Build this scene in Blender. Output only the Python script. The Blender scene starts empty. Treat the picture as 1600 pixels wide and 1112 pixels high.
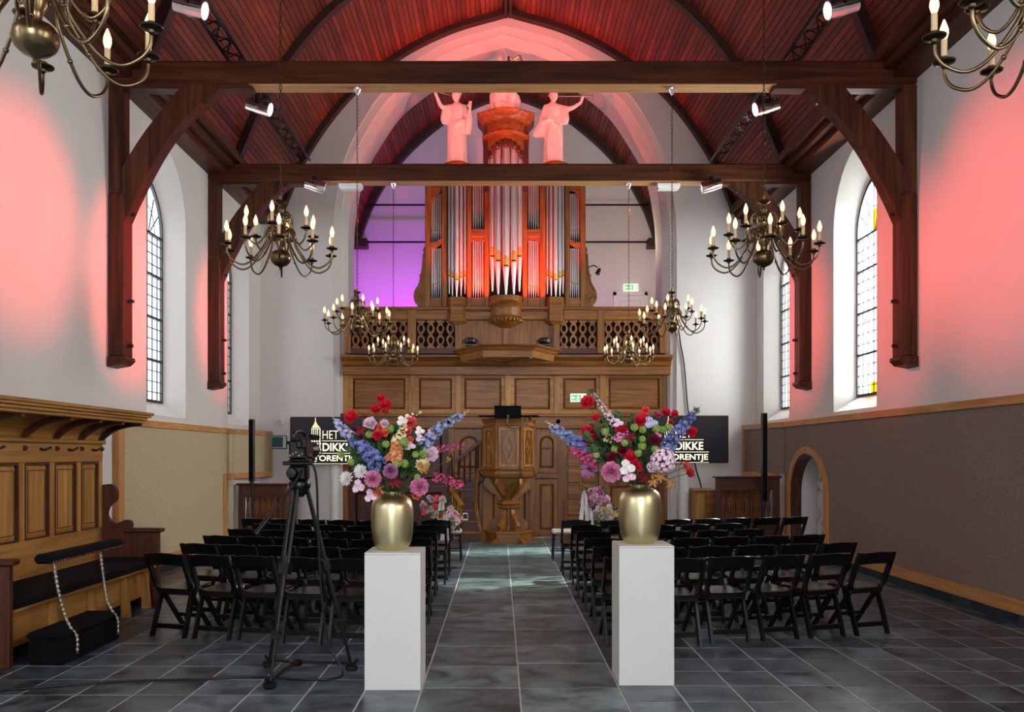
import bpy, math, random
from mathutils import Vector, Matrix, Euler
from mathutils.geometry import tessellate_polygon
PI = math.pi
R = math.radians
sc = bpy.context.scene
COL = sc.collection
rnd = random.Random(7)

# ------------------------------------------------------------------ camera
F, UC, VC, EYE = 1330.0, 782.0, 711.0, 1.65      # focal length in pixels of the 1600x1112 frame
cam = bpy.data.cameras.new('camera')
cam.sensor_width = 36.0
cam.lens = F / 1600 * 36
cam.shift_x = (800 - UC) / 1600
cam.shift_y = (VC - 556) / 1600
cam.clip_start = 0.1
cam.clip_end = 200
camo = bpy.data.objects.new('camera', cam)
camo.location = (0, 0, EYE)
camo.rotation_euler = (R(90), 0, 0)
COL.objects.link(camo)
sc.camera = camo

# ------------------------------------------------------------------ world, exposure
sc.view_settings.view_transform = 'Standard'
sc.view_settings.look = 'None'
sc.view_settings.gamma = 1
sc.view_settings.use_curve_mapping = False
sc.view_settings.exposure = 0.54
w = bpy.data.worlds.new('overcast_sky')
sc.world = w
w.use_nodes = True
w.node_tree.nodes['Background'].inputs[0].default_value = (0.85, 0.92, 1.0, 1)
w.node_tree.nodes['Background'].inputs[1].default_value = 3.2

XL, XR, XC = -4.80, 5.10, 0.15      # side walls and centre line of the nave
YB, YE = -6.0, 17.0                  # west wall behind the viewer, wall with the great arch
EAVE = 6.3


def light(name, kind, loc, power, color, target=None, size=1.0, size_y=None, spot=None, blend=1.0, radius=None):
    d = bpy.data.lights.new(name, kind)
    d.energy = power
    d.color = color
    if kind == 'AREA':
        d.shape = 'RECTANGLE'
        d.size = size
        d.size_y = size_y or size
    if kind == 'SPOT':
        d.spot_size = R(spot)
        d.spot_blend = blend
    if radius is not None:
        d.shadow_soft_size = radius
    o = bpy.data.objects.new(name, d)
    o.location = loc
    if target is not None:
        o.rotation_euler = (Vector(target) - Vector(loc)).to_track_quat('-Z', 'Y').to_euler()
    COL.objects.link(o)
    return o


DAY = (0.90, 0.95, 1.0)
DAYW = (1.0, 0.97, 0.92)
# daylight outside every window of the nave (overcast sky seen through each opening)
WIN_R = [(12.285, 0.745), (15.77, 0.73)]
WIN_L = [(12.26, 0.72), (15.605, 0.635)]
WIN_REAR = [1.2, -2.4]               # windows of the bays behind the viewer, both sides
for i, (yc, hw) in enumerate(WIN_R):
    light('daylight_right', 'AREA', (XR + 0.75, yc, 4.1), (940, 300)[i], DAYW, (XR - 3, yc, 3.7), 2.0, 4.2)
for i, (yc, hw) in enumerate(WIN_L):
    light('daylight_left', 'AREA', (XL - 0.75, yc, 4.1), (120, 30)[i], DAY, (XL + 3, yc, 3.7), 2.0, 4.2)
for yc in WIN_REAR:
    light('daylight_right', 'AREA', (XR + 0.75, yc, 4.1), 230, DAYW, (XR - 3, yc, 3.5), 2.0, 4.2)
    light('daylight_left', 'AREA', (XL - 0.75, yc, 4.1), 110, DAY, (XL + 3, yc, 3.5), 2.0, 4.2)
light('daylight_west', 'AREA', (XC, YB - 0.5, 4.3), 430, DAY, (XC, 6, 3.2), 4.0, 5.0)

sun = light('hazy_sun', 'SUN', (12, 18, 10), 10, (1.0, 0.95, 0.86), (12 - 4.1, 18 - 0.9, 10 - 3.6))
sun.data.angle = R(4)

# stage lighting: three coloured spots on each lighting truss, each crossing the nave to the other wall
PINK = (1.0, 0.075, 0.065)
# (lamp position, target on the opposite wall, power); the lamp bodies are built around the same positions
FLOODS = [((-3.27, 8.95, 6.36), (XR, 8.75, 4.1), 2300), ((-3.27, 11.5, 6.36), (XR, 11.15, 3.9), 2100), ((-3.01, 13.8, 6.02), (XR, 14.55, 3.9), 2100),
          ((3.60, 8.95, 6.36), (XL, 8.6, 4.1), 2500), ((3.60, 11.5, 6.36), (XL, 11.1, 3.9), 4600), ((3.42, 13.8, 6.02), (XL, 14.55, 3.9), 3000)]
for (lp, tg, p) in FLOODS:
    dd = (Vector(tg) - Vector(lp)).normalized()
    light('pink_spot', 'SPOT', tuple(Vector(lp) + dd * 0.19), p, PINK, tg, spot=(20 if tg[0] < 0 else 25), blend=1.0, radius=0.05)
light('organ_spot', 'SPOT', (-3.05, 12.4, 6.85), 780, (1.0, 0.12, 0.10), (0.0, 17.0, 8.9), spot=42, blend=0.8, radius=0.05)
light('organ_spot', 'SPOT', (3.40, 12.4, 6.85), 780, (1.0, 0.12, 0.10), (0.2, 17.0, 8.9), spot=42, blend=0.8, radius=0.05)
for x in (-0.47, 0.67):
    light('organ_uplight', 'SPOT', (x, 16.6, 4.62), 360, (1.0, 0.05, 0.01), (x, 17.3, 7.2), spot=110, blend=1, radius=0.04)
light('purple_uplight', 'SPOT', (-1.75, 19.4, 3.9), 340, (0.62, 0.03, 1.0), (-2.4, 21.0, 6.0), spot=120, blend=1, radius=0.1)
light('purple_uplight', 'SPOT', (2.05, 19.6, 3.9), 40, (0.9, 0.3, 1.0), (2.3, 21.0, 6.0), spot=120, blend=1, radius=0.1)
light('gallery_lamp', 'POINT', (3.0, 18.6, 6.2), 32, (1.0, 0.80, 0.50), radius=0.15)
for x in (-1.6, 1.9):
    for y in (5.0, 9.0, 12.5):
        light('ceiling_uplight', 'SPOT', (x * 2.0, y, 6.75), 17, (1.0, 0.30, 0.14), (x * 0.6, y + 0.8, 10.0), spot=130, blend=1, radius=0.1)

# ------------------------------------------------------------------ materials


def lin(c):
    c = c / 255.0
    return c / 12.92 if c <= 0.04045 else ((c + 0.055) / 1.055) ** 2.4


def rgb(r, g, b):
    return (lin(r), lin(g), lin(b), 1.0)


def new_mat(name):
    m = bpy.data.materials.new(name)
    m.use_nodes = True
    nt = m.node_tree
    b = nt.nodes['Principled BSDF']
    return m, nt, b


def N(nt, t, **kw):
    n = nt.nodes.new(t)
    for k, v in kw.items():
        setattr(n, k, v)
    return n


def plain(name, col, rough=0.5, metal=0.0, emit=None, estr=0.0, noise=0.0, scale=20.0, bump=0.0, spec=0.5, objvar=0.0):
    m, nt, b = new_mat(name)
    b.inputs['Base Color'].default_value = col
    b.inputs['Roughness'].default_value = rough
    b.inputs['Metallic'].default_value = metal
    b.inputs['Specular IOR Level'].default_value = spec
    if emit:
        b.inputs['Emission Color'].default_value = emit
        b.inputs['Emission Strength'].default_value = estr
    tc = N(nt, 'ShaderNodeTexCoord')
    nz = N(nt, 'ShaderNodeTexNoise')
    nz.inputs['Scale'].default_value = scale
    nz.inputs['Detail'].default_value = 4
    nt.links.new(tc.outputs['Object'], nz.inputs['Vector'])
    if noise or objvar:
        hv = N(nt, 'ShaderNodeHueSaturation')
        hv.inputs['Color'].default_value = col
        mr = N(nt, 'ShaderNodeMapRange')
        mr.inputs[3].default_value = 1 - noise
        mr.inputs[4].default_value = 1 + noise
        nt.links.new(nz.outputs['Fac'], mr.inputs[0])
        if objvar:
            oi = N(nt, 'ShaderNodeObjectInfo')
            m2 = N(nt, 'ShaderNodeMapRange')
            m2.inputs[3].default_value = 1 - objvar
            m2.inputs[4].default_value = 1 + objvar
            nt.links.new(oi.outputs['Random'], m2.inputs[0])
            mu = N(nt, 'ShaderNodeMath', operation='MULTIPLY')
            nt.links.new(mr.outputs[0], mu.inputs[0])
            nt.links.new(m2.outputs[0], mu.inputs[1])
            nt.links.new(mu.outputs[0], hv.inputs['Value'])
        else:
            nt.links.new(mr.outputs[0], hv.inputs['Value'])
        nt.links.new(hv.outputs[0], b.inputs['Base Color'])
    if bump:
        bp = N(nt, 'ShaderNodeBump')
        bp.inputs['Strength'].default_value = bump
        bp.inputs['Distance'].default_value = 0.01
        nt.links.new(nz.outputs['Fac'], bp.inputs['Height'])
        nt.links.new(bp.outputs[0], b.inputs['Normal'])
    return m


def wood(name, c_dark, c_light, axis='X', rough=0.45, scale=1.0, objvar=0.12, spec=0.4):
    m, nt, b = new_mat(name)
    tc = N(nt, 'ShaderNodeTexCoord')
    mp = N(nt, 'ShaderNodeMapping')
    s = [14.0 * scale] * 3
    s['XYZ'.index(axis)] = 0.9 * scale
    mp.inputs['Scale'].default_value = s
    oi = N(nt, 'ShaderNodeObjectInfo')
    add = N(nt, 'ShaderNodeVectorMath', operation='ADD')
    sc_ = N(nt, 'ShaderNodeVectorMath', operation='SCALE')
    cx = N(nt, 'ShaderNodeCombineXYZ')
    for k in range(3):
        nt.links.new(oi.outputs['Random'], cx.inputs[k])
    nt.links.new(cx.outputs[0], sc_.inputs[0])
    sc_.inputs['Scale'].default_value = 37.0
    nt.links.new(tc.outputs['Object'], add.inputs[0])
    nt.links.new(sc_.outputs[0], add.inputs[1])
    nt.links.new(add.outputs[0], mp.inputs['Vector'])
    n1 = N(nt, 'ShaderNodeTexNoise')
    n1.inputs['Scale'].default_value = 1.6
    n1.inputs['Detail'].default_value = 6
    n1.inputs['Distortion'].default_value = 0.8
    nt.links.new(mp.outputs[0], n1.inputs['Vector'])
    cr = N(nt, 'ShaderNodeValToRGB')
    cr.color_ramp.elements[0].color = c_dark
    cr.color_ramp.elements[0].position = 0.32
    cr.color_ramp.elements[1].color = c_light
    cr.color_ramp.elements[1].position = 0.68
    nt.links.new(n1.outputs['Fac'], cr.inputs[0])
    hv = N(nt, 'ShaderNodeHueSaturation')
    m2 = N(nt, 'ShaderNodeMapRange')
    m2.inputs[3].default_value = 1 - objvar
    m2.inputs[4].default_value = 1 + objvar
    nt.links.new(oi.outputs['Random'], m2.inputs[0])
    nt.links.new(m2.outputs[0], hv.inputs['Value'])
    nt.links.new(cr.outputs[0], hv.inputs['Color'])
    nt.links.new(hv.outputs[0], b.inputs['Base Color'])
    b.inputs['Roughness'].default_value = rough
    b.inputs['Specular IOR Level'].default_value = spec
    bp = N(nt, 'ShaderNodeBump')
    bp.inputs['Strength'].default_value = 0.15
    bp.inputs['Distance'].default_value = 0.004
    nt.links.new(n1.outputs['Fac'], bp.inputs['Height'])
    nt.links.new(bp.outputs[0], b.inputs['Normal'])
    return m


M = {}
M['plaster'] = plain('white_plaster', rgb(214, 210, 207), 0.85, noise=0.03, scale=1.5, bump=0.05)
M['plaster_old'] = None
for ax in 'XYZ':
    M['beam' + ax] = wood('dark_beam_wood_' + ax, rgb(48, 24, 13), rgb(92, 50, 27), ax, 0.45, 0.6, spec=0.22)
    M['oak' + ax] = wood('organ_oak_' + ax, rgb(106, 62, 23), rgb(156, 102, 44), ax, 0.38, 0.9)
    M['pale' + ax] = wood('pale_oak_' + ax, rgb(176, 118, 66), rgb(206, 150, 94), ax, 0.45, 1.0, 0.05)
    M['bench' + ax] = wood('bench_oak_' + ax, rgb(138, 92, 40), rgb(186, 134, 70), ax, 0.4, 0.55)
    M['red' + ax] = wood('red_brown_wood_' + ax, rgb(60, 30, 20), rgb(92, 48, 30), ax, 0.4, 0.9)
M['lit_soffit'] = wood('lit_underside_wood', rgb(164, 120, 76), rgb(194, 150, 102), 'X', 0.5, 0.8, 0.1)  # beam wood coloured pale to stand in for light on the underside
M['plank'] = wood('ceiling_plank_wood', rgb(84, 32, 18), rgb(134, 58, 32), 'Y', 0.45, 0.7, 0.35)
M['rib'] = wood('rib_wood', rgb(40, 22, 18), rgb(60, 32, 24), 'Z', 0.5, 0.8)
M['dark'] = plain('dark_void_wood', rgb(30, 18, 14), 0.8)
M['grout'] = plain('floor_joint_mortar', rgb(190, 192, 188), 0.9, noise=0.1, scale=8)
M['black'] = plain('black_resin', rgb(8, 8, 10), 0.33, spec=0.42)
M['blackseat'] = plain('polished_black_resin_seat', rgb(10, 10, 12), 0.24, spec=0.6)
M['blackmetal'] = plain('black_metal', rgb(12, 12, 14), 0.4, 0.0, spec=0.4)
M['blackfab'] = plain('black_fabric', rgb(5, 5, 8), 0.9, spec=0.2, bump=0.2, scale=150)
M['brass'] = plain('aged_brass', rgb(126, 110, 80), 0.3, 1.0, noise=0.15, scale=12)
M['brassdark'] = plain('dark_brass_drip_pan', rgb(72, 62, 46), 0.35, 1.0)
M['gold'] = plain('gold_lacquer', rgb(214, 202, 158), 0.36, 1.0, noise=0.04, scale=6)
M['giltmouth'] = plain('gilded_pipe_mouth', rgb(226, 186, 110), 0.35, 0.8)
M['tin'] = plain('tin_pipe_metal', rgb(226, 222, 224), 0.34, 0.85, noise=0.08, scale=3)
M['chrome'] = plain('chrome', rgb(225, 225, 230), 0.12, 1.0)
M['candle'] = plain('ivory_candle_sleeve', rgb(214, 184, 140), 0.6)
M['bulb'] = plain('candle_bulb', rgb(255, 220, 180), 0.3, emit=(1.0, 0.58, 0.28, 1), estr=1.35)
M['white'] = plain('white_board', rgb(214, 214, 207), 0.55, noise=0.01, scale=2)
M['whitep'] = plain('white_paint', rgb(222, 222, 220), 0.5)
M['statue'] = plain('white_statue_plaster', rgb(226, 222, 216), 0.7)
M['lead'] = plain('window_lead', rgb(40, 42, 44), 0.6, 0.2)
M['screen'] = plain('switched_on_dark_screen', rgb(10, 13, 20), 0.25, emit=rgb(20, 24, 32), estr=0.35)
M['screentext'] = plain('screen_text', rgb(240, 232, 205), 0.5, emit=rgb(244, 236, 205), estr=0.75)
M['screengold'] = plain('screen_gold', rgb(230, 205, 150), 0.5, emit=rgb(232, 208, 150), estr=0.7)
M['signgreen'] = plain('lit_green_sign', rgb(80, 170, 110), 0.4, emit=rgb(110, 200, 140), estr=0.5)
M['signwhite'] = plain('lit_white_sign', rgb(235, 245, 225), 0.4, emit=rgb(235, 245, 215), estr=0.6)
M['lens'] = plain('lit_lamp_lens', rgb(255, 240, 255), 0.2, emit=(1.0, 0.88, 1.0, 1), estr=9.0)
M['ribbon'] = plain('white_ribbon', rgb(238, 236, 232), 0.45)
M['twist'] = plain('worn_twisted_iron', rgb(150, 142, 126), 0.35, 0.8)
M['stainpane'] = None


def fabric_mat(name, ca, cb):
    m, nt, b = new_mat(name)
    tc = N(nt, 'ShaderNodeTexCoord')
    mp = N(nt, 'ShaderNodeMapping')
    mp.inputs['Scale'].default_value = (10, 10, 110)
    nt.links.new(tc.outputs['Object'], mp.inputs['Vector'])
    nz = N(nt, 'ShaderNodeTexNoise')
    nz.inputs['Scale'].default_value = 2.0
    nz.inputs['Detail'].default_value = 5
    nt.links.new(mp.outputs[0], nz.inputs['Vector'])
    cr = N(nt, 'ShaderNodeValToRGB')
    cr.color_ramp.elements[0].color = ca
    cr.color_ramp.elements[0].position = 0.3
    cr.color_ramp.elements[1].color = cb
    cr.color_ramp.elements[1].position = 0.7
    nt.links.new(nz.outputs['Fac'], cr.inputs[0])
    nt.links.new(cr.outputs[0], b.inputs['Base Color'])
    b.inputs['Roughness'].default_value = 0.9
    bp = N(nt, 'ShaderNodeBump')
    bp.inputs['Strength'].default_value = 0.4
    bp.inputs['Distance'].default_value = 0.004
    nt.links.new(nz.outputs['Fac'], bp.inputs['Height'])
    nt.links.new(bp.outputs[0], b.inputs['Normal'])
    return m


M['fabric'] = fabric_mat('beige_wall_fabric', rgb(164, 148, 116), rgb(206, 188, 152))
M['fabricr'] = fabric_mat('shaded_wall_fabric', rgb(108, 92, 80), rgb(144, 124, 110))  # left wall's cloth, made darker and browner to stand in for weaker light


def slate_mat(name, c0, c1, rough=0.38):
    m, nt, b = new_mat(name)
    tc = N(nt, 'ShaderNodeTexCoord')
    oi = N(nt, 'ShaderNodeObjectInfo')
    cx = N(nt, 'ShaderNodeCombineXYZ')
    nt.links.new(oi.outputs['Random'], cx.inputs[2])
    sc_ = N(nt, 'ShaderNodeVectorMath', operation='SCALE')
    sc_.inputs['Scale'].default_value = 60
    nt.links.new(cx.outputs[0], sc_.inputs[0])
    add = N(nt, 'ShaderNodeVectorMath', operation='ADD')
    nt.links.new(tc.outputs['Object'], add.inputs[0])
    nt.links.new(sc_.outputs[0], add.inputs[1])
    nz = N(nt, 'ShaderNodeTexNoise')
    nz.inputs['Scale'].default_value = 3.5
    nz.inputs['Detail'].default_value = 9
    nz.inputs['Roughness'].default_value = 0.62
    nz.inputs['Distortion'].default_value = 0.6
    nt.links.new(add.outputs[0], nz.inputs['Vector'])
    cr = N(nt, 'ShaderNodeValToRGB')
    cr.color_ramp.elements[0].color = c0
    cr.color_ramp.elements[0].position = 0.35
    cr.color_ramp.elements[1].color = c1
    cr.color_ramp.elements[1].position = 0.75
    nt.links.new(nz.outputs['Fac'], cr.inputs[0])
    hv = N(nt, 'ShaderNodeHueSaturation')
    m2 = N(nt, 'ShaderNodeMapRange')
    m2.inputs[3].default_value = 0.72
    m2.inputs[4].default_value = 1.3
    nt.links.new(oi.outputs['Random'], m2.inputs[0])
    nt.links.new(m2.outputs[0], hv.inputs['Value'])
    nt.links.new(cr.outputs[0], hv.inputs['Color'])
    nt.links.new(hv.outputs[0], b.inputs['Base Color'])
    mr = N(nt, 'ShaderNodeMapRange')
    mr.inputs[3].default_value = rough - 0.1
    mr.inputs[4].default_value = rough + 0.16
    nt.links.new(nz.outputs['Fac'], mr.inputs[0])
    nt.links.new(mr.outputs[0], b.inputs['Roughness'])
    bp = N(nt, 'ShaderNodeBump')
    bp.inputs['Strength'].default_value = 0.25
    bp.inputs['Distance'].default_value = 0.006
    nt.links.new(nz.outputs['Fac'], bp.inputs['Height'])
    nt.links.new(bp.outputs[0], b.inputs['Normal'])
    return m


M['slate'] = slate_mat('slate_tile', rgb(27, 36, 45), rgb(118, 138, 150), 0.29)
M['stone'] = slate_mat('blue_stone_slab', rgb(56, 74, 77), rgb(134, 156, 158), 0.42)
M['plinthslate'] = slate_mat('slate_plinth', rgb(30, 36, 44), rgb(58, 66, 78))


def mottled():
    m, nt, b = new_mat('flaking_old_plaster')
    tc = N(nt, 'ShaderNodeTexCoord')
    nz = N(nt, 'ShaderNodeTexNoise')
    nz.inputs['Scale'].default_value = 6
    nz.inputs['Detail'].default_value = 8
    nt.links.new(tc.outputs['Object'], nz.inputs['Vector'])
    cr = N(nt, 'ShaderNodeValToRGB')
    cr.color_ramp.elements[0].color = rgb(120, 118, 112)
    cr.color_ramp.elements[0].position = 0.38
    cr.color_ramp.elements[1].color = rgb(214, 210, 202)
    cr.color_ramp.elements[1].position = 0.52
    nt.links.new(nz.outputs['Fac'], cr.inputs[0])
    nt.links.new(cr.outputs[0], b.inputs['Base Color'])
    b.inputs['Roughness'].default_value = 0.9
    return m


M['plaster_old'] = mottled()


def glass_mat(name, tint, gl=0.06):
    m, nt, b = new_mat(name)
    nt.nodes.remove(b)
    out = nt.nodes['Material Output']
    tr = N(nt, 'ShaderNodeBsdfTransparent')
    tr.inputs[0].default_value = tint
    g = N(nt, 'ShaderNodeBsdfGlossy')
    g.inputs['Roughness'].default_value = 0.08
    mx = N(nt, 'ShaderNodeMixShader')
    mx.inputs[0].default_value = gl
    nt.links.new(tr.outputs[0], mx.inputs[1])
    nt.links.new(g.outputs[0], mx.inputs[2])
    nt.links.new(mx.outputs[0], out.inputs[0])
    return m


M['glass'] = glass_mat('leaded_clear_glass', (0.88, 0.93, 0.93, 1))
M['stainpane'] = glass_mat('yellow_stained_glass', (0.9, 0.62, 0.08, 1))

# ------------------------------------------------------------------ mesh builder


class MB:
    def __init__(s):
        s.v = []
        s.f = []
        s.sm = False

    def add(s, vs, fs):
        o = len(s.v)
        s.v += [tuple(p) for p in vs]
        s.f += [tuple(i + o for i in f) for f in fs]
        return s

    def box(s, x0, x1, y0, y1, z0, z1):
        return s.add([(x0, y0, z0), (x1, y0, z0), (x1, y1, z0), (x0, y1, z0), (x0, y0, z1), (x1, y0, z1), (x1, y1, z1), (x0, y1, z1)],
                     [(0, 3, 2, 1), (4, 5, 6, 7), (0, 1, 5, 4), (1, 2, 6, 5), (2, 3, 7, 6), (3, 0, 4, 7)])

    def cbox(s, x0, x1, y0, y1, z0, z1, c=0.005):
        # box whose six faces are inset by a chamfer
        vs, fs = [], []
        X, Y, Z = (x0, x1), (y0, y1), (z0, z1)
        idx = {}
        for i in (0, 1):
            for j in (0, 1):
                for k in (0, 1):
                    for a in range(3):
                        p = [X[i] + (c if i == 0 else -c), Y[j] + (c if j == 0 else -c), Z[k] + (c if k == 0 else -c)]
                        p[a] = (X[i], Y[j], Z[k])[a]
                        idx[(i, j, k, a)] = len(vs)
                        vs.append(p)
        for a in range(3):
            for e in (0, 1):
                q = []
                for (p, r) in ((0, 0), (1, 0), (1, 1), (0, 1)):
                    t = [0, 0, 0]
                    t[a] = e
                    t[(a + 1) % 3] = p
                    t[(a + 2) % 3] = r
                    q.append(idx[(t[0], t[1], t[2], a)])
                fs.append(q if e else q[::-1])
        for a in range(3):
            b_, c_ = (a + 1) % 3, (a + 2) % 3
            for p in (0, 1):
                for r in (0, 1):
                    t0 = [0, 0, 0]
                    t0[b_] = p
                    t0[c_] = r
                    t1 = list(t0)
                    t1[a] = 1
                    q = [idx[(*t0, b_)], idx[(*t1, b_)], idx[(*t1, c_)], idx[(*t0, c_)]]
                    fs.append(q if (p != r) else q[::-1])
        for i in (0, 1):
            for j in (0, 1):
                for k in (0, 1):
                    q = [idx[(i, j, k, 0)], idx[(i, j, k, 1)], idx[(i, j, k, 2)]]
                    fs.append(q if (i + j + k) % 2 else q[::-1])
        return s.add(vs, fs)

    def bar(s, a, b, w, h, up=(0, 0, 1)):
        # square bar from a to b, w across, h along 'up'
        a, b = Vector(a), Vector(b)
        d = (b - a).normalized()
        up = Vector(up)
        sx = d.cross(up)
        if sx.length < 1e-5:
            sx = d.cross(Vector((0, 1, 0)))
        sx.normalize()
        su = sx.cross(d).normalized()
        vs = []
        for p in (a, b):
            for (i, j) in ((-1, -1), (1, -1), (1, 1), (-1, 1)):
                vs.append(p + sx * i * w / 2 + su * j * h / 2)
        return s.add(vs, [(0, 1, 2, 3), (7, 6, 5, 4), (0, 4, 5, 1), (1, 5, 6, 2), (2, 6, 7, 3), (3, 7, 4, 0)])

    def tube(s, pts, r, n=8, cap=True):
        pts = [Vector(p) for p in pts]
        m = len(pts)
        rs = r if isinstance(r, (list, tuple)) else [r] * m
        t0 = (pts[1] - pts[0]).normalized()
        nrm = t0.orthogonal().normalized()
        vs, fs = [], []
        for i, p in enumerate(pts):
            t = (pts[min(i + 1, m - 1)] - pts[max(i - 1, 0)])
            if t.length < 1e-9:
                t = t0
            t = t.normalized()
            nrm = (nrm - t * nrm.dot(t))
            if nrm.length < 1e-6:
                nrm = t.orthogonal()
            nrm.normalize()
            bi = t.cross(nrm)
            for k in range(n):
                a = 2 * PI * k / n
                vs.append(p + (nrm * math.cos(a) + bi * math.sin(a)) * rs[i])
        for i in range(m - 1):
            for k in range(n):
                k2 = (k + 1) % n
                fs.append((i * n + k, i * n + k2, (i + 1) * n + k2, (i + 1) * n + k))
        if cap:
            fs.append(tuple(range(n))[::-1])
            fs.append(tuple((m - 1) * n + k for k in range(n)))
        return s.add(vs, fs)

    def lathe(s, prof, n=24, c=(0, 0, 0), a0=0.0, a1=2 * PI, axis='Z'):
        full = abs((a1 - a0) - 2 * PI) < 1e-6
        cols = n if full else n + 1
        vs, fs = [], []
        for (r, z) in prof:
            for k in range(cols):
                a = a0 + (a1 - a0) * k / n
                p = (r * math.cos(a), r * math.sin(a), z)
                vs.append((c[0] + p[0], c[1] + p[1], c[2] + p[2]))
        for i in range(len(prof) - 1):
            for k in range(n):
                k2 = (k + 1) % cols if full else k + 1
                fs.append((i * cols + k, i * cols + k2, (i + 1) * cols + k2, (i + 1) * cols + k))
        if prof[0][0] > 1e-6:
            fs.append(tuple(range(cols))[::-1])
        if prof[-1][0] > 1e-6:
            fs.append(tuple((len(prof) - 1) * cols + k for k in range(cols)))
        return s.add(vs, fs)

    def sphere(s, c, r, n=10, m=7, sx=1, sy=1, sz=1):
        prof = [(math.sin(PI * i / m) * r, -math.cos(PI * i / m) * r) for i in range(m + 1)]
        o = len(s.v)
        s.lathe(prof, n)
        for i in range(o, len(s.v)):
            p = s.v[i]
            s.v[i] = (c[0] + p[0] * sx, c[1] + p[1] * sy, c[2] + p[2] * sz)
        return s

    def prism(s, outer, d0, d1, axis='Y', holes=()):
        # outline in the plane across 'axis', extruded along it from d0 to d1
        loops = [list(outer)] + [list(h) for h in holes]

        def P(p, d):
            return {'Y': (p[0], d, p[1]), 'X': (d, p[0], p[1]), 'Z': (p[0], p[1], d)}[axis]
        flat = [p for lp in loops for p in lp]
        n = len(flat)
        tris = tessellate_polygon([[Vector((p[0], p[1], 0)) for p in lp] for lp in loops])
        vs = [P(p, d0) for p in flat] + [P(p, d1) for p in flat]
        fs = [tuple(t) for t in tris] + [tuple(i + n for i in t[::-1]) for t in tris]
        o = 0
        for lp in loops:
            k = len(lp)
            for i in range(k):
                j = (i + 1) % k
                fs.append((o + i, o + j, n + o + j, n + o + i))
            o += k
        return s.add(vs, fs)

    def loft(s, rings, cap=True):
        n = len(rings[0])
        vs = [p for r in rings for p in r]
        fs = []
        for i in range(len(rings) - 1):
            for k in range(n):
                k2 = (k + 1) % n
                fs.append((i * n + k, i * n + k2, (i + 1) * n + k2, (i + 1) * n + k))
        if cap:
            fs.append(tuple(range(n))[::-1])
            fs.append(tuple((len(rings) - 1) * n + k for k in range(n)))
        return s.add(vs, fs)

    def xf(s, mat, start=0):
        for i in range(start, len(s.v)):
            s.v[i] = tuple(mat @ Vector(s.v[i]))
        return s

    def mesh(s, name, mat, smooth=False):
        me = bpy.data.meshes.new(name)
        me.from_pydata(s.v, [], s.f)
        import bmesh
        bm = bmesh.new()
        bm.from_mesh(me)
        bmesh.ops.recalc_face_normals(bm, faces=bm.faces)
        bm.to_mesh(me)
        bm.free()
        if mat is not None:
            me.materials.append(M[mat] if isinstance(mat, str) else mat)
        if smooth:
            me.polygons.foreach_set('use_smooth', [True] * len(me.polygons))
            if smooth is not True:
                me.set_sharp_from_angle(angle=R(smooth))
        return me


def link(o, parent=None):
    COL.objects.link(o)
    if parent is not None:
        o.parent = parent
    return o


def wloc(o):
    v = Vector(o.location)
    while o.parent is not None:
        o = o.parent
        v += Vector(o.location)
    return v


def part(name, mb, mat, parent=None, smooth=False, label=None, kind=None):
    """ONE mesh object; geometry is given in world coordinates (or the local ones of a thing built at the origin)."""
    if parent is not None:
        off = wloc(parent)
        if off.length > 0:
            mb.v = [(p[0] - off.x, p[1] - off.y, p[2] - off.z) for p in mb.v]
    o = bpy.data.objects.new(name, mb.mesh(name, mat, smooth))
    link(o, parent)
    if label:
        o['label'] = label
    if kind:
        o['kind'] = kind
    return o


def inst(name, me, parent, loc=(0, 0, 0), rot=None, kind=None):
    o = bpy.data.objects.new(name, me)
    o.location = loc
    if rot:
        o.rotation_euler = rot
    link(o, parent)
    if kind:
        o['kind'] = kind
    return o


def tag(o, label, cat, group=None):
    o['label'] = label
    o['category'] = cat
    if group:
        o['group'] = group
    return o


def thing(name, label, cat, loc=(0, 0, 0), rotz=0, group=None):
    o = bpy.data.objects.new(name, None)
    o.empty_display_size = 0.1
    o.location = loc
    o.rotation_euler = (0, 0, rotz)
    link(o)
    return tag(o, label, cat, group)


def struct(name, mb, mat, parent=None, smooth=False):
    o = part(name, mb, mat, parent, smooth)
    if parent is None:
        o['kind'] = 'structure'
    return o


def sgroup(name):
    o = bpy.data.objects.new(name, None)
    link(o)
    o['kind'] = 'structure'
    return o


def dup_tree(o, parent=None):
    c = o.copy()
    link(c, parent)
    for ch in list(o.children):
        dup_tree(ch, c)
    return c


def px(u, Y):
    return (u - UC) * Y / F


def pz(v, Y):
    return EYE - (v - VC) * Y / F


def PT(u, v, Y):
    return (px(u, Y), Y, pz(v, Y))


def spline(pts, n):
    # Catmull-Rom through points, n samples per span
    P = [Vector(p) for p in pts]
    P = [P[0] * 2 - P[1]] + P + [P[-1] * 2 - P[-2]]
    out = []
    for i in range(1, len(P) - 2):
        for k in range(n):
            t = k / n
            a, b, c, d = P[i - 1], P[i], P[i + 1], P[i + 2]
            out.append(0.5 * ((2 * b) + (c - a) * t + (2 * a - 5 * b + 4 * c - d) * t * t + (3 * b - a - 3 * c + d) * t ** 3))
    out.append(P[-2])
    return out


def resample(pts, n):
    d = [0]
    for i in range(1, len(pts)):
        d.append(d[-1] + (pts[i] - pts[i - 1]).length)
    out = []
    j = 0
    for k in range(n + 1):
        s = d[-1] * k / n
        while j < len(d) - 2 and d[j + 1] < s:
            j += 1
        t = (s - d[j]) / max(d[j + 1] - d[j], 1e-9)
        out.append(pts[j].lerp(pts[j + 1], t))
    return out


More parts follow.
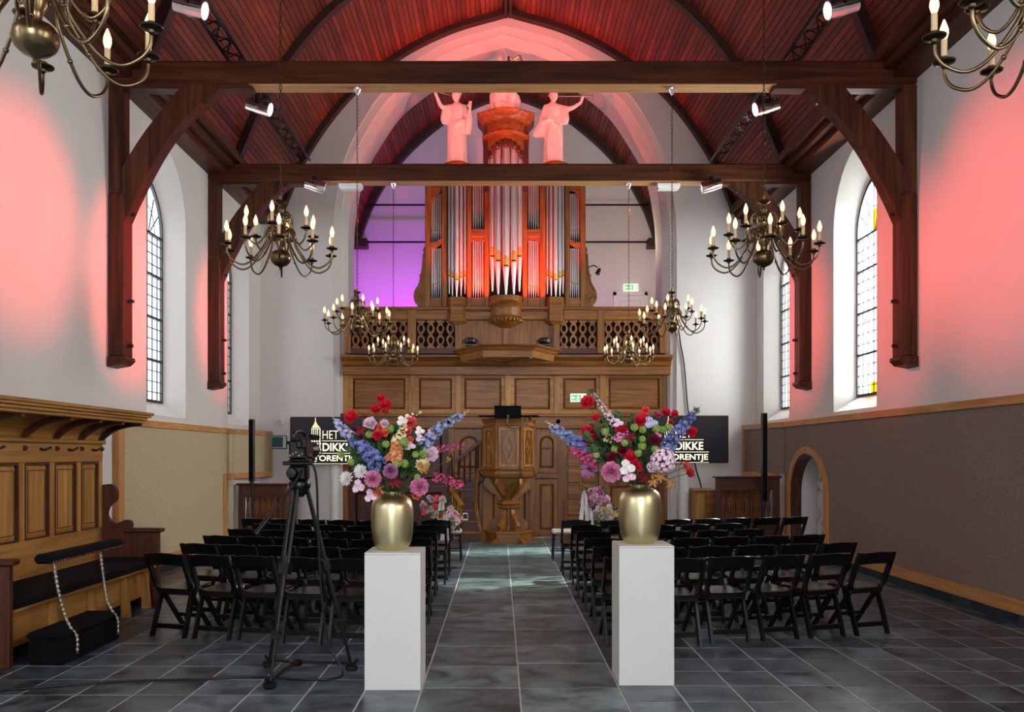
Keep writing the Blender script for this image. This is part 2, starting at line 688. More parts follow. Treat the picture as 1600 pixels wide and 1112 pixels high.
def arch_loop(yc, hw, z0, zs, zt, n=8):
    h = zt - zs
    c = (h * h - hw * hw) / (2 * hw)
    r = hw + c
    a_end = math.atan2(h, c)
    right = [(yc - c + r * math.cos(a_end * k / n), zs + r * math.sin(a_end * k / n)) for k in range(n + 1)]
    left = [(2 * yc - p[0], p[1]) for p in right[::-1]][1:]
    return [(yc - hw, z0), (yc + hw, z0)] + right + left


def round_loop(yc, hw, z0, zs, zt, n=8):
    pts = [(yc + hw * math.cos(PI * k / (2 * n)), zs + (zt - zs) * math.sin(PI * k / (2 * n))) for k in range(2 * n + 1)]
    return [(yc - hw, z0), (yc + hw, z0)] + pts


# ------------------------------------------------------------------ floor
def build_floor():
    root = struct('floor', MB().box(XL - 0.05, XR + 0.05, YB, YE + 0.6, -0.12, -0.0025), 'grout')
    g = 0.0042
    tiles = []

    def tile_mb(x0, x1, y0, y1, mb=None):
        mb = mb or MB()
        z = rnd.uniform(-0.001, 0.001)
        c = 0.003
        mb.add([(x0, y0, -0.02), (x1, y0, -0.02), (x1, y1, -0.02), (x0, y1, -0.02),
                (x0 + c, y0 + c, z), (x1 - c, y0 + c, z), (x1 - c, y1 - c, z), (x0 + c, y1 - c, z)],
               [(4, 5, 6, 7), (0, 1, 5, 4), (1, 2, 6, 5), (2, 3, 7, 6), (3, 0, 4, 7)])
        return mb
    rest = MB()
    AL, AR = -0.555, 0.84
    # aisle of large slabs, two columns
    for (a, b, off) in ((AL, 0.135, 0.0), (0.135, AR, 0.06)):
        y = 4.65 + off
        k = 0
        while y < YE - 0.1:
            ln = 0.675 + 0.05 * math.sin(k * 2.3 + off * 40)
            y1 = min(y + ln, YE + 0.4)
            part('slab', tile_mb(a + g * 0.7, b - g * 0.7, y + 0.0022, y1 - 0.0022), 'stone', root)
            y = y1
            k += 1
    n = 0
    for side in (0, 1):
        y = 4.90 if side else 5.06
        while y < YE + 0.35:
            xs = []
            if side:
                x = AR
                while x < XR:
                    xs.append((x, min(x + 0.4, XR)))
                    x += 0.4
            else:
                x = AL
                while x > XL:
                    xs.append((max(x - 0.395, XL), x))
                    x -= 0.395
            y1 = min(y + 0.4, YE + 0.5)
            for (a, b) in xs:
                vis = abs((a + b) / 2 - 0.1) < y * 0.64
                if y < 10.8 and vis:
                    part('tile', tile_mb(a + g, b - g, y + g, y1 - g), 'slate', root)
                    n += 1
                else:
                    tile_mb(a + g, b - g, y + g, y1 - g, rest)
            y += 0.4
    # floor behind the viewer
    y = 4.65
    while y > YB:
        x = XL
        while x < XR:
            tile_mb(x + g, min(x + 0.4, XR) - g, max(y - 0.4, YB) + g, y - g, rest)
            x += 0.4
        y -= 0.4
    part('far_tiles', rest, 'slate', root, kind='stuff')


build_floor()

# ------------------------------------------------------------------ walls
WINDOW_SPECS = []     # (side, yc, hw) in view


def side_wall(name, x, sgn, wins, niche=None):
    """Plastered wall in the plane X = x; the openings' reveals run outwards (sgn = +1 for the right wall)."""
    mb = MB()
    holes = []
    D = 0.28
    z0 = 2.31 if sgn > 0 else 2.21
    for (yc, hw) in wins:
        holes.append(arch_loop(yc, hw, z0, 5.08, 6.08))
    if niche:
        holes.append(niche)
    outer = [(YB, 0), (YE, 0), (YE, EAVE + 0.3), (YB, EAVE + 0.3)]
    loops = [outer] + holes
    flat = [p for lp in loops for p in lp]
    tris = tessellate_polygon([[Vector((p[0], p[1], 0)) for p in lp] for lp in loops])
    mb.add([(x, p[0], p[1]) for p in flat], [tuple(t) for t in tris])
    # outer leaf so that no light leaks, and reveals
    for (yc, hw) in wins:
        a = arch_loop(yc, hw, z0, 5.08, 6.08)
        gz = 2.52 if sgn > 0 else 2.42
        b = arch_loop(yc, hw - 0.19, gz, 4.92, 5.68)
        n = len(a)
        mb.add([(x, p[0], p[1]) for p in a] + [(x + sgn * D, p[0], p[1]) for p in b] + [(x + sgn * 0.5, p[0], p[1]) for p in b],
               [(i, (i + 1) % n, n + (i + 1) % n, n + i) for i in range(n)] +
               [(n + i, n + (i + 1) % n, 2 * n + (i + 1) % n, 2 * n + i) for i in range(n)])
    o = part(name, mb, 'plaster')
    o['kind'] = 'structure'
    return o


wl = side_wall('wall_left', XL, -1, WIN_L + [(y, 0.75) for y in WIN_REAR])
NICHE_C, NICHE_HW = 14.05, 0.78
niche_loop = round_loop(NICHE_C, NICHE_HW, 0.02, 1.0, 1.68)
wr = side_wall('wall_right', XR, 1, WIN_R + [(y, 0.75) for y in WIN_REAR], niche_loop)

# niche lining in the right wall
mb = MB()
n = len(niche_loop)
mb.add([(XR, p[0], p[1]) for p in niche_loop] + [(XR + 0.42, p[0], p[1]) for p in niche_loop],
       [(i, (i + 1) % n, n + (i + 1) % n, n + i) for i in range(n)])
part('niche_lining', mb, 'plaster', wr, smooth=50)
mb = MB().prism(niche_loop, XR + 0.42, XR + 0.45, 'X')
part('niche_back', mb, 'plaster_old', wr, label='flaking grey and white plaster at the back of the niche')
mb = MB().prism(round_loop(NICHE_C, NICHE_HW + 0.15, 0.0, 1.0, 1.80), XR - 0.07, XR + 0.001, 'X', holes=[round_loop(NICHE_C, NICHE_HW + 0.002, 0.01, 1.0, 1.682)])
part('niche_jamb', MB().prism(round_loop(NICHE_C, NICHE_HW + 0.001, 0.005, 1.0, 1.681), XR - 0.05, XR + 0.13, 'X', holes=[round_loop(NICHE_C, NICHE_HW - 0.035, 0.02, 1.0, 1.645)]), 'redZ', wr, smooth=40)
part('niche_frame', mb, 'paleZ', wr, smooth=40, label='pale wood arched frame around the niche')


def make_window(idx, x, sgn, yc, hw0, stained=False):
    hw = hw0 - 0.19
    gz = 2.52 if sgn > 0 else 2.42
    zs, zt = 4.92, 5.68
    xg = x + sgn * 0.29
    root = sgroup('window_%d' % idx)
    root.location = (xg, yc, gz)
    lp = arch_loop(yc, hw, gz, zs, zt)
    inner = arch_loop(yc, hw - 0.035, gz + 0.04, zs, zt - 0.06)
    mb = MB().prism(lp, xg - 0.02, xg + 0.02, 'X', holes=[inner])
    part('window_frame', mb, 'lead', root)
    # panes between the saddle bars
    bars = [gz, gz + 0.62, gz + 1.24, gz + 1.86, zs - 0.05]
    for k in range(4):
        part('pane', MB().box(xg - 0.004, xg + 0.004, yc - hw + 0.02, yc + hw - 0.02, bars[k] + 0.012, bars[k + 1] - 0.012), 'glass', root)
    top = [p for p in arch_loop(yc, hw - 0.02, zs - 0.04, zs, zt - 0.03)]
    part('pane', MB().prism(top, xg - 0.004, xg + 0.004, 'X'), 'glass', root)
    mb = MB()
    for k in range(1, 5):
        part('saddle_bar', MB().box(xg - 0.025, xg + 0.025, yc - hw + 0.01, yc + hw - 0.01, bars[k] - 0.016, bars[k] + 0.016), 'lead', root)
    z = gz + 0.155
    while z < zs - 0.1:
        mb.box(xg - 0.008, xg + 0.008, yc - hw + 0.01, yc + hw - 0.01, z - 0.006, z + 0.006)
        z += 0.155
    for k in range(1, 6):
        y = yc - hw + 2 * hw * k / 6
        mb.box(xg - 0.008, xg + 0.008, y - 0.006, y + 0.006, gz, zs - 0.05)
    for k in range(1, 6):                      # fanning leads in the pointed head
        a = PI * k / 6
        L = 1.0
        tip = (yc + math.cos(a) * hw * 0.86, zs + math.sin(a) * (zt - zs) * (0.72 if k != 3 else 0.92))
        mb.bar((xg, yc + math.cos(a) * 0.1, zs - 0.03), (xg, tip[0], tip[1]), 0.012, 0.016, (1, 0, 0))
    ring = [(xg, yc + math.cos(PI * t / 10) * hw * 0.5, zs - 0.03 + math.sin(PI * t / 10) * 0.36) for t in range(11)]
    mb.tube(ring, 0.007, 4)
    part('lead_grid', mb, 'lead', root, kind='stuff')
    if stained:
        part('stained_pane', MB().box(xg - sgn * 0.012 - 0.004, xg - sgn * 0.012 + 0.004, yc - 0.30, yc - 0.02, zs - 0.02, zs + 0.27), 'stainpane', root, label='yellow stained glass pane')
        part('stained_pane', MB().box(xg - sgn * 0.012 - 0.004, xg - sgn * 0.012 + 0.004, yc - 0.2, yc + 0.08, gz + 0.04, gz + 0.19), 'stainpane', root, label='yellow stained glass pane')


make_window(1, XL, -1, *WIN_L[0])
make_window(2, XL, -1, *WIN_L[1])
make_window(3, XR, 1, *WIN_R[0], stained=True)
make_window(4, XR, 1, *WIN_R[1])

# vault profiles (offset from the centre line, height)
VAULT = [(4.58, 6.5), (4.06, 7.66), (3.25, 8.78), (2.28, 9.58), (1.2, 10.14), (0.0, 10.50)]
half = spline([Vector((p[0], p[1])) for p in VAULT], 8)
vault_full = [Vector((XC - p.x, p.y)) for p in half] + [Vector((XC + p.x, p.y)) for p in half[::-1][1:]]


def offset_curve(pts, d):
    out = []
    for i, p in enumerate(pts):
        t = pts[min(i + 1, len(pts) - 1)] - pts[max(i - 1, 0)]
        nr = Vector((-t.y, t.x)).normalized()
        out.append(p + nr * d)
    return out


def vault(name, pts_half, xc, y0, y1, nper):
    full_l = [Vector((xc - p.x, p.y)) for p in pts_half]
    full_r = [Vector((xc + p.x, p.y)) for p in pts_half]
    mb = MB()
    shell = offset_curve(full_l, 0.05) + offset_curve(full_r, -0.05)[::-1][1:]
    n = len(shell)
    mb.add([(p.x, y0, p.y) for p in shell] + [(p.x, y1, p.y) for p in shell], [(i, i + 1, n + i + 1, n + i) for i in range(n - 1)])
    root = part(name, mb, 'dark')
    root['kind'] = 'structure'
    for side, pts in ((0, full_l), (1, full_r)):
        rs = resample(pts, nper)
        for i in range(nper):
            a, b = rs[i], rs[i + 1]
            d = (b - a).normalized()
            nr = Vector((-d.y, d.x)) * (1 if side == 0 else -1)
            a2, b2 = a + d * 0.0045, b - d * 0.0045
            jog = rnd.uniform(0, 0.003)
            q = [a2 + nr * jog, b2 + nr * jog, b2 + nr * 0.03, a2 + nr * 0.03]
            m = MB().add([(p.x, y0, p.y) for p in q] + [(p.x, y1, p.y) for p in q],
                         [(0, 1, 2, 3), (7, 6, 5, 4), (0, 4, 5, 1), (1, 5, 6, 2), (2, 6, 7, 3), (3, 7, 4, 0)])
            part('plank', m, 'plank', root)
    return root


nave_ceiling = vault('ceiling', half, XC, YB, YE, 68)

# cornice boards along both walls under the vault
for i, sgn in enumerate((-1, 1)):
    mb = MB()
    xw = XL if sgn < 0 else XR
    root = struct('trim_%d' % (i + 1), MB().box(min(xw, xw - sgn * 0.30), max(xw, xw - sgn * 0.30), YB, YE, 6.26, 6.40), 'beamY')
    part('cornice_board', MB().box(min(xw - sgn * 0.27, xw - sgn * 0.42), max(xw - sgn * 0.27, xw - sgn * 0.42), YB, YE, 6.36, 6.50), 'beamY', root)
    part('cornice_board', MB().box(min(xw - sgn * 0.39, xw - sgn * 0.52), max(xw - sgn * 0.39, xw - sgn * 0.52), YB, YE, 6.46, 6.60), 'beamY', root)
    part('top_board', MB().box(min(xw + sgn * 0.1, xw - sgn * 0.4), max(xw + sgn * 0.1, xw - sgn * 0.4), YB, YE, 6.60, 6.66), 'dark', root)
# ridge batten pair
rg = struct('trim_3', MB().box(XC - 0.075, XC - 0.015, YB, YE, 10.37, 10.46), 'rib')
part('ridge_batten', MB().box(XC + 0.015, XC + 0.075, YB, YE, 10.37, 10.46), 'rib', rg)


def rib_mb(pts_half, xc, y0, y1, depth):
    l = [Vector((xc - p.x, p.y)) for p in pts_half]
    r = [Vector((xc + p.x, p.y)) for p in pts_half]
    full = l + r[::-1][1:]
    inn = offset_curve(l, -depth) + offset_curve(r, depth)[::-1][1:]
    n = len(full)
    vs = [(p.x, y, p.y) for y in (y0, y1) for p in full] + [(p.x, y, p.y) for y in (y0, y1) for p in inn]
    fs = []
    for i in range(n - 1):
        fs += [(2 * n + i, 2 * n + i + 1, 3 * n + i + 1, 3 * n + i), (i, i + 1, 2 * n + i + 1, 2 * n + i), (n + i, 3 * n + i, 3 * n + i + 1, n + i + 1)]
    return MB().add(vs, fs)


struct('trim_4', rib_mb(half, XC, YE - 0.17, YE - 0.004, 0.11), 'rib', smooth=40)

# ------------------------------------------------------------------ end wall with the great arch
AXC = 0.09
ARCH_IN = [(3.17, 6.0), (3.13, 6.6), (2.95, 7.48), (2.55, 8.22), (2.04, 8.88), (1.03, 9.57), (0.0, 9.88)]
ARCH_MID = [(3.31, 6.0), (3.27, 6.6), (3.09, 7.50), (2.70, 8.28), (2.19, 8.95), (1.20, 9.72), (0.0, 10.10)]
ARCH_OUT = [(3.43, 6.0), (3.39, 6.6), (3.22, 7.52), (2.84, 8.33), (2.33, 9.02), (1.32, 9.83), (0.0, 10.24)]


def arch_pts(prof, xc=AXC, z0=0.0):
    h = [Vector(p) for p in prof]
    s = spline(h, 6)
    r = [(xc + p.x, p.y) for p in s]
    l = [(2 * xc - p[0], p[1]) for p in r[::-1]][1:]
    return [(2 * xc - r[0][0], z0), (r[0][0], z0)] + r + l


a_in, a_mid, a_out = arch_pts(ARCH_IN), arch_pts(ARCH_MID), arch_pts(ARCH_OUT)
gable = [(XL - 0.3, 0), (XR + 0.3, 0), (XR + 0.3, 6.8)] + [(p.x, p.y) for p in offset_curve(vault_full, 0.12)[::-1]] + [(XL - 0.3, 6.8)]
mb = MB()
loops = [gable, a_out]
flat = [p for lp in loops for p in lp]
tris = tessellate_polygon([[Vector((p[0], p[1], 0)) for p in lp] for lp in loops])
mb.add([(p[0], YE, p[1]) for p in flat], [tuple(t) for t in tris])
mb.add([(p[0], YE + 0.9, p[1]) for p in flat], [tuple(t) for t in tris])
wall_end = struct('wall_back', mb, 'plaster')
# moulded arch: chamfer, step and reveal
mb = MB()
n = len(a_in)


def ring(loop, y):
    return [(p[0], y, p[1]) for p in loop]


rings = [ring(a_out, YE), ring(a_out, YE + 0.035), ring(a_mid, YE + 0.06), ring(a_mid, YE + 0.12), ring(a_in, YE + 0.2), ring(a_in, YE + 0.9)]
mb.loft(rings, cap=False)
arch = part('arch_moulding', mb, 'plaster', wall_end, smooth=30)

# west wall behind the viewer with its tall window
mb = MB()
west_hole = [(XC - 1.9, 2.2), (XC + 1.9, 2.2), (XC + 1.9, 6.4), (XC - 1.9, 6.4)]
loops = [gable, west_hole]
flat = [p for lp in loops for p in lp]
tris = tessellate_polygon([[Vector((p[0], p[1], 0)) for p in lp] for lp in loops])
mb.add([(p[0], YB, p[1]) for p in flat], [tuple(t) for t in tris])
struct('wall_front', mb, 'plaster')

# ------------------------------------------------------------------ chancel behind the organ
CY = 21.0
CXC = 0.17
CV = spline([Vector(p) for p in [(3.78, 6.9), (3.42, 7.85), (2.74, 8.92), (1.70, 9.88), (0.72, 10.38), (0.0, 10.60)]], 6)
vault('ceiling.001', CV, CXC, YE + 0.9, CY, 54)
mb = MB().box(CXC - 4.2, CXC + 4.2, CY, CY + 0.1, 3.0, 11)
wf = struct('wall_far', mb, 'plaster')
for sgn in (-1, 1):
    x = CXC + sgn * 3.8
    struct('wall_chancel', MB().box(min(x, x + sgn * 0.1), max(x, x + sgn * 0.1), YE + 0.9, CY, 0, 7.0), 'plaster')
struct('floor.001', MB().box(CXC - 3.8, CXC + 3.8, YE + 0.35, CY, 3.45, 3.6), 'oakX')     # gallery floor
struct('trim_5', rib_mb(CV, CXC, CY - 0.2, CY - 0.02, 0.16), 'rib', smooth=40)
tr = struct('trim_6', MB().box(CXC + 3.42, CXC + 3.8, CY - 0.35, CY - 0.02, 6.72, 6.92), 'rib')
part('wall_plate', MB().box(CXC - 3.8, CXC - 3.42, CY - 0.35, CY - 0.02, 6.72, 6.92), 'rib', tr)
for i, v in enumerate((320, 378)):
    z = pz(v, CY - 0.3)
    t = part('tie_rod', MB().tube([(CXC - (3.42 if i == 0 else 3.7), CY - 0.3, z), (CXC + (3.42 if i == 0 else 3.7), CY - 0.3, z)], 0.022, 8), 'blackmetal', smooth=True)
    tag(t, ('upper' if i == 0 else 'lower') + ' black iron tie rod crossing the wall behind the organ', 'rod')
# rear door and door frame
door = sgroup('door_1')
door.location = (px(985, CY), CY - 0.02, 3.6)
x0, x1, z1 = px(958, CY), px(1011, CY), pz(457, CY)
part('door_leaf', MB().cbox(x0 + 0.06, x1 - 0.06, CY - 0.05, CY - 0.005, 3.6, z1 - 0.07), 'whitep', door)
part('door_panel', MB().cbox(x0 + 0.16, x1 - 0.16, CY - 0.07, CY - 0.05, 4.75, z1 - 0.2, 0.015), 'whitep', door)
part('door_panel', MB().cbox(x0 + 0.16, x1 - 0.16, CY - 0.07, CY - 0.05, 3.75, 4.6, 0.015), 'whitep', door)
part('door_frame', MB().box(x0, x0 + 0.07, CY - 0.08, CY, 3.6, z1).box(x1 - 0.07, x1, CY - 0.08, CY, 3.6, z1).box(x0, x1, CY - 0.08, CY, z1 - 0.08, z1), 'whitep', door)


def exit_sign(u0, u1, v0, v1, Y, label):
    x0, x1, z0, z1 = px(u0, Y), px(u1, Y), pz(v1, Y), pz(v0, Y)
    t = thing('exit_sign', label, 'sign', ((x0 + x1) / 2, Y, z0))
    w, h = x1 - x0, z1 - z0
    part('sign_box', MB().cbox(x0, x1, Y - 0.05, Y, z0, z1, 0.008), 'signwhite', t)
    m = MB()

    def bx(a, b, c, d):
        m.box(x0 + a * w, x0 + b * w, Y - 0.056, Y - 0.05, z0 + c * h, z0 + d * h)
    part('green_field', MB().box(x0 + 0.06 * w, x0 + 0.94 * w, Y - 0.053, Y - 0.05, z0 + 0.14 * h, z0 + 0.86 * h), 'signgreen', t)
    bx(0.66, 0.88, 0.2, 0.8)                       # doorway
    bx(0.10, 0.30, 0.44, 0.56)                     # arrow
    m.prism([(x0 + 0.08 * w, z0 + 0.5 * h), (x0 + 0.18 * w, z0 + 0.3 * h), (x0 + 0.18 * w, z0 + 0.7 * h)], Y - 0.056, Y - 0.05)
    c = (x0 + 0.5 * w, z0 + 0.72 * h)              # running man
    m.prism([(c[0] + 0.06 * h * math.cos(a * PI / 4), c[1] + 0.06 * h * math.sin(a * PI / 4)) for a in range(8)], Y - 0.056, Y - 0.05)
    m.bar((x0 + .49 * w, Y - .053, z0 + .64 * h), (x0 + .46 * w, Y - .053, z0 + .42 * h), 0.1 * h, .006, (0, 1, 0))
    m.bar((x0 + .46 * w, Y - .053, z0 + .43 * h), (x0 + .53 * w, Y - .053, z0 + .22 * h), 0.08 * h, .006, (0, 1, 0))
    m.bar((x0 + .46 * w, Y - .053, z0 + .43 * h), (x0 + .38 * w, Y - .053, z0 + .28 * h), 0.08 * h, .006, (0, 1, 0))
    m.bar((x0 + .49 * w, Y - .053, z0 + .62 * h), (x0 + .57 * w, Y - .053, z0 + .5 * h), 0.06 * h, .006, (0, 1, 0))
    m.bar((x0 + .48 * w, Y - .053, z0 + .62 * h), (x0 + .40 * w, Y - .053, z0 + .54 * h), 0.06 * h, .006, (0, 1, 0))
    part('pictogram', m, 'signwhite', t, label='white running man, arrow and doorway')
    return t


exit_sign(974, 997, 444, 455, CY - 0.005, 'lit green exit sign above the white door at the back of the gallery')
# ------------------------------------------------------------------ wainscot
RAIL_R, RAIL_L = 2.243, 2.12


def wainscot(side):
    s = -1 if side == 'left' else 1
    xw = XL if s < 0 else XR
    top = RAIL_L if s < 0 else RAIL_R
    y0 = 10.55 if s < 0 else 0.0
    yf = 15.15                                      # fold: beyond it the panel leans off the wall
    end = Vector((-4.57, 16.93)) if s < 0 else Vector((4.84, 16.93))
    xin = xw - s * 0.04
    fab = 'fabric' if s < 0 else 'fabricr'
    root = sgroup('wall_panel_' + side)
    root.location = (xw, yf, 0)

    def bx(x_a, x_b, *r):
        return MB().box(min(x_a, x_b), max(x_a, x_b), *r)
    # fabric sheets, with the niche left open on the right
    if s < 0:
        part('fabric_panel', bx(xw, xin, y0, yf, 0.2, top - 0.09), fab, root)
    else:
        mbx = MB().prism([(y0, 0.22), (y0, top - 0.08), (yf, top - 0.08), (yf, 0.22)] if False else
                         [(y0, 0.22), (NICHE_C - NICHE_HW - 0.14, 0.22)] + [(p[0], p[1]) for p in round_loop(NICHE_C, NICHE_HW + 0.14, 0.22, 1.0, 1.79)[2:][::-1]] +
                         [(NICHE_C + NICHE_HW + 0.14, 0.22), (yf, 0.22), (yf, top - 0.08), (y0, top - 0.08)], xin, xw, 'X')
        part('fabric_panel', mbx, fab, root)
    a = Vector((xin, yf))
    lowz = 1.33
    d = end - a

    def quad_panel(o0, o1, z0, z1, thick, mat, name):
        p0, p1 = a + d * o0, a + d * o1
        nrm = Vector((-d.y, d.x)).normalized() * (thick / 2)
        vs = []
        for z in (z0, z1):
            for p in (p0 + nrm, p1 + nrm, p1 - nrm, p0 - nrm):
                vs.append((p.x, p.y, z))
        part(name, MB().add(vs, [(0, 1, 2, 3), (7, 6, 5, 4), (0, 4, 5, 1), (1, 5, 6, 2), (2, 6, 7, 3), (3, 7, 4, 0)]), mat, root)
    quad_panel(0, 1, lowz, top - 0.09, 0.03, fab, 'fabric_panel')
    quad_panel(0, 1, top - 0.09, top, 0.09, 'paleY', 'top_rail')
    quad_panel(0.0 if s < 0 else 0.25, 1, lowz - 0.1, lowz, 0.08, 'paleY', 'lower_rail')
    quad_panel(0.95, 1, lowz - 0.05, top - 0.09, 0.07, 'paleZ', 'end_stile')
    part('top_rail', bx(xw + s * 0.0, xin - s * 0.035, y0, yf, top - 0.09, top), 'paleY', root)
    yv = 14.68 if s < 0 else 15.62
    part('corner_stile', bx(xw, xin - s * 0.035, yv - 0.09, yv + 0.03, 0.0, lowz), 'paleZ', root)
    if s < 0:
        part('lower_rail', bx(xw, xin - s * 0.035, yv, yf, lowz - 0.1, lowz), 'paleY', root)
        part('edge_stile', bx(xw, xin - s * 0.04, y0 - 0.02, y0 + 0.14, 0.2, top - 0.09), 'paleZ', root)
    # skirting board and slate plinth
    base = sgroup('baseboard_' + side)
    base.location = (xw, yf, 0)
    ranges = [(y0, 14.6)] if s < 0 else [(y0, NICHE_C - NICHE_HW - 0.14), (NICHE_C + NICHE_HW + 0.16, 15.5)]
    for (p, q) in ranges:
        part('skirting_board', bx(xw, xin - s * 0.03, p, q, 0.105, 0.225), 'paleY', base)
        part('skirting_cap', bx(xw, xin - s * 0.045, p, q, 0.225, 0.245), 'paleY', base)
        y = max(p, 5.0)
        while y < q - 0.05:
            part('plinth_tile', bx(xw, xin - s * 0.02, y + 0.003, min(y + 0.41, q) - 0.003, 0.0, 0.1), 'plinthslate', base)
            y += 0.41


wainscot('left')
wainscot('right')

# ------------------------------------------------------------------ roof trusses
def truss(Y, label):
    yb = Y + 0.25
    t = thing('roof_truss', label, 'beam', (XC, Y, 2.77), group='oak roof trusses')
    z0, z1 = 6.19 - (Y - 10.4) * 0.012, 6.475 - (Y - 10.4) * 0.012
    part('tie_beam', MB().cbox(XL, XR, Y, yb, z0, z1, 0.02), 'beamX', t)
    part('lit_soffit_strip', MB().cbox(XL + 1.72, XR - 1.72, Y + 0.012, yb - 0.004, z0 - 0.008, z0 + 0.004, 0.003), 'lit_soffit', t, label='thin strip under the beam, coloured pale tan as if lit')  # added strip; its pale colour paints light onto the beam's underside
    for s in (-1, 1):
        xw = XL if s < 0 else XR

        def X(d):
            return xw - s * d
        part('wall_post', MB().cbox(min(X(0), X(0.17)), max(X(0), X(0.17)), Y + 0.01, yb - 0.01, 4.75, z0, 0.012), 'beamZ', t)
        # lower post with a stepped foot
        part('lower_post', MB().cbox(min(X(0), X(0.20)), max(X(0), X(0.20)), Y, yb, 2.86, 4.86, 0.014), 'beamZ', t)
        foot = [(X(0), 2.86), (X(0.22), 2.86), (X(0.23), 2.82), (X(0.20), 2.79), (X(0.17), 2.76), (X(0), 2.73)]
        part('post_foot', MB().prism(foot, Y - 0.02, yb + 0.01, 'Y'), 'beamZ', t)
        # curved brace
        outer_ = spline([Vector((X(0.13), 5.12)), Vector((X(0.45), 5.62)), Vector((X(0.87), 6.14)), Vector((X(0.92), z0 + 0.01))], 6)
        inner_ = spline([Vector((X(0.19), 4.50)), Vector((X(0.35), 4.85)), Vector((X(0.66), 5.42)), Vector((X(0.98), 5.82)), Vector((X(1.32), 6.10)), Vector((X(1.36), z0 + 0.01))], 6)
        poly = [(p.x, p.y) for p in outer_] + [(p.x, p.y) for p in inner_[::-1]] + [(X(0.06), 4.5), (X(0.06), 5.0)]
        part('curved_brace', MB().prism(poly, Y + 0.02, yb - 0.02, 'Y'), 'beamZ', t)
        part('sole_piece', MB().cbox(min(X(0.05), X(1.75)), max(X(0.05), X(1.75)), Y + 0.03, yb - 0.03, z0 - 0.045, z0 + 0.02, 0.01), 'beamX', t)
        for (dx, z, ax) in ((0.24, 4.62, 0), (1.16, 6.02, 1), (0.22, 3.55, 0), (0.21, 3.0, 0)):
            m = MB().tube([(X(dx - 0.05), Y + 0.12, z), (X(dx + 0.05), Y + 0.12, z + (0 if not ax else -0.02))], 0.022, 6)
            part('peg', m, 'rib', t)
    part('arched_rib', rib_mb(half, XC, Y + 0.02, Y + 0.18, 0.12), 'rib', t, smooth=40)
    return t


truss(10.4, 'nearer dark timber roof truss with tie beam, posts and curved braces')
truss(13.95, 'farther dark timber roof truss just in front of the great arch')
for i, Y in enumerate((6.85, 3.3)):
    struct('trim_%d' % (7 + i), MB().cbox(XL, XR, Y, Y + 0.25, 6.17, 6.47, 0.02), 'beamX')

# ------------------------------------------------------------------ lighting trusses and lamps
def lighting_truss(x, label):
    y0, y1, z = 6.9, 14.15, 6.55
    t = thing('lighting_truss', label, 'truss', (x, y0, z), group='black lattice lighting trusses')
    ch = [(x - 0.1, z), (x + 0.1, z), (x, z + 0.16)]
    for c in ch:
        part('chord', MB().tube([(c[0], y0, c[1]), (c[0], y1, c[1])], 0.02, 8), 'blackmetal', t, smooth=True)
    m = MB()
    k = 0
    y = y0
    while y + 0.2 < y1:
        for (a, b) in ((0, 1), (1, 2), (2, 0)):
            p, q = (ch[a], ch[b]) if k % 2 else (ch[b], ch[a])
            m.tube([(p[0], y, p[1]), (q[0], y + 0.2, q[1])], 0.010, 5)
        y += 0.2
        k += 1
    part('lattice', m, 'blackmetal', t, kind='stuff')


lighting_truss(-3.27, 'black lattice lighting truss along the left slope of the ceiling')
lighting_truss(3.60, 'black lattice lighting truss along the right slope of the ceiling')


def floodlight(loc, target, label, hang):
    t = thing('floodlight', label, 'lamp', loc, group='stage floodlights under the roof')
    d = (Vector(target) - Vector(loc)).normalized()
    q = d.to_track_quat('Z', 'Y').to_matrix().to_4x4()
    T = Matrix.Translation(Vector(loc)) @ q
    part('lamp_barrel', MB().lathe([(0.05, -0.17), (0.085, -0.15), (0.095, -0.02), (0.1, 0.0), (0.1, 0.17), (0.085, 0.17), (0.08, 0.10)], 18).xf(T), 'chrome', t, smooth=40)
    part('lens', MB().lathe([(0.0, 0.135), (0.05, 0.13), (0.082, 0.11)], 18).xf(T), 'lens', t, smooth=True)
    part('yoke', MB().tube([Vector(loc) + Vector((0, -0.12, 0)), Vector(loc) + Vector((0, -0.12, hang)), Vector(loc) + Vector((0, 0.12, hang)), Vector(loc) + Vector((0, 0.12, 0))], 0.012, 6), 'blackmetal', t)
    part('clamp', MB().cbox(loc[0] - 0.03, loc[0] + 0.03, loc[1] - 0.04, loc[1] + 0.04, loc[2] + hang, loc[2] + hang + 0.07), 'blackmetal', t)


for i, (lp, tg, p) in enumerate(FLOODS):
    sx = 'left' if lp[0] < 0 else 'right'
    floodlight(lp, tg, ('lit chrome floodlight on the %s truss, nearest the viewer', 'lit chrome floodlight on the %s truss, just past the nearer tie beam',
                        'lit floodlight under the farther tie beam, %s side')[i % 3] % sx, 0.08 if i % 3 == 2 else 0.13)
for (u, s) in ((547, 'left'), (1045, 'right')):
    x = px(u, 14.0)
    t = thing('flat_panel_lamp', 'white flat box fixed under the farther tie beam, %s of the organ' % s, 'fixture', (x, 14.07, 6.02))
    part('housing', MB().cbox(x - 0.19, x + 0.19, 13.98, 14.17, 6.06, 6.125, 0.01), 'whitep', t)
    part('rim', MB().cbox(x - 0.17, x + 0.17, 14.0, 14.15, 6.035, 6.06, 0.006), 'whitep', t)

# ------------------------------------------------------------------ panelled screen under the gallery
SY = 17.2


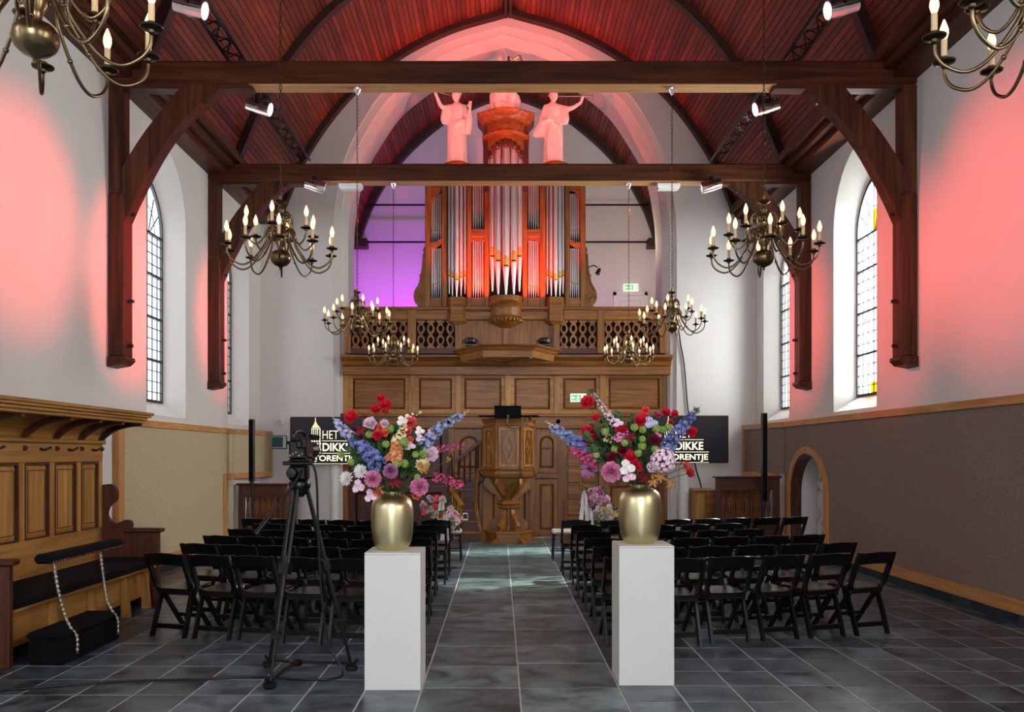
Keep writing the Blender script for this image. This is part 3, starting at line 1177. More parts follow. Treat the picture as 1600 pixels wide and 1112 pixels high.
def framed_panel(x0, x1, z0, z1, y, mat_frame, mat_panel, root, fr=0.07, name='panel', arch=False):
    """A moulded frame with a recessed, bevel-edged panel; y is the face of the framing."""
    fx0, fx1, fz0, fz1 = x0 + fr, x1 - fr, z0 + fr, z1 - fr
    outer = [(x0, z0), (x1, z0), (x1, z1), (x0, z1)]
    if arch:
        hole = round_loop((fx0 + fx1) / 2, (fx1 - fx0) / 2, fz0, fz1 - (fx1 - fx0) / 2, fz1, 6)
    else:
        hole = [(fx0, fz0), (fx1, fz0), (fx1, fz1), (fx0, fz1)]
    part(name + '_frame', MB().prism(outer, y - 0.03, y + 0.02, 'Y', holes=[hole]), mat_frame, root)
    b = 0.035
    m = MB()
    rings = []
    cx, cz = (fx0 + fx1) / 2, (fz0 + fz1) / 2
    for (yy, k) in ((y + 0.025, 0.0), (y + 0.0, b), (y - 0.008, b + 0.012)):
        rings.append([(cx + (p[0] - cx) * (1 - 2 * k / (fx1 - fx0)), yy, cz + (p[1] - cz) * (1 - 2 * k / (fz1 - fz0))) for p in hole])
    m.loft(rings)
    part(name, m, mat_panel, root)


scr = sgroup('wall_screen')
scr.location = (AXC, SY, 0)
sx0, sx1 = px(537, SY) - 0.05, px(1047, SY) + 0.05
part('backing', MB().box(sx0, sx1, SY + 0.03, SY + 0.12, 0, 3.46), 'oakZ', scr)
ZU0, ZU1 = pz(646, SY), pz(584, SY)
us = [(545, 640), (648, 713), (719, 790), (797, 866), (873, 938), (944, 1037)]
for (a, b) in us:
    framed_panel(px(a, SY), px(b, SY), ZU0, ZU1, SY - 0.0, 'benchX', 'oakX', scr, 0.085)
for u in (541, 644, 716, 793.5, 869.5, 941, 1042):
    part('stile', MB().cbox(px(u, SY) - 0.055, px(u, SY) + 0.055, SY - 0.06, SY + 0.03, ZU0 - 0.02, ZU1 + 0.03), 'benchZ', scr)
part('moulding', MB().cbox(sx0, sx1, SY - 0.10, SY + 0.03, ZU0 - 0.07, ZU0 - 0.0, 0.015), 'oakX', scr)
part('frieze', MB().box(sx0, sx1, SY - 0.04, SY + 0.03, ZU0 - 0.26, ZU0 - 0.06), 'oakX', scr)
part('moulding', MB().cbox(sx0, sx1, SY - 0.08, SY + 0.03, ZU0 - 0.30, ZU0 - 0.25, 0.012), 'oakX', scr)
for u in (640, 702, 757, 833, 872, 940):
    m = MB().lathe([(0.0, -0.03), (0.03, -0.025), (0.042, -0.01), (0.045, 0.0)], 10)
    m.xf(Matrix.Translation((px(u, SY), SY - 0.04, ZU0 - 0.16)) @ Matrix.Rotation(R(-90), 4, 'X') @ Matrix.Scale(-1, 4, (0, 0, 1)))
    part('boss', m, 'oakZ', scr)
ZL = ZU0 - 0.30
for u in (541, 705, 759, 832, 876, 940, 1042):
    part('post', MB().cbox(px(u, SY) - 0.06, px(u, SY) + 0.06, SY - 0.06, SY + 0.03, 0, ZL), 'oakZ', scr)
for (a, b) in ((546, 620), (624, 700)):
    framed_panel(px(a, SY), px(b, SY), 1.05, ZL - 0.02, SY, 'redZ', 'redZ', scr, 0.12)
    framed_panel(px(a, SY), px(b, SY), 0.05, 1.02, SY, 'redZ', 'redZ', scr, 0.12)
for (a, b) in ((710, 756), (836, 872)):
    framed_panel(px(a, SY), px(b, SY), 1.30, ZL - 0.06, SY, 'oakZ', 'oakZ', scr, 0.09, arch=True)
    part('moulding', MB().cbox(px(a, SY), px(b, SY), SY - 0.07, SY + 0.02, 1.18, 1.28, 0.012), 'oakX', scr)
    framed_panel(px(a, SY), px(b, SY), 0.06, 1.16, SY, 'oakZ', 'oakZ', scr, 0.09)
framed_panel(px(762, SY), px(829, SY), 0.06, ZL - 0.06, SY, 'oakZ', 'oakZ', scr, 0.1)
framed_panel(px(944, SY), px(1038, SY), 0.06, 1.15, SY, 'oakZ', 'oakZ', scr, 0.12)
part('moulding', MB().cbox(px(944, SY), px(1038, SY), SY - 0.08, SY + 0.02, 1.16, 1.28, 0.012), 'oakX', scr)
framed_panel(px(944, SY), px(1038, SY), 1.29, ZL - 0.04, SY, 'oakZ', 'oakZ', scr, 0.12)
d2 = sgroup('door_2')
da, db = px(881, SY), px(935, SY)
d2.location = ((da + db) / 2, SY, 0)
part('door_leaf', MB().box(da, db, SY - 0.01, SY + 0.02, 0.02, ZL - 0.08), 'oakZ', d2)
zz = 0.12
for k in range(6):
    z2 = zz + 0.325
    part('door_panel', MB().cbox(da + 0.07, da + 0.33, SY - 0.035, SY - 0.01, zz, z2 - 0.04, 0.012), 'oakX', d2)
    part('door_panel', MB().cbox(da + 0.37, db - 0.06, SY - 0.035, SY - 0.01, zz, z2 - 0.04, 0.012), 'oakX', d2)
    zz = z2
for (u, z) in ((740, 1.75), (848, 1.78), (857, 1.78)):
    part('door_latch', MB().bar((px(u, SY) - 0.05, SY - 0.07, z), (px(u, SY) + 0.06, SY - 0.07, z + 0.02), 0.02, 0.02), 'blackmetal', scr)
exit_sign(891, 916, 615, 628, SY - 0.07, 'lit green exit sign on the panelled wood screen right of the pulpit')

# ------------------------------------------------------------------ organ gallery: cornice, parapet, pierced balusters
GY = 17.0
gal = thing('organ_gallery', 'oak organ gallery with moulded cornice and pierced flat balusters', 'gallery', (AXC, GY, 3.3))
gx0, gx1 = px(533, 16.85), px(1050, 16.85)
prof = [(17.12, pz(585, 17)), (16.98, pz(585, 17)), (16.98, pz(573, 17)), (16.93, pz(571, 17)), (16.90, pz(564, 16.9)), (16.80, pz(560, 16.85)), (16.74, pz(558, 16.8)), (16.74, pz(554.5, 16.8)), (17.12, pz(553, 17))]
part('cornice', MB().prism([(p[0], p[1]) for p in prof], gx0, gx1, 'X'), 'oakX', gal)
zb0, zb1 = pz(553, 17.05), pz(544, GY)
zt0, zt1 = pz(500, GY), pz(480, GY)
part('bottom_rail', MB().cbox(px(545, GY), px(1040, GY), GY - 0.02, GY + 0.12, zb0, zb1), 'redX', gal)
part('top_rail', MB().cbox(px(540, GY), px(700, GY), GY - 0.05, GY + 0.14, zt0, zt1 - 0.06, 0.01), 'oakX', gal)
part('hand_rail', MB().cbox(px(538, GY), px(705, GY), GY - 0.09, GY + 0.18, zt1 - 0.06, zt1, 0.015), 'oakX', gal)
part('top_rail', MB().cbox(px(880, GY), px(1042, GY), GY - 0.05, GY + 0.14, zt0, zt1 - 0.06, 0.01), 'oakX', gal)
part('hand_rail', MB().cbox(px(876, GY), px(1044, GY), GY - 0.09, GY + 0.18, zt1 - 0.06, zt1, 0.015), 'oakX', gal)
for (a, b) in ((539, 548), (637, 650), (711, 721), (864, 874), (933, 944), (1030, 1041)):
    part('pier', MB().cbox(px(a, GY), px(b, GY), GY - 0.06, GY + 0.14, zb0, zt1 - 0.02, 0.01), 'oakZ', gal)
part('solid_panel', MB().box(px(718, GY), px(868, GY), GY + 0.06, GY + 0.16, zb0, pz(490, GY)), 'oakZ', gal)
for u in (722, 790, 864):
    part('panel_batten', MB().cbox(px(u, GY) - 0.045, px(u, GY) + 0.045, GY + 0.02, GY + 0.06, zb0, pz(500, GY)), 'oakZ', gal)
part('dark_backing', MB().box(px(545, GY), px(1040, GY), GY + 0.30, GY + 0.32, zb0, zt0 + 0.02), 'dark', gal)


def baluster_mesh(w, h):
    prof = [(0.50, 0.0), (0.50, 0.05), (0.26, 0.12), (0.44, 0.24), (0.48, 0.31), (0.40, 0.40), (0.16, 0.50), (0.40, 0.60), (0.48, 0.69), (0.44, 0.76), (0.26, 0.88), (0.50, 0.95), (0.50, 1.0)]
    sp = spline([Vector(p) for p in prof], 3)
    right = [(p.x * w, p.y * h) for p in sp]
    left = [(-p[0], p[1]) for p in right[::-1]]

    def ell(cz):
        return [(0.25 * w * math.cos(2 * PI * k / 12), cz * h + 0.115 * h * math.sin(2 * PI * k / 12)) for k in range(12)]
    return MB().prism(right + left, GY + 0.02, GY + 0.07, 'Y', holes=[ell(0.29), ell(0.71)])


bh = zt0 - zb1
bme = None
for (a, b, n) in ((548, 637, 6), (650, 711, 4), (874, 933, 4), (944, 1030, 6)):
    for k in range(n):
        u = a + (b - a) * (k + 0.5) / n
        wdt = (b - a) / n * GY / F * 0.86
        if bme is None:
            m = baluster_mesh(wdt, bh)
            m.v = [(p[0], p[1] - GY, p[2]) for p in m.v]
            bme = m.mesh('baluster', 'oakZ')
        o = inst('baluster', bme, gal)
        o.location = Vector((px(u, GY), GY, zb1)) - wloc(gal)

# ------------------------------------------------------------------ organ
OY = 17.0


def ox(u):
    return px(u, OY)


def oz(v):
    return pz(v, OY)


org = thing('pipe_organ', 'carved oak pipe organ with tin pipes, red light glowing on its case', 'organ', (ox(790), OY, oz(490)))
OT = 268
part('case_back', MB().box(ox(664), ox(915), OY + 0.30, OY + 0.9, oz(490), oz(OT)), 'dark', org)
for s in (664, 911):
    part('side_panel', MB().box(ox(s), ox(s + 4), OY + 0.02, OY + 0.9, oz(486), oz(OT)), 'oakZ', org)
for (a, b) in ((664, 672), (690, 698.6), (729.4, 736.6), (756.8, 764.5), (816.5, 824), (843.5, 852.6), (882.8, 890), (907, 915)):
    part('stile', MB().cbox(ox(a), ox(b), OY, OY + 0.3, oz(486), oz(OT), 0.012), 'oakZ', org)
for (a, b) in ((736, 757.5), (824, 844)):
    part('bottom_panel', MB().cbox(ox(a), ox(b), OY + 0.02, OY + 0.2, oz(486), oz(464.5)), 'oakX', org)
    part('transom', MB().cbox(ox(a), ox(b), OY + 0.005, OY + 0.26, oz(370), oz(357.5)), 'oakX', org)
    hd = [(ox(a), oz(370)), (ox(b), oz(370)), (ox(b), oz(377))] + [(ox(a) + (ox(b) - ox(a)) * (1 - t / 8), oz(377 - 4 * math.sin(PI * t / 8))) for t in range(1, 8)] + [(ox(a), oz(377))]
    part('carved_head', MB().prism(hd, OY + 0.03, OY + 0.08, 'Y'), 'oakX', org)
for (a, b, sgn) in ((672, 690, 1), (890, 907, -1)):
    part('bottom_panel', MB().cbox(ox(a), ox(b), OY + 0.02, OY + 0.2, oz(486), oz(464.5)), 'oakX', org)
    lo, hi = (378, 372) if sgn > 0 else (372, 378)
    p = [(ox(a), oz(lo + 9)), (ox(a), oz(lo)), (ox((a + b) / 2), oz(378)), (ox(b), oz(hi)), (ox(b), oz(hi + 9)), (ox((a + b) / 2), oz(386))]
    part('transom', MB().prism(p, OY + 0.005, OY + 0.22, 'Y'), 'oakX', org)
    p = [(ox(a), oz(OT)), (ox(b), oz(OT)), (ox(b), oz(312 if sgn < 0 else 296)), (ox((a + b) / 2), oz(306 if sgn > 0 else 298)), (ox(a), oz(316 if sgn > 0 else 297))]
    part('carved_head', MB().prism(p, OY + 0.03, OY + 0.08, 'Y'), 'oakX', org)
part('plinth', MB().cbox(ox(660), ox(919), OY - 0.04, OY + 0.4, oz(500), oz(486), 0.02), 'oakX', org)
part('base_moulding', MB().cbox(ox(656), ox(923), OY - 0.08, OY + 0.4, oz(484), oz(480), 0.012), 'oakX', org)
part('top_rail', MB().cbox(ox(660), ox(919), OY - 0.04, OY + 0.4, oz(OT), oz(OT - 8), 0.02), 'oakX', org)


def half_tower(cx, r, v_cap, cap, n=20):
    """Half-round bracket under a tower of pipes."""
    prof = [(0.0, oz(519)), (0.03, oz(518)), (0.035, oz(515)), (0.02, oz(513)), (r * 0.35, oz(511)), (r * 0.75, oz(506)), (r * 0.98, oz(500.5)), (r * 1.06, oz(498)), (r * 0.96, oz(495)),
            (r * 0.94, oz(484)), (r * 1.0, oz(480)), (r * 1.10, oz(478)), (r * 1.06, oz(475)), (r * 0.98, oz(472)), (r * 0.98, oz(464)), (0.0, oz(463.5))]
    return MB().lathe(prof, n, (cx, OY + 0.05, 0), PI, 2 * PI)


CXO = ox(790.5)
RT = (ox(817) - ox(764)) / 2
part('tower_bracket', half_tower(CXO, RT, 0, 0, 24), 'oakX', org, smooth=35)
m = MB()
for k in range(13):
    a = PI + PI * (k + 0.5) / 13
    m.sphere((CXO + RT * 0.98 * math.cos(a), OY + 0.05 + RT * 0.98 * math.sin(a), oz(501)), 0.030, 7, 5, 1, 1, 1.5)
part('scalloped_fringe', m, 'oakZ', org, smooth=True)
for (u0, u1) in ((698.6, 733), (849, 882.8)):
    c, r = ox((u0 + u1) / 2 - (1.6 if u0 < 800 else -1.6)), (ox(u1) - ox(u0)) / 2
    poly = lambda k, yy: [(c - r * k, OY + 0.06), (c - r * 0.55 * k, OY - r * 0.62 * k), (c + r * 0.55 * k, OY - r * 0.62 * k), (c + r * k, OY + 0.06)]
    m = MB()
    rings = [[(p[0], p[1], oz(v)) for p in poly(k, 0)] for (v, k) in ((516, 0.1), (510, 0.25), (505, 0.75), (503, 0.98), (501, 1.02), (486, 0.94), (482, 0.98), (479, 1.06), (475, 1.0), (465, 0.96), (464, 0.3))]
    m.loft(rings)
    part('tower_bracket', m, 'oakX', org)
    m = MB().sphere((c, OY - 0.02, oz(514)), 0.045, 8, 6)
    part('drop_finial', m, 'oakZ', org, smooth=True)
    # side tower cap, statue base
    m = MB().loft([[(p[0], p[1], oz(v)) for p in poly(k, 0)] for (v, k) in ((285, 0.98), (279, 1.0), (274, 1.12), (270, 1.2), (266, 1.24), (263, 1.2), (262, 0.7))])
    part('tower_cap', m, 'oakX', org)
    m = MB().lathe([(0.30, oz(262)), (0.30, oz(259)), (0.25, oz(257)), (0.22, oz(255.5))], 20, (c, OY + 0.03, 0))
    part('statue_base', m, 'oakX', org, smooth=35)
# central tower head: side walls, frieze, cornice
hw = ox(826) - CXO
part('tower_side', MB().box(CXO - hw, CXO - hw + 0.1, OY - 0.02, OY + 0.6, oz(300), oz(196)), 'redZ', org)
part('tower_side', MB().box(CXO + hw - 0.1, CXO + hw, OY - 0.02, OY + 0.6, oz(300), oz(196)), 'redZ', org)


def head(prof, arc=0.32, n=14):
    # shallow bowed section: plan bows out towards the viewer between the two sides
    rings = []
    for (z, grow) in prof:
        w_ = hw + grow
        fr = [(CXO + w_ * (2 * k / n - 1), OY - 0.04 - grow - arc * math.sin(PI * k / n), z) for k in range(n + 1)]
        rings.append(fr + [(CXO + w_, OY + 0.5, z), (CXO - w_, OY + 0.5, z)])
    return MB().loft(rings)


part('tower_frieze', head([(oz(236), -0.06), (oz(196), -0.06)]), 'oakX', org, smooth=40)
part('tower_cornice', head([(oz(198), -0.05), (oz(195), 0.02), (oz(192), 0.03), (oz(189), 0.06), (oz(186), 0.10), (oz(183.5), 0.12), (oz(182), 0.12), (oz(180.5), 0.05)]), 'oakX', org, smooth=40)
part('tower_moulding', head([(oz(219), -0.05), (oz(217), 0.0), (oz(214), 0.02), (oz(213), -0.05)]), 'oakX', org, smooth=40)
m = MB()
for k in range(9):
    t = k / 8
    a = PI * t
    x = CXO + (hw - 0.13) * (2 * t - 1)
    z = oz(231 + 10 * abs(2 * t - 1) ** 2)
    y = OY - 0.08 - 0.32 * math.sin(a)
    m.sphere((x, y, z), 0.05, 8, 6, 1.1, 0.6, 1.0)
    m.tube([(x + 0.05 * math.cos(q * 0.8), y - 0.02, z - 0.06 + 0.05 * math.sin(q * 0.8)) for q in range(8)], 0.014, 5)
part('carved_shade', m, 'redX', org, smooth=True, kind='stuff')

PIPE_CACHE = {}


def pipe(x, y, r, v_top, v_mouth, v_foot, shield=0.0):
    z0, zm, z1 = oz(v_foot), oz(v_mouth), oz(v_top)
    m = MB().lathe([(r * 0.22, z0), (r * 0.25, z0 + 0.01), (r, zm), (r, z1)], 14, (x, y, 0))
    p = part('organ_pipe', m, 'tin', org, smooth=40)
    h = max(0.05, r * 1.15)
    if shield:
        # gilded, pointed mouth shield bent round the front of the pipe
        vs, n = [], 8
        mm = MB()
        rows = [(-h * 0.9, 0.75), (-h * 0.3, 0.95), (h * 0.6, 0.95), (h * 1.2, 0.8), (h * 1.75, 0.35), (h * 2.0, 0.06)]
        for (dz, wd) in rows:
            for k in range(n + 1):
                a = -PI / 2 + (k / n - 0.5) * PI * 0.86 * wd
                rr = r * 1.05 if dz > 0 else r * (1.05 + 0.1 * dz / h)
                vs.append((x + rr * math.cos(a), y + rr * math.sin(a), zm + dz))
        fs = [(i * (n + 1) + k, i * (n + 1) + k + 1, (i + 1) * (n + 1) + k + 1, (i + 1) * (n + 1) + k) for i in range(len(rows) - 1) for k in range(n)]
        part('mouth_shield', mm.add(vs, fs), 'giltmouth', p, smooth=True)
        part('mouth_slot', MB().box(x - r * 0.62, x + r * 0.62, y - r * 1.07, y - r * 0.9, zm - h * 0.62, zm - h * 0.3), 'dark', p)
    else:
        part('mouth_lip', MB().cbox(x - r * 0.8, x + r * 0.8, y - r * 1.1, y - r * 0.5, zm - 0.012, zm + 0.02, 0.004), 'giltmouth', p)


# centre tower: five great pipes on a half circle
for (u, dy, vm, vf) in ((769.5, 0.02, 398, 455), (778.5, -0.16, 408, 462), (790.5, -0.23, 417, 464), (802.5, -0.16, 408, 462), (811.5, 0.02, 398, 455)):
    pipe(ox(u), OY + dy, 0.066 if dy > -0.1 else 0.073, 234, vm, vf, 1)
for c, s in ((714, 1), (867.8, 1)):
    for (du, dy, vm, vf) in ((-12.4, 0.06, 428, 458), (-6.7, -0.05, 432, 463), (0, -0.10, 437, 465), (6.7, -0.05, 432, 463), (12.4, 0.06, 428, 458)):
        pipe(ox(c + du), OY + dy, 0.036 if abs(du) > 3 else 0.044, 284, vm, vf, 1)
for (a, b, sg) in ((737.5, 756, 1), (825, 843, -1)):
    n = 5
    for k in range(n):
        u = a + (b - a) * (k + 0.5) / n
        q = k if sg > 0 else n - 1 - k
        pipe(ox(u), OY + 0.12, 0.0205, 284, 345 - q * 3.2, 357)
        pipe(ox(u), OY + 0.12, 0.0205, 374, 443 + 4 * math.sin(PI * (k + 0.5) / n), 464)
for (a, b, sg) in ((672.5, 689.5, 1), (890.5, 906.5, -1)):
    n = 5
    for k in range(n):
        u = a + (b - a) * (k + 0.5) / n
        q = k if sg > 0 else n - 1 - k
        pipe(ox(u), OY + 0.12, 0.019, 300, 358, 376)
        pipe(ox(u), OY + 0.12, 0.019, 386, 443 - q * 1.0, 464)


def wing(sgn):
    def X(u):          # mirrored about the organ's axis
        return ox(u) if sgn < 0 else ox(1579 - u)
    pts = [(664, 385), (662, 386), (661, 392), (663, 397), (662, 412), (659, 424), (655, 430), (657, 436), (655, 442), (648, 452), (646, 462), (648, 472), (652, 476), (650, 481), (645, 484), (664, 484)]
    sp = spline([Vector((X(p[0]), oz(p[1]))) for p in pts[:-1]], 4)
    part('carved_wing', MB().prism([(p.x, p.y) for p in sp] + [(X(664.5), oz(484)), (X(664.5), oz(385))], OY + 0.02, OY + 0.09, 'Y'), 'oakZ', org)
    cx, cz = X(655.5), oz(466)
    m = MB().tube([(cx + 0.012 * (9 - 0.7 * k) * math.cos(k * 0.6), OY + 0.01, cz + 0.012 * (9 - 0.7 * k) * math.sin(k * 0.6)) for k in range(13)], 0.022, 6)
    m.sphere((cx, OY + 0.01, cz), 0.035, 8, 6)
    m.tube([(X(662), OY + 0.01, oz(396)), (X(660), OY + 0.01, oz(420)), (X(656), OY + 0.01, oz(440)), (X(649), OY + 0.01, oz(456))], 0.018, 6)
    part('scroll', m, 'oakZ', org, smooth=True)


wing(-1)
wing(1)
# small lamp on a bent stem beside the organ
t = thing('gooseneck_lamp', 'small black lamp on a bent stem at the right of the organ', 'lamp', (ox(920), OY + 0.2, oz(425)))
m = MB().tube(spline([Vector((ox(919), OY + 0.2, oz(428))), Vector((ox(921), OY + 0.15, oz(416))), Vector((ox(929), OY + 0.1, oz(413))), Vector((ox(934), OY + 0.05, oz(417)))], 5), 0.012, 6)
part('stem', m, 'blackmetal', t, smooth=True)
m = MB().lathe([(0.02, 0.05), (0.035, 0.03), (0.045, -0.06), (0.05, -0.08), (0.0, -0.08)], 12).xf(Matrix.Translation((ox(936), OY + 0.04, oz(422))) @ Matrix.Rotation(R(25), 4, 'Y') @ Matrix.Scale(-1, 4, (0, 0, 1)) @ Matrix.Scale(-1, 4, (0, 0, 1)))
part('lamp_head', m, 'blackmetal', t, smooth=True)
t = tag(part('loudspeaker', MB().cbox(-3.3, -3.08, 18.2, 18.5, 3.6, pz(452, 18.2), 0.01), 'black'), 'black box loudspeaker standing behind the left end of the gallery rail', 'speaker')

# ------------------------------------------------------------------ statues: each body one continuous figure
def body_object(mb, mat, parent, voxel=0.018, name='figure'):
    o = part(name, mb, mat, parent)
    md = o.modifiers.new('merge', 'REMESH')
    md.mode = 'VOXEL'
    md.voxel_size = voxel
    md.use_smooth_shade = True
    ms = o.modifiers.new('soften', 'SMOOTH')
    ms.iterations = 2
    ms.factor = 0.4
    return o


def robe(mb, secs, n=40):
    # secs: (z, cx, cy, rx, ry, fold depth, folds, phase)
    rings = []
    for (z, cx, cy, rx, ry, fa, nf, ph) in secs:
        r_ = []
        for k in range(n):
            a = 2 * PI * k / n
            q = 1 + fa * math.sin(nf * a + ph) + fa * 0.5 * math.sin(2.3 * nf * a + ph * 2)
            r_.append((cx + rx * q * math.cos(a), cy + ry * q * math.sin(a), z))
        rings.append(r_)
    mb.loft(rings)
    return mb


def limb(mb, pts, rs, n=10):
    P = spline([Vector(p) for p in pts], 4)
    m = len(P)
    rr = []
    for i in range(m):
        t = i / (m - 1) * (len(rs) - 1)
        k = min(int(t), len(rs) - 2)
        rr.append(rs[k] + (rs[k + 1] - rs[k]) * (t - k))
    mb.tube(P, rr, n)
    mb.sphere(P[0], rr[0], n, 6)
    mb.sphere(P[-1], rr[-1], n, 6)
    return mb


def head_mb(mb, c, tilt=0.0, turn=0.0, s=1.0):
    T = Matrix.Translation(c) @ Matrix.Rotation(turn, 4, 'Z') @ Matrix.Rotation(tilt, 4, 'X') @ Matrix.Scale(s, 4)
    st = len(mb.v)
    mb.sphere((0, 0, 0), 0.1, 16, 12, 0.78, 0.95, 1.15)                # skull
    mb.sphere((0, -0.025, -0.05), 0.07, 12, 9, 0.82, 0.9, 1.0)         # jaw
    mb.tube([(0, -0.088, 0.015), (0, -0.108, -0.018), (0, -0.095, -0.028)], [0.010, 0.017, 0.012], 6)   # nose
    for sx in (-1, 1):
        mb.sphere((sx * 0.032, -0.082, 0.018), 0.014, 8, 6)            # brow and eyes
        mb.sphere((sx * 0.078, 0.005, -0.005), 0.022, 8, 6, 0.5, 0.8, 1.2)     # ears
    mb.tube([(-0.022, -0.088, -0.052), (0, -0.096, -0.052), (0.022, -0.088, -0.052)], 0.009, 6)     # mouth
    rg = random.Random(3)
    for k in range(26):                                                 # curls
        a, e = rg.uniform(0, 2 * PI), rg.uniform(0.1, 1.4)
        p = (0.082 * math.cos(a) * math.cos(e), 0.025 + 0.088 * math.sin(a) * math.cos(e), 0.02 + 0.115 * math.sin(e))
        if p[1] < -0.04 and p[2] < 0.06:
            continue
        mb.sphere(p, 0.026, 7, 5)
    mb.xf(T, st)


def hand(mb, wrist, d, curl=0.5, s=1.0, up=(0, 0, 1)):
    """Palm and five fingers leaving the wrist in direction d."""
    d = Vector(d).normalized()
    side = d.cross(Vector(up))
    if side.length < 1e-4:
        side = Vector((1, 0, 0))
    side.normalize()
    nrm = side.cross(d)
    w_ = Vector(wrist)
    limb(mb, [w_, w_ + d * 0.05 * s, w_ + d * 0.09 * s], [0.026 * s, 0.034 * s, 0.034 * s], 8)
    for k in range(4):
        b = w_ + d * 0.09 * s + side * (k - 1.5) * 0.02 * s
        L = (0.06, 0.07, 0.066, 0.05)[k] * s
        m1 = b + d * L * 0.6 - nrm * L * 0.25 * curl
        limb(mb, [b, m1, m1 + d * L * 0.5 * (1 - curl) - nrm * L * 0.5 * curl], [0.012 * s, 0.011 * s, 0.009 * s], 6)
    b = w_ + d * 0.035 * s + side * 0.03 * s
    limb(mb, [b, b + side * 0.035 * s + d * 0.03 * s, b + side * 0.04 * s + d * 0.065 * s], [0.014 * s, 0.012 * s, 0.009 * s], 6)


def angel(cx, cy, z0, sgn, label):
    """Robed figure blowing a long trumpet; sgn = -1: trumpet to the left, +1: to the right."""
    t = thing('angel_statue', label, 'statue', (cx, cy, z0), group='trumpet angels on the organ')
    H = pz(141, OY) - z0        # full height
    m = MB()

    def S(z, x, y, rx, ry, fa, nf, ph):
        return (z0 + z * H, cx + x, cy + y, rx, ry, fa, nf, ph)
    robe(m, [S(0.0, 0.0, 0, 0.21, 0.17, 0.10, 9, 0.2), S(0.05, 0.0, 0, 0.20, 0.16, 0.10, 9, 0.4), S(0.2, 0.0, 0, 0.185, 0.15, 0.09, 9, 0.7), S(0.38, 0.01 * sgn, 0, 0.185, 0.145, 0.07, 9, 1.1),
             S(0.5, 0.015 * sgn, 0, 0.175, 0.135, 0.05, 8, 1.4), S(0.58, 0.01 * sgn, 0, 0.150, 0.115, 0.03, 8, 1.6), S(0.63, 0.0, 0, 0.140, 0.11, 0.02, 8, 1.7),
             S(0.70, 0.0, 0, 0.155, 0.12, 0.02, 7, 1.9), S(0.77, 0.0, 0, 0.175, 0.11, 0.01, 7, 2.0), S(0.805, 0.0, 0.0, 0.14, 0.085, 0, 7, 2), S(0.835, 0, 0, 0.06, 0.055, 0, 7, 2)])
    # over-robe hem swinging diagonally across the hips
    for k in range(3):
        m.tube(spline([Vector((cx - sgn * 0.17, cy - 0.06, z0 + (0.60 - 0.02 * k) * H)), Vector((cx - sgn * 0.03, cy - 0.15, z0 + (0.55 - 0.025 * k) * H)), Vector((cx + sgn * 0.16, cy - 0.10, z0 + (0.47 - 0.03 * k) * H))], 5), 0.016, 6)
    for k in range(5):
        x = cx + (-0.12 + 0.06 * k)
        m.tube(spline([Vector((x * 0.7 + cx * 0.3, cy - 0.13, z0 + 0.46 * H)), Vector((x, cy - 0.155, z0 + 0.25 * H)), Vector((x + 0.01, cy - 0.17, z0 + 0.01 * H))], 4), [0.012] * 4 + [0.018] * 5, 6)
    sh = z0 + 0.775 * H
    # trumpet arm: raised, elbow low
    e = (cx + sgn * 0.30, cy - 0.10, z0 + 0.755 * H)
    if sgn < 0:
        wr_ = (cx + sgn * 0.41, cy - 0.18, z0 + 0.90 * H)
    else:
        wr_ = (cx + sgn * 0.55, cy - 0.14, z0 + 0.80 * H)
        e = (cx + sgn * 0.34, cy - 0.08, z0 + 0.735 * H)
    limb(m, [(cx + sgn * 0.14, cy, sh), e, wr_], [0.06, 0.048, 0.030])
    hand(m, wr_, (sgn * 0.25, -0.1, 0.9), 0.8)
    # wide sleeve hanging from that arm
    robe(m, [(z0 + 0.53 * H, cx + sgn * 0.24, cy - 0.04, 0.05, 0.055, 0.15, 5, 0), (z0 + 0.6 * H, cx + sgn * 0.245, cy - 0.05, 0.085, 0.07, 0.12, 5, 0), (z0 + 0.70 * H, cx + sgn * 0.225, cy - 0.05, 0.085, 0.06, 0.06, 5, 0), (z0 + 0.775 * H, cx + sgn * 0.17, cy - 0.03, 0.06, 0.05, 0, 5, 0)], 20)
    # other arm
    if sgn < 0:
        e2, w2 = (cx + 0.235, cy - 0.06, z0 + 0.62 * H), (cx + 0.265, cy - 0.19, z0 + 0.70 * H)
        limb(m, [(cx + 0.14, cy, sh), e2, w2], [0.06, 0.05, 0.030])
        hand(m, w2, (0.05, -0.15, 1), 0.15, up=(0, 1, 0))
        robe(m, [(z0 + 0.39 * H, cx + 0.215, cy - 0.06, 0.05, 0.05, 0.15, 5, 0), (z0 + 0.47 * H, cx + 0.23, cy - 0.08, 0.075, 0.07, 0.12, 5, 0), (z0 + 0.57 * H, cx + 0.24, cy - 0.09, 0.075, 0.075, 0.06, 5, 0), (z0 + 0.655 * H, cx + 0.245, cy - 0.12, 0.05, 0.05, 0, 5, 0)], 20)
    else:
        e2, w2 = (cx - 0.24, cy + 0.0, z0 + 0.60 * H), (cx - 0.13, cy - 0.16, z0 + 0.56 * H)
        limb(m, [(cx - 0.14, cy, sh), e2, w2], [0.06, 0.05, 0.030])
        hand(m, w2, (0.8, -0.3, 0.1), 0.6)
        robe(m, [(z0 + 0.36 * H, cx - 0.24, cy - 0.02, 0.15, 0.05, 0.08, 6, 0), (z0 + 0.42 * H, cx - 0.24, cy - 0.02, 0.15, 0.06, 0.10, 6, 0), (z0 + 0.52 * H, cx - 0.22, cy - 0.02, 0.10, 0.06, 0.08, 6, 0), (z0 + 0.63 * H, cx - 0.20, cy - 0.01, 0.06, 0.06, 0, 6, 0)], 24)
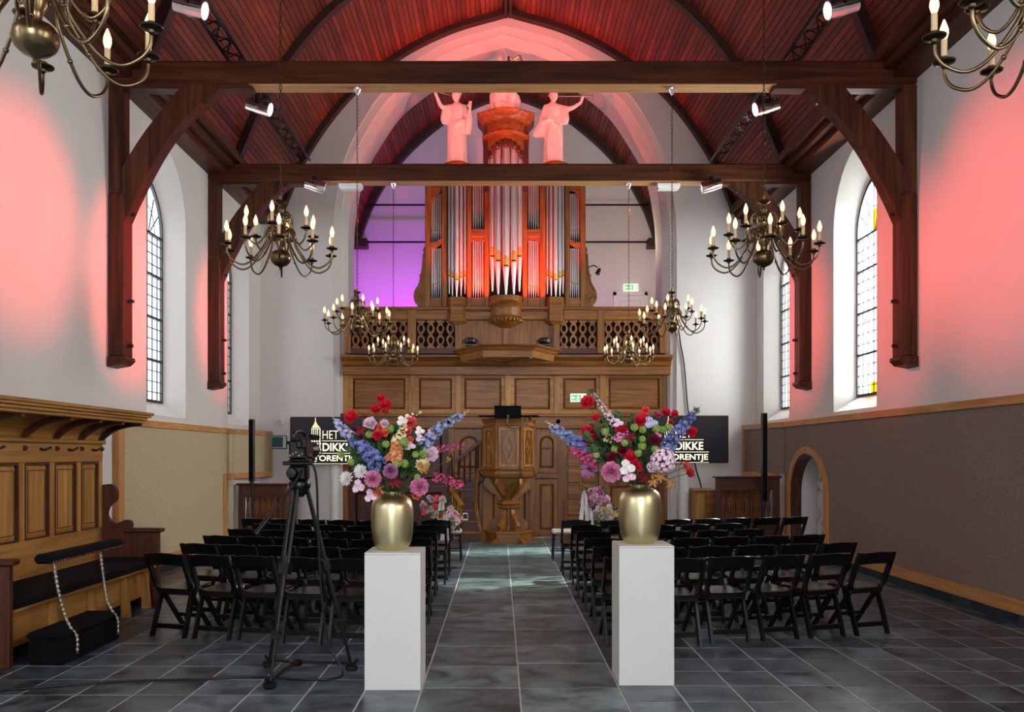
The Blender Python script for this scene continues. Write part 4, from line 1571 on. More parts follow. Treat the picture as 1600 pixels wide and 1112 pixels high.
    limb(m, [(cx, cy, z0 + 0.81 * H), (cx + sgn * 0.01, cy - 0.01, z0 + 0.87 * H)], [0.05, 0.045])
    head_mb(m, (cx + sgn * 0.015, cy - 0.02, z0 + 0.93 * H), R(-6), R(sgn * -40) * -1 if sgn < 0 else R(40))
    body_object(m, 'statue', t)
    # the trumpet
    mouth = Vector((cx + sgn * 0.10, cy - 0.10, z0 + 0.905 * H))
    end = Vector((cx + sgn * 0.54, cy - 0.24, z0 + (0.945 if sgn < 0 else 0.845) * H))
    if sgn > 0:
        mouth = Vector((cx + 0.10, cy - 0.10, z0 + 0.895 * H))
        end = Vector((cx + 0.78, cy - 0.22, z0 + 0.866 * H))
    k = [0.008, 0.009, 0.010, 0.013, 0.028, 0.055]
    P_ = [mouth.lerp(end, q) for q in (0, 0.4, 0.8, 0.92, 0.98, 1.0)]
    part('trumpet', MB().tube(P_, k, 12, cap=False), 'gold', t, smooth=True, label='thin gilded trumpet')


angel(px(714, OY), OY + 0.03, oz(255.5), -1, 'white robed statue blowing a trumpet to the left on the organ')
angel(px(864, OY), OY + 0.03, oz(255.5), 1, 'white robed statue blowing a trumpet to the right on the organ')


def seated_king():
    cx, cy, z0 = px(788, OY), OY + 0.05, oz(180.5)
    t = thing('harpist_statue', 'white seated statue on the central organ tower, half hidden by the tie beam', 'statue', (cx, cy, z0))
    m = MB()
    # draped lower body and seat
    robe(m, [(z0, cx, cy, 0.29, 0.24, 0.06, 8, 0), (z0 + 0.12, cx, cy, 0.27, 0.24, 0.08, 8, .3), (z0 + 0.30, cx + 0.02, cy, 0.30, 0.25, 0.06, 8, .6), (z0 + 0.42, cx, cy + 0.02, 0.29, 0.24, 0.04, 8, .8),
             (z0 + 0.52, cx - 0.02, cy + 0.08, 0.24, 0.18, 0.03, 7, 1), (z0 + 0.70, cx, cy + 0.10, 0.18, 0.14, 0.02, 7, 1), (z0 + 0.85, cx, cy + 0.10, 0.20, 0.14, 0.02, 7, 1), (z0 + 0.95, cx, cy + 0.10, 0.17, 0.10, 0, 7, 1), (z0 + 1.0, cx, cy + 0.1, 0.06, 0.06, 0, 7, 1)])
    for s in (-1, 1):
        limb(m, [(cx + s * 0.12, cy + 0.05, z0 + 0.46), (cx + s * 0.15, cy - 0.22, z0 + 0.48), (cx + s * 0.13, cy - 0.24, z0 + 0.24), (cx + s * 0.12, cy - 0.24, z0 + 0.03)], [0.11, 0.10, 0.085, 0.06])
        limb(m, [(cx + s * 0.12, cy - 0.24, z0 + 0.03), (cx + s * 0.14, cy - 0.34, z0 + 0.025)], [0.045, 0.03])
    limb(m, [(cx - 0.2, cy - 0.18, z0 + 0.62), (cx - 0.02, cy - 0.27, z0 + 0.40), (cx + 0.2, cy - 0.24, z0 + 0.28)], [0.05, 0.04, 0.05])
    limb(m, [(cx - 0.25, cy - 0.1, z0 + 0.5), (cx - 0.2, cy - 0.25, z0 + 0.22), (cx + 0.1, cy - 0.3, z0 + 0.1)], [0.04, 0.04, 0.04])
    # arms to the harp
    limb(m, [(cx - 0.18, cy + 0.08, z0 + 0.92), (cx - 0.30, cy - 0.04, z0 + 0.70), (cx - 0.06, cy - 0.20, z0 + 0.72)], [0.065, 0.055, 0.032])
    hand(m, (cx - 0.06, cy - 0.20, z0 + 0.72), (0.9, -0.2, 0.3), 0.4)
    limb(m, [(cx + 0.18, cy + 0.08, z0 + 0.92), (cx + 0.30, cy - 0.0, z0 + 0.78), (cx + 0.22, cy - 0.16, z0 + 0.98)], [0.065, 0.055, 0.032])
    hand(m, (cx + 0.22, cy - 0.16, z0 + 0.98), (0.1, -0.2, 0.8), 0.4)
    limb(m, [(cx, cy + 0.09, z0 + 0.98), (cx - 0.03, cy + 0.06, z0 + 1.08)], [0.055, 0.05])
    head_mb(m, (cx - 0.06, cy + 0.02, z0 + 1.16), R(-8), R(-15))
    body_object(m, 'statue', t)
    # harp
    hx, hy = cx + 0.20, cy - 0.22
    h = MB().tube(spline([Vector((hx - 0.06, hy, z0 + 0.50)), Vector((hx + 0.14, hy, z0 + 0.62)), Vector((hx + 0.16, hy, z0 + 0.95)), Vector((hx + 0.10, hy, z0 + 1.12))], 6), 0.022, 8)
    h.tube(spline([Vector((hx + 0.10, hy, z0 + 1.12)), Vector((hx - 0.04, hy, z0 + 1.04)), Vector((hx - 0.12, hy, z0 + 1.10))], 5), 0.02, 8)
    h.tube([(hx - 0.12, hy, z0 + 1.10), (hx - 0.06, hy, z0 + 0.50)], 0.025, 8)
    part('harp', h, 'gold', t, smooth=True, label='small gilded harp')
    s_ = MB()
    for k in range(6):
        q = (k + 0.7) / 7
        s_.tube([(hx - 0.06 + 0.2 * q, hy, z0 + 0.52 + 0.12 * q), (hx - 0.1 + 0.2 * q, hy, z0 + 1.07)], 0.003, 4)
    part('harp_strings', s_, 'gold', t, kind='stuff')


seated_king()

# ------------------------------------------------------------------ sounding board over the pulpit
SBX, SBY = px(793, 16.0), 16.50
sb = thing('sounding_board', 'hexagonal oak sounding board hung above the pulpit', 'canopy', (SBX, SBY, 3.45))


def hexa(r, z, cx=SBX, cy=SBY, rot=0.0):
    return [(cx + r * math.cos(PI / 3 * k + rot), min(cy + r * math.sin(PI / 3 * k + rot), 16.72), z) for k in range(6)]


zt = pz(537, SBY - 0.95)
part('moulded_board', MB().loft([hexa(0.90, zt - 0.22), hexa(0.92, zt - 0.10), hexa(0.96, zt - 0.085), hexa(1.0, zt - 0.05), hexa(1.08, zt - 0.02), hexa(1.09, zt), hexa(0.5, zt + 0.03)]), 'oakX', sb)
m = MB()
for k in range(6):
    a, b = hexa(0.10, zt - 0.225)[k], hexa(0.86, zt - 0.225)[k]
    m.bar(a, b, 0.05, 0.03)
part('ribbed_underside', m, 'oakX', sb)
part('hub', MB().lathe([(0.0, zt - 0.27), (0.07, zt - 0.26), (0.11, zt - 0.22)], 16, (SBX, SBY, 0)), 'oakX', sb, smooth=40)
for (u, s) in ((735, 'left'), (851, 'right')):
    x, y = px(u, 15.95), 15.95
    z = zt + 0.012
    t = thing('stage_spotlight', 'round black spotlight sitting on the %s end of the sounding board' % s, 'lamp', (x, y, z))
    part('base', MB().cbox(x - 0.09, x + 0.09, y - 0.07, y + 0.07, z, z + 0.035), 'black', t)
    part('lamp_body', MB().lathe([(0.06, z + 0.03), (0.11, z + 0.05), (0.125, z + 0.09), (0.115, z + 0.13), (0.07, z + 0.155), (0.0, z + 0.16)], 18, (x, y, 0)), 'black', t, smooth=40)
    part('bracket', MB().tube([(x - 0.14, y, z + 0.03), (x - 0.15, y, z + 0.10), (x - 0.12, y, z + 0.11)], 0.012, 6).tube([(x + 0.14, y, z + 0.03), (x + 0.15, y, z + 0.10), (x + 0.12, y, z + 0.11)], 0.012, 6), 'blackmetal', t)

# ------------------------------------------------------------------ pulpit
PY0 = 16.3                      # axis of the pulpit
PX0 = px(795, PY0 - 0.4)
pu = thing('pulpit', 'hexagonal oak pulpit with carved diamond panels on a scrolled foot', 'pulpit', (PX0, PY0, 0))


def hexp(r, z):
    return [(PX0 + r * math.cos(PI / 3 * k), PY0 + r * math.sin(PI / 3 * k), z) for k in range(6)]


PR = 0.485
zt, zb = pz(652, PY0 - 0.42), pz(747, PY0 - 0.42)
part('body', MB().loft([hexp(PR * 0.96, zb + 0.16), hexp(PR * 0.96, zt - 0.12)]), 'oakZ', pu)
part('base_moulding', MB().loft([hexp(PR * 0.85, zb), hexp(PR * 1.0, zb + 0.02), hexp(PR * 1.03, zb + 0.06), hexp(PR * 1.0, zb + 0.08), hexp(PR * 1.0, zb + 0.13), hexp(PR * 1.04, zb + 0.15), hexp(PR * 0.97, zb + 0.17)]), 'oakX', pu)
part('top_moulding', MB().loft([hexp(PR * 0.97, zt - 0.16), hexp(PR * 1.0, zt - 0.14), hexp(PR * 0.98, zt - 0.10), hexp(PR * 1.02, zt - 0.05), hexp(PR * 1.08, zt - 0.02), hexp(PR * 1.08, zt), hexp(PR * 0.9, zt + 0.005)]), 'oakX', pu)
ap = PR * 0.96 * math.cos(PI / 6)
for k in range(6):
    a = PI / 3 * k + PI / 6
    if math.sin(a) > 0.3:
        continue
    T = Matrix.Translation((PX0, PY0, 0)) @ Matrix.Rotation(a + PI / 2, 4, 'Z')
    w2, za, zc = 0.185, zb + 0.22, zt - 0.2
    fr = MB().prism([(-w2, za), (w2, za), (w2, zc), (-w2, zc)], -ap - 0.035, -ap + 0.01, 'Y', holes=[[(-w2 + 0.035, za + 0.035), (w2 - 0.035, za + 0.035), (w2 - 0.035, zc - 0.035), (-w2 + 0.035, zc - 0.035)]])
    part('panel_frame', fr.xf(T), 'benchZ', pu)
    zm, hh, ww = (za + zc) / 2, (zc - za) * 0.42, 0.115
    dm = MB().prism([(0, zm - hh), (ww, zm), (0, zm + hh), (-ww, zm)], -ap - 0.04, -ap, 'Y', holes=[[(0, zm - hh * 0.84), (ww * 0.82, zm), (0, zm + hh * 0.84), (-ww * 0.82, zm)]])
    dm.prism([(0, zm - 0.05), (0.03, zm), (0, zm + 0.05), (-0.03, zm)], -ap - 0.035, -ap, 'Y')
    dm.sphere((0, -ap - 0.03, zm), 0.014, 8, 6)
    part('diamond', dm.xf(T), 'benchZ', pu)
for k in range(6):
    a = PI / 3 * k
    c, s = math.cos(a), math.sin(a)
    if s > 0.3:
        continue
    m = MB().lathe([(0.045, zb + 0.17), (0.05, zb + 0.2), (0.035, zb + 0.24), (0.042, zb + 0.34), (0.03, zb + 0.42), (0.036, zb + 0.5), (0.034, zt - 0.22), (0.045, zt - 0.18), (0.045, zt - 0.15)], 10, (PX0 + PR * 0.97 * c, PY0 + PR * 0.97 * s, 0))
    part('corner_column', m, 'oakZ', pu, smooth=40)
    m = MB().sphere((PX0 + PR * 1.02 * c, PY0 + PR * 1.02 * s, zb + 0.09), 0.045, 9, 7)
    part('corner_boss', m, 'oakZ', pu, smooth=True)
    # curved bracket under the tub
    T = Matrix.Translation((PX0, PY0, 0)) @ Matrix.Rotation(a, 4, 'Z')
    br = spline([Vector((PR * 0.92, zb - 0.01)), Vector((PR * 0.95, zb - 0.14)), Vector((PR * 0.72, zb - 0.26)), Vector((PR * 0.45, zb - 0.34)), Vector((0.14, zb - 0.46))], 5)
    part('bracket', MB().prism([(p.x, p.y) for p in br] + [(0.1, zb - 0.46), (0.1, zb - 0.01)], -0.03, 0.03, 'Y').xf(T), 'oakZ', pu)
part('under_bowl', MB().loft([hexp(0.13, zb - 0.44), hexp(0.22, zb - 0.28), hexp(0.36, zb - 0.08), hexp(0.40, zb)]), 'oakZ', pu)
zc = zb - 0.44
part('collar', MB().loft([hexp(0.13, zc - 0.16), hexp(0.2, zc - 0.14), hexp(0.22, zc - 0.11), hexp(0.19, zc - 0.09), hexp(0.24, zc - 0.05), hexp(0.24, zc - 0.02), hexp(0.15, zc + 0.02)]), 'oakX', pu)
part('column', MB().loft([hexp(0.16, 0.05), hexp(0.13, 0.3), hexp(0.12, zc - 0.15)]), 'oakZ', pu)
for k in range(6):
    T = Matrix.Translation((PX0, PY0, 0)) @ Matrix.Rotation(PI / 3 * k, 4, 'Z')
    pr = spline([Vector((0.15, zc - 0.16)), Vector((0.19, zc - 0.26)), Vector((0.33, 0.40)), Vector((0.38, 0.32)), Vector((0.34, 0.25)), Vector((0.36, 0.20)), Vector((0.40, 0.12)), Vector((0.56, 0.05)), Vector((0.62, 0.0))], 4)
    part('foot_scroll', MB().prism([(p.x, p.y) for p in pr] + [(0.08, 0.0), (0.08, zc - 0.16)], -0.035, 0.035, 'Y').xf(T), 'oakZ', pu)
part('foot_plinth', MB().loft([hexp(0.44, 0.0), hexp(0.44, 0.17), hexp(0.47, 0.18), hexp(0.47, 0.22), hexp(0.3, 0.24)]), 'oakX', pu)
# book rest with its black cloth, and the brass candle arm: things that lie on / hang from the pulpit
y = PY0 - 0.50
t = thing('book_rest', 'black cloth-covered book rest on top of the pulpit', 'lectern', (PX0, y, zt))
part('rest_board', MB().cbox(PX0 - 0.56, PX0 + 0.56, y + 0.02, y + 0.16, zt + 0.008, zt + 0.04, 0.008), 'blackfab', t)
part('cloth', MB().add([(PX0 - 0.27, y - 0.06, zt + 0.04), (PX0 + 0.23, y - 0.06, zt + 0.04), (PX0 + 0.23, y + 0.26, zt + 0.21), (PX0 - 0.27, y + 0.26, zt + 0.21),
                        (PX0 - 0.27, y - 0.06, zt - 0.02), (PX0 + 0.23, y - 0.06, zt - 0.02), (PX0 + 0.23, y + 0.26, zt + 0.03), (PX0 - 0.27, y + 0.26, zt + 0.03)],
                       [(0, 1, 2, 3), (4, 7, 6, 5), (0, 4, 5, 1), (1, 5, 6, 2), (2, 6, 7, 3), (3, 7, 4, 0)]), 'blackfab', t)
m = MB()
for k in range(16):
    m.sphere((PX0 - 0.26 + 0.032 * k, y + 0.24, zt + 0.215), 0.018, 6, 5)
part('fringe', m, 'blackfab', t)
t = thing('candle_arm', 'curled brass candle arm on the front of the pulpit', 'sconce', (PX0, y - 0.08, zt - 0.1))
z = zt
m = MB().tube(spline([Vector((PX0 - 0.02, y - 0.06, z + 0.02)), Vector((PX0 - 0.03, y - 0.10, z - 0.08)), Vector((PX0 + 0.0, y - 0.13, z - 0.17)), Vector((PX0 + 0.10, y - 0.14, z - 0.21)), Vector((PX0 + 0.20, y - 0.14, z - 0.17)), Vector((PX0 + 0.30, y - 0.14, z - 0.07)), Vector((PX0 + 0.35, y - 0.14, z - 0.06)), Vector((PX0 + 0.33, y - 0.14, z - 0.13)), Vector((PX0 + 0.26, y - 0.14, z - 0.16))], 6), 0.013, 8)
part('scroll_arm', m, 'brass', t, smooth=True)
part('candle_cup', MB().lathe([(0.0, z - 0.09), (0.03, z - 0.085), (0.012, z - 0.06), (0.04, z - 0.02), (0.03, z)], 12, (PX0 + 0.38, y - 0.14, 0)), 'brass', t, smooth=40)
part('wall_rose', MB().sphere((PX0 - 0.02, y - 0.06, z + 0.02), 0.03, 8, 6), 'brass', t, smooth=True)

# ------------------------------------------------------------------ pulpit stair
st = thing('pulpit_stair', 'dark oak pulpit stair with curved stringers and a balustrade', 'stair', (px(733, 16.2), 16.2, 0))
n = 6
for k in range(n):
    z = 0.2 * (k + 1)
    y = 16.15 + 0.13 * k
    xa, xb = px(719 + k * 1.0, 16.2), px(751 - k * 1.6, 16.2)
    part('tread', MB().cbox(xa, xb, y - 0.03, y + 0.2, z - 0.035, z, 0.006), 'oakX', st)
    part('riser', MB().box(xa + 0.01, xb - 0.01, y, y + 0.02, z - 0.2, z - 0.035), 'redX', st)
for (pts) in ([(755, 846), (752, 832), (745, 800), (744, 770), (746, 735)], [(719, 846), (720, 838), (715, 815), (716, 800), (709, 790)]):
    P_ = spline([Vector((px(u, 16.1 + 0.1 * i), 16.1 + 0.14 * i, pz(v, 16.1 + 0.1 * i))) for i, (u, v) in enumerate(pts)], 5)
    m = MB()
    m.loft([[(p.x - 0.03, p.y - 0.06, p.z), (p.x + 0.03, p.y - 0.06, p.z), (p.x + 0.03, p.y + 0.06, p.z), (p.x - 0.03, p.y + 0.06, p.z)] for p in P_])
    part('stringer', m, 'oakZ', st)
# balustrade running up behind to the pulpit
A, B = Vector(PT(712, 720, 16.75)), Vector(PT(757, 684, 16.75))
part('hand_rail', MB().bar(A, B, 0.07, 0.06), 'redX', st)
A2, B2 = Vector(PT(712, 768, 16.75)), Vector(PT(757, 745, 16.75))
part('lower_rail', MB().bar(A2, B2, 0.06, 0.08), 'redX', st)
bal = [(0.016, 0.0), (0.022, 0.05), (0.013, 0.1), (0.024, 0.3), (0.013, 0.45), (0.02, 0.5), (0.012, 0.55)]
for k in range(5):
    q = (k + 0.5) / 5
    a, b = A2.lerp(B2, q), A.lerp(B, q)
    L = b.z - a.z
    part('baluster', MB().lathe([(r_, a.z + z_ / 0.55 * L) for (r_, z_) in bal], 8, (a.x, a.y, 0)), 'redZ', st, smooth=40)
c = PT(704, 760, 16.5)
part('newel_post', MB().lathe([(0.05, 0.0), (0.05, 0.55), (0.035, 0.6), (0.05, 0.75), (0.06, 0.95), (0.04, 1.15), (0.05, 1.3), (0.03, 1.5), (0.045, 1.6), (0.0, 1.68)], 12, (c[0], c[1], 0)), 'redZ', st, smooth=40)
A, B = Vector(PT(705, 762, 16.45)), Vector(PT(722, 790, 16.2))
part('hand_rail', MB().bar(A, B, 0.07, 0.05), 'benchX', st)
for k in range(4):
    q = (k + 0.5) / 4
    p = A.lerp(B, q)
    part('baluster', MB().lathe([(0.018, 0.35), (0.022, 0.45), (0.014, 0.5), (0.022, p.z - 0.2), (0.014, p.z - 0.02)], 8, (p.x, p.y, 0)), 'benchZ', st, smooth=40)
x, y = px(727, 16.33), 16.32
bk = thing('booklet', 'small white booklet leaning on a step of the pulpit stair', 'book', (x, y, 0.4))
b_ = MB().cbox(-0.05, 0.05, -0.008, 0.008, 0, 0.145, 0.002).xf(Matrix.Translation((x, y, 0.402)) @ Matrix.Rotation(R(-8), 4, 'X'))
part('cover', b_, 'ribbon', bk)
b_ = MB().box(-0.04, 0.04, -0.0095, -0.008, 0.03, 0.12).xf(Matrix.Translation((x, y, 0.402)) @ Matrix.Rotation(R(-8), 4, 'X'))
part('cover_print', b_, 'lead', bk)
# ------------------------------------------------------------------ brass chandeliers
def lathe_mesh(name, prof, mat, n=16, sm=40):
    return MB().lathe(prof, n).mesh(name, mat, sm)


def arm_mesh(name, r_end, z_end, dip, r0, z0):
    pts = [(r0 * 0.4, z0 + 0.0), (r0 * 0.75, z0 + 0.055), (r0 * 1.5, z0 + 0.075), (r0 * 2.1, z0 + 0.03), (r0 * 2.1, z0 - 0.05), (r_end * 0.52, dip + 0.05), (r_end * 0.72, dip), (r_end * 0.9, dip + 0.03), (r_end * 0.985, dip + 0.08), (r_end, z_end)]
    P_ = spline([Vector((p[0], 0, p[1])) for p in pts], 4)
    m = MB().tube(P_, 0.0075, 6)
    # curl inside the bend
    cx, cz = r0 * 1.45, z0 + 0.015
    m.tube([(cx + 0.035 * (1 - k / 12) * math.cos(2.4 - k * 0.6), 0, cz + 0.035 * (1 - k / 12) * math.sin(2.4 - k * 0.6)) for k in range(11)], 0.006, 5)
    m.sphere((r_end * 0.45, 0, dip + 0.085), 0.012, 6, 5)
    return m.mesh(name, 'brass', True)


CH = {
    'arm_lo': arm_mesh('arm', 0.424, 0.045, -0.085, 0.058, 0.16),
    'arm_hi': arm_mesh('arm', 0.272, 0.185, 0.09, 0.048, 0.285),
    'pan': lathe_mesh('drip_pan', [(0.0, -0.016), (0.012, -0.014), (0.014, -0.004), (0.043, 0.004), (0.046, 0.010), (0.016, 0.010), (0.017, 0.028), (0.0, 0.028)], 'brassdark', 14),
    'candle': lathe_mesh('candle', [(0.0125, 0.024), (0.0125, 0.098), (0.009, 0.10), (0.0, 0.10)], 'candle', 10),
    'bulb': lathe_mesh('bulb', [(0.008, 0.098), (0.013, 0.108), (0.0185, 0.128), (0.0175, 0.145), (0.010, 0.168), (0.003, 0.186), (0.0, 0.188)], 'bulb', 10),
    'stem': lathe_mesh('stem', [(0.03, 0.05), (0.022, 0.075), (0.03, 0.10), (0.044, 0.125), (0.044, 0.15), (0.022, 0.17), (0.028, 0.20), (0.018, 0.23), (0.038, 0.26), (0.04, 0.285), (0.02, 0.31), (0.03, 0.335), (0.016, 0.36),
                                (0.026, 0.39), (0.018, 0.405), (0.016, 0.43), (0.05, 0.45), (0.045, 0.462), (0.015, 0.468), (0.014, 0.50), (0.0, 0.505)], 'brass', 18),
    'ball': lathe_mesh('ball', [(0.0, -0.098), (0.008, -0.096), (0.012, -0.088), (0.007, -0.08), (0.016, -0.073), (0.022, -0.068), (0.05, -0.057), (0.074, -0.034), (0.085, -0.004), (0.082, 0.022), (0.066, 0.046), (0.042, 0.059), (0.03, 0.064), (0.0, 0.064)], 'brass', 24),
}


def make_chandelier(label):
    t = thing('chandelier', label, 'chandelier', (0, 0, 0), 0, 'brass candle chandeliers')
    inst('ball', CH['ball'], t)
    inst('stem', CH['stem'], t)
    for (n, key, r, z, ph) in ((10, 'arm_lo', 0.424, 0.06, 0.0), (6, 'arm_hi', 0.272, 0.20, 0.0)):
        for k in range(n):
            a = ph + 2 * PI * k / n
            arm = inst('arm', CH[key], t, rot=(0, 0, a))
            for nm in ('pan', 'candle', 'bulb'):
                inst({'pan': 'drip_pan'}.get(nm, nm), CH[nm], arm, loc=(r, 0, z))
    return t


def chain(t, top, z_from=0.50, link_h=0.05):
    m = MB()
    z = z_from
    k = 0
    while z < top - 0.02:
        pts = []
        for q in range(9):
            a = 2 * PI * q / 8
            e = (0.011 * math.cos(a), 0, z + link_h / 2 + (link_h * 0.62) * math.sin(a))
            pts.append(e if k % 2 else (0, e[0], e[2]))
        m.tube(pts, 0.0032, 4, cap=False)
        z += link_h
        k += 1
    o = bpy.data.objects.new('chain', m.mesh('chain', 'brassdark'))
    link(o, t)
    o['kind'] = 'stuff'
    rose = MB().lathe([(0.012, top - 0.09), (0.02, top - 0.07), (0.05, top - 0.03), (0.055, top - 0.004), (0.0, top - 0.002)], 14)
    o = bpy.data.objects.new('ceiling_rose', rose.mesh('ceiling_rose', 'chrome', 40))
    link(o, t)


side_names = ('left', 'right')
spots = []
for (y, row, s) in ((3.24, 'nearest the viewer, cut off by the frame', 1.0), (6.85, 'second from the viewer', 1.0), (10.52, 'third from the viewer, in front of the end wall', 0.94), (14.07, 'farthest away, in front of the organ gallery', 0.94)):
    for i, x in enumerate((-1.77, 2.12)):
        spots.append((x, y, s, '%s brass chandelier with lit bulbs, %s' % (side_names[i], row), (0.12 + 0.21 * len(spots))))
proto = None
for (x, y, s, lab, rz) in spots:
    if proto is None:
        proto = make_chandelier(lab)
        o = proto
    else:
        o = dup_tree(proto)
        o['label'] = lab
    o.location = (x, y, 3.235)
    o.scale = (s, s, s)
    o.rotation_euler = (0, 0, rz)
for o in [q for q in COL.objects if q.type == 'EMPTY' and q.name.startswith('chandelier')]:
    zt_ = 6.17 if o.location.y < 9 else (6.18 if o.location.y < 12 else 6.137)
    chain(o, (zt_ - o.location.z) / o.scale.x)

# ------------------------------------------------------------------ canopied bench on the left
BX, BF, BY0, BY1 = -4.40, -3.90, 6.55, 9.40        # back plane, canopy edge, near and far end
be = thing('canopied_bench', 'oak church bench with panelled back and curved canopy along the left wall', 'bench', (-4.1, 8.0, 0))
ZP = 1.60
part('back_board', MB().box(BX - 0.06, BX - 0.03, BY0, BY1, 0.0, 2.08), 'benchZ', be)
edges = [6.77, 7.30, 7.83, 8.36, 8.89, 9.37]
for k in range(len(edges)):
    y = edges[k]
    part('back_stile', MB().cbox(BX - 0.04, BX, y - 0.055, y + 0.045, 0.78, ZP, 0.006), 'benchZ', be)
for k in range(len(edges) - 1):
    a, b = edges[k] + 0.05, edges[k + 1] - 0.06
    rings = []
    for (x, c) in ((BX - 0.035, 0.0), (BX - 0.030, 0.012), (BX - 0.012, 0.045), (BX - 0.012, 0.05)):
        rings.append([(x, a + c, 0.86 + c), (x, b - c, 0.86 + c), (x, b - c, ZP - 0.03 - c), (x, a + c, ZP - 0.03 - c)])
    part('back_panel', MB().loft(rings), 'benchZ', be)
    for (c0, c1, xx) in ((-0.004, 0.012, BX + 0.004), (0.058, 0.068, BX - 0.008)):  # dark rings that paint the shade in the grooves round each panel
        part('panel_shade_line', MB().prism([(a + c0, 0.86 + c0), (b - c0, 0.86 + c0), (b - c0, ZP - 0.03 - c0), (a + c0, ZP - 0.03 - c0)], BX - 0.03, xx, 'X',
                                      holes=[[(a + c1, 0.86 + c1), (b - c1, 0.86 + c1), (b - c1, ZP - 0.03 - c1), (a + c1, ZP - 0.03 - c1)]]), 'redZ', be)
part('bottom_rail', MB().cbox(BX - 0.04, BX + 0.005, BY0, BY1, 0.50, 0.86, 0.006), 'benchY', be)
part('hook_rail', MB().cbox(BX - 0.04, BX + 0.01, BY0, BY1, ZP - 0.02, 1.80, 0.006), 'benchY', be)
part('moulding', MB().cbox(BX - 0.04, BX + 0.05, BY0, BY1, 1.77, 1.81, 0.01), 'benchY', be)
for y in (7.35, 8.12, 8.65, 9.15):
    m = MB().tube([(BX + 0.01, y, 1.71), (BX + 0.05, y, 1.70), (BX + 0.06, y + 0.03, 1.71), (BX + 0.075, y + 0.07, 1.725)], [0.012, 0.012, 0.010, 0.014], 7)
    part('hat_hook', m, 'blackmetal', be, smooth=True)
# coved canopy
cv = spline([Vector((BX - 0.02, 1.80)), Vector((BX + 0.02, 1.88)), Vector((BX + 0.14, 1.965)), Vector((BX + 0.30, 2.01)), Vector((BF - 0.06, 2.02))], 5)
for i in range(0, len(cv) - 1, 4):
    seg = cv[i:i + 5]
    pl = [(p.x, p.y) for p in seg] + [(p.x - 0.005, p.y + 0.022) for p in seg[::-1]]
    part('cove_board', MB().prism(pl, BY0, BY1, 'Y'), 'benchY', be)
part('canopy_top', MB().box(BX - 0.08, BF, BY0 - 0.02, BY1 + 0.02, 2.085, 2.105), 'benchY', be)
for (x0, x1, z0, z1) in ((BF - 0.10, BF - 0.02, 2.0, 2.03), (BF - 0.08, BF, 2.03, 2.06), (BF - 0.06, BF + 0.03, 2.06, 2.085), (BF - 0.06, BF + 0.05, 2.085, 2.118)):
    part('canopy_moulding', MB().cbox(x0, x1, BY0 - 0.05, BY1 + (x1 - BF + 0.02), z0, z1, 0.006), 'benchY', be)
for y in (7.05, 7.85, 8.42, 8.92, 9.37):
    rb = [(p.x, p.y) for p in cv] + [(p.x + 0.02 + 0.01 * (k / len(cv)), p.y - 0.05) for k, p in list(enumerate(cv))[::-1]]
    part('canopy_rib', MB().prism([(BX, 1.68)] + rb[:len(cv)] + [(BF - 0.05, 1.97)] + rb[len(cv) + 1:] + [(BX + 0.035, 1.72)], y - 0.025, y + 0.025, 'Y'), 'redX' if y < 9.2 else 'rib', be)
# bench ends: far scrolled end and its box, near post
se = spline([Vector(p) for p in [(BX - 0.02, 1.32), (BX + 0.10, 1.33), (BX + 0.155, 1.26), (BX + 0.15, 1.16), (BX + 0.07, 1.08), (BX + 0.05, 0.98), (BX + 0.14, 0.90), (BX + 0.25, 0.935), (BX + 0.31, 0.92), (BX + 0.32, 0.86), (BX + 0.27, 0.80)]], 4)
part('scrolled_end', MB().prism([(p.x, p.y) for p in se] + [(BX + 0.27, 0.0), (BX - 0.02, 0.0)], BY1 + 0.005, BY1 + 0.065, 'Y'), 'redZ', be)
part('end_post', MB().cbox(BX + 0.25, BX + 0.62, BY1 + 0.0, BY1 + 0.07, 0.0, 0.80, 0.01), 'redZ', be)
part('end_cap', MB().cbox(BX + 0.24, BX + 0.66, BY1 - 0.03, BY1 + 0.10, 0.80, 0.845, 0.012), 'redX', be)
part('end_post', MB().cbox(BX, BX + 0.62, BY0 - 0.01, BY0 + 0.06, 0.0, 0.80, 0.01), 'redZ', be)
part('end_cap', MB().cbox(BX, BX + 0.66, BY0 - 0.04, BY0 + 0.09, 0.80, 0.845, 0.012), 'redX', be)
part('seat_board', MB().cbox(BX, BX + 0.60, BY0 + 0.06, BY1, 0.41, 0.44, 0.006), 'benchY', be)
part('seat_front', MB().cbox(BX + 0.50, BX + 0.53, BY0 + 0.06, BY1, 0.12, 0.41, 0.006), 'benchY', be)
for y in (7.3, 8.0, 8.7, 9.2):
    part('seat_bracket', MB().prism([(BX + 0.53, 0.0), (BX + 0.62, 0.0), (BX + 0.60, 0.2), (BX + 0.57, 0.38), (BX + 0.53, 0.41)], y - 0.025, y + 0.025, 'Y'), 'benchZ', be)
t = thing('bench_cushion', 'long flat black cushion on the seat of the canopied bench', 'cushion', (BX + 0.32, 8.0, 0.442))
m = MB()
ring_ = [(0.0, 0.0), (0.60, 0.0), (0.635, 0.02), (0.64, 0.05), (0.62, 0.075), (0.5, 0.085), (0.1, 0.085), (0.02, 0.075)]
m.loft([[(BX + 0.005 + p[0], y, 0.443 + p[1]) for p in ring_] for y in (BY0 + 0.07, 7.5, 8.5, BY1 - 0.01)])
part('pad', m, 'blackfab', t, smooth=40)
part('piping', MB().tube([(BX + 0.643, BY0 + 0.08, 0.465), (BX + 0.643, BY1 - 0.02, 0.465)], 0.006, 6), 'blackfab', t)

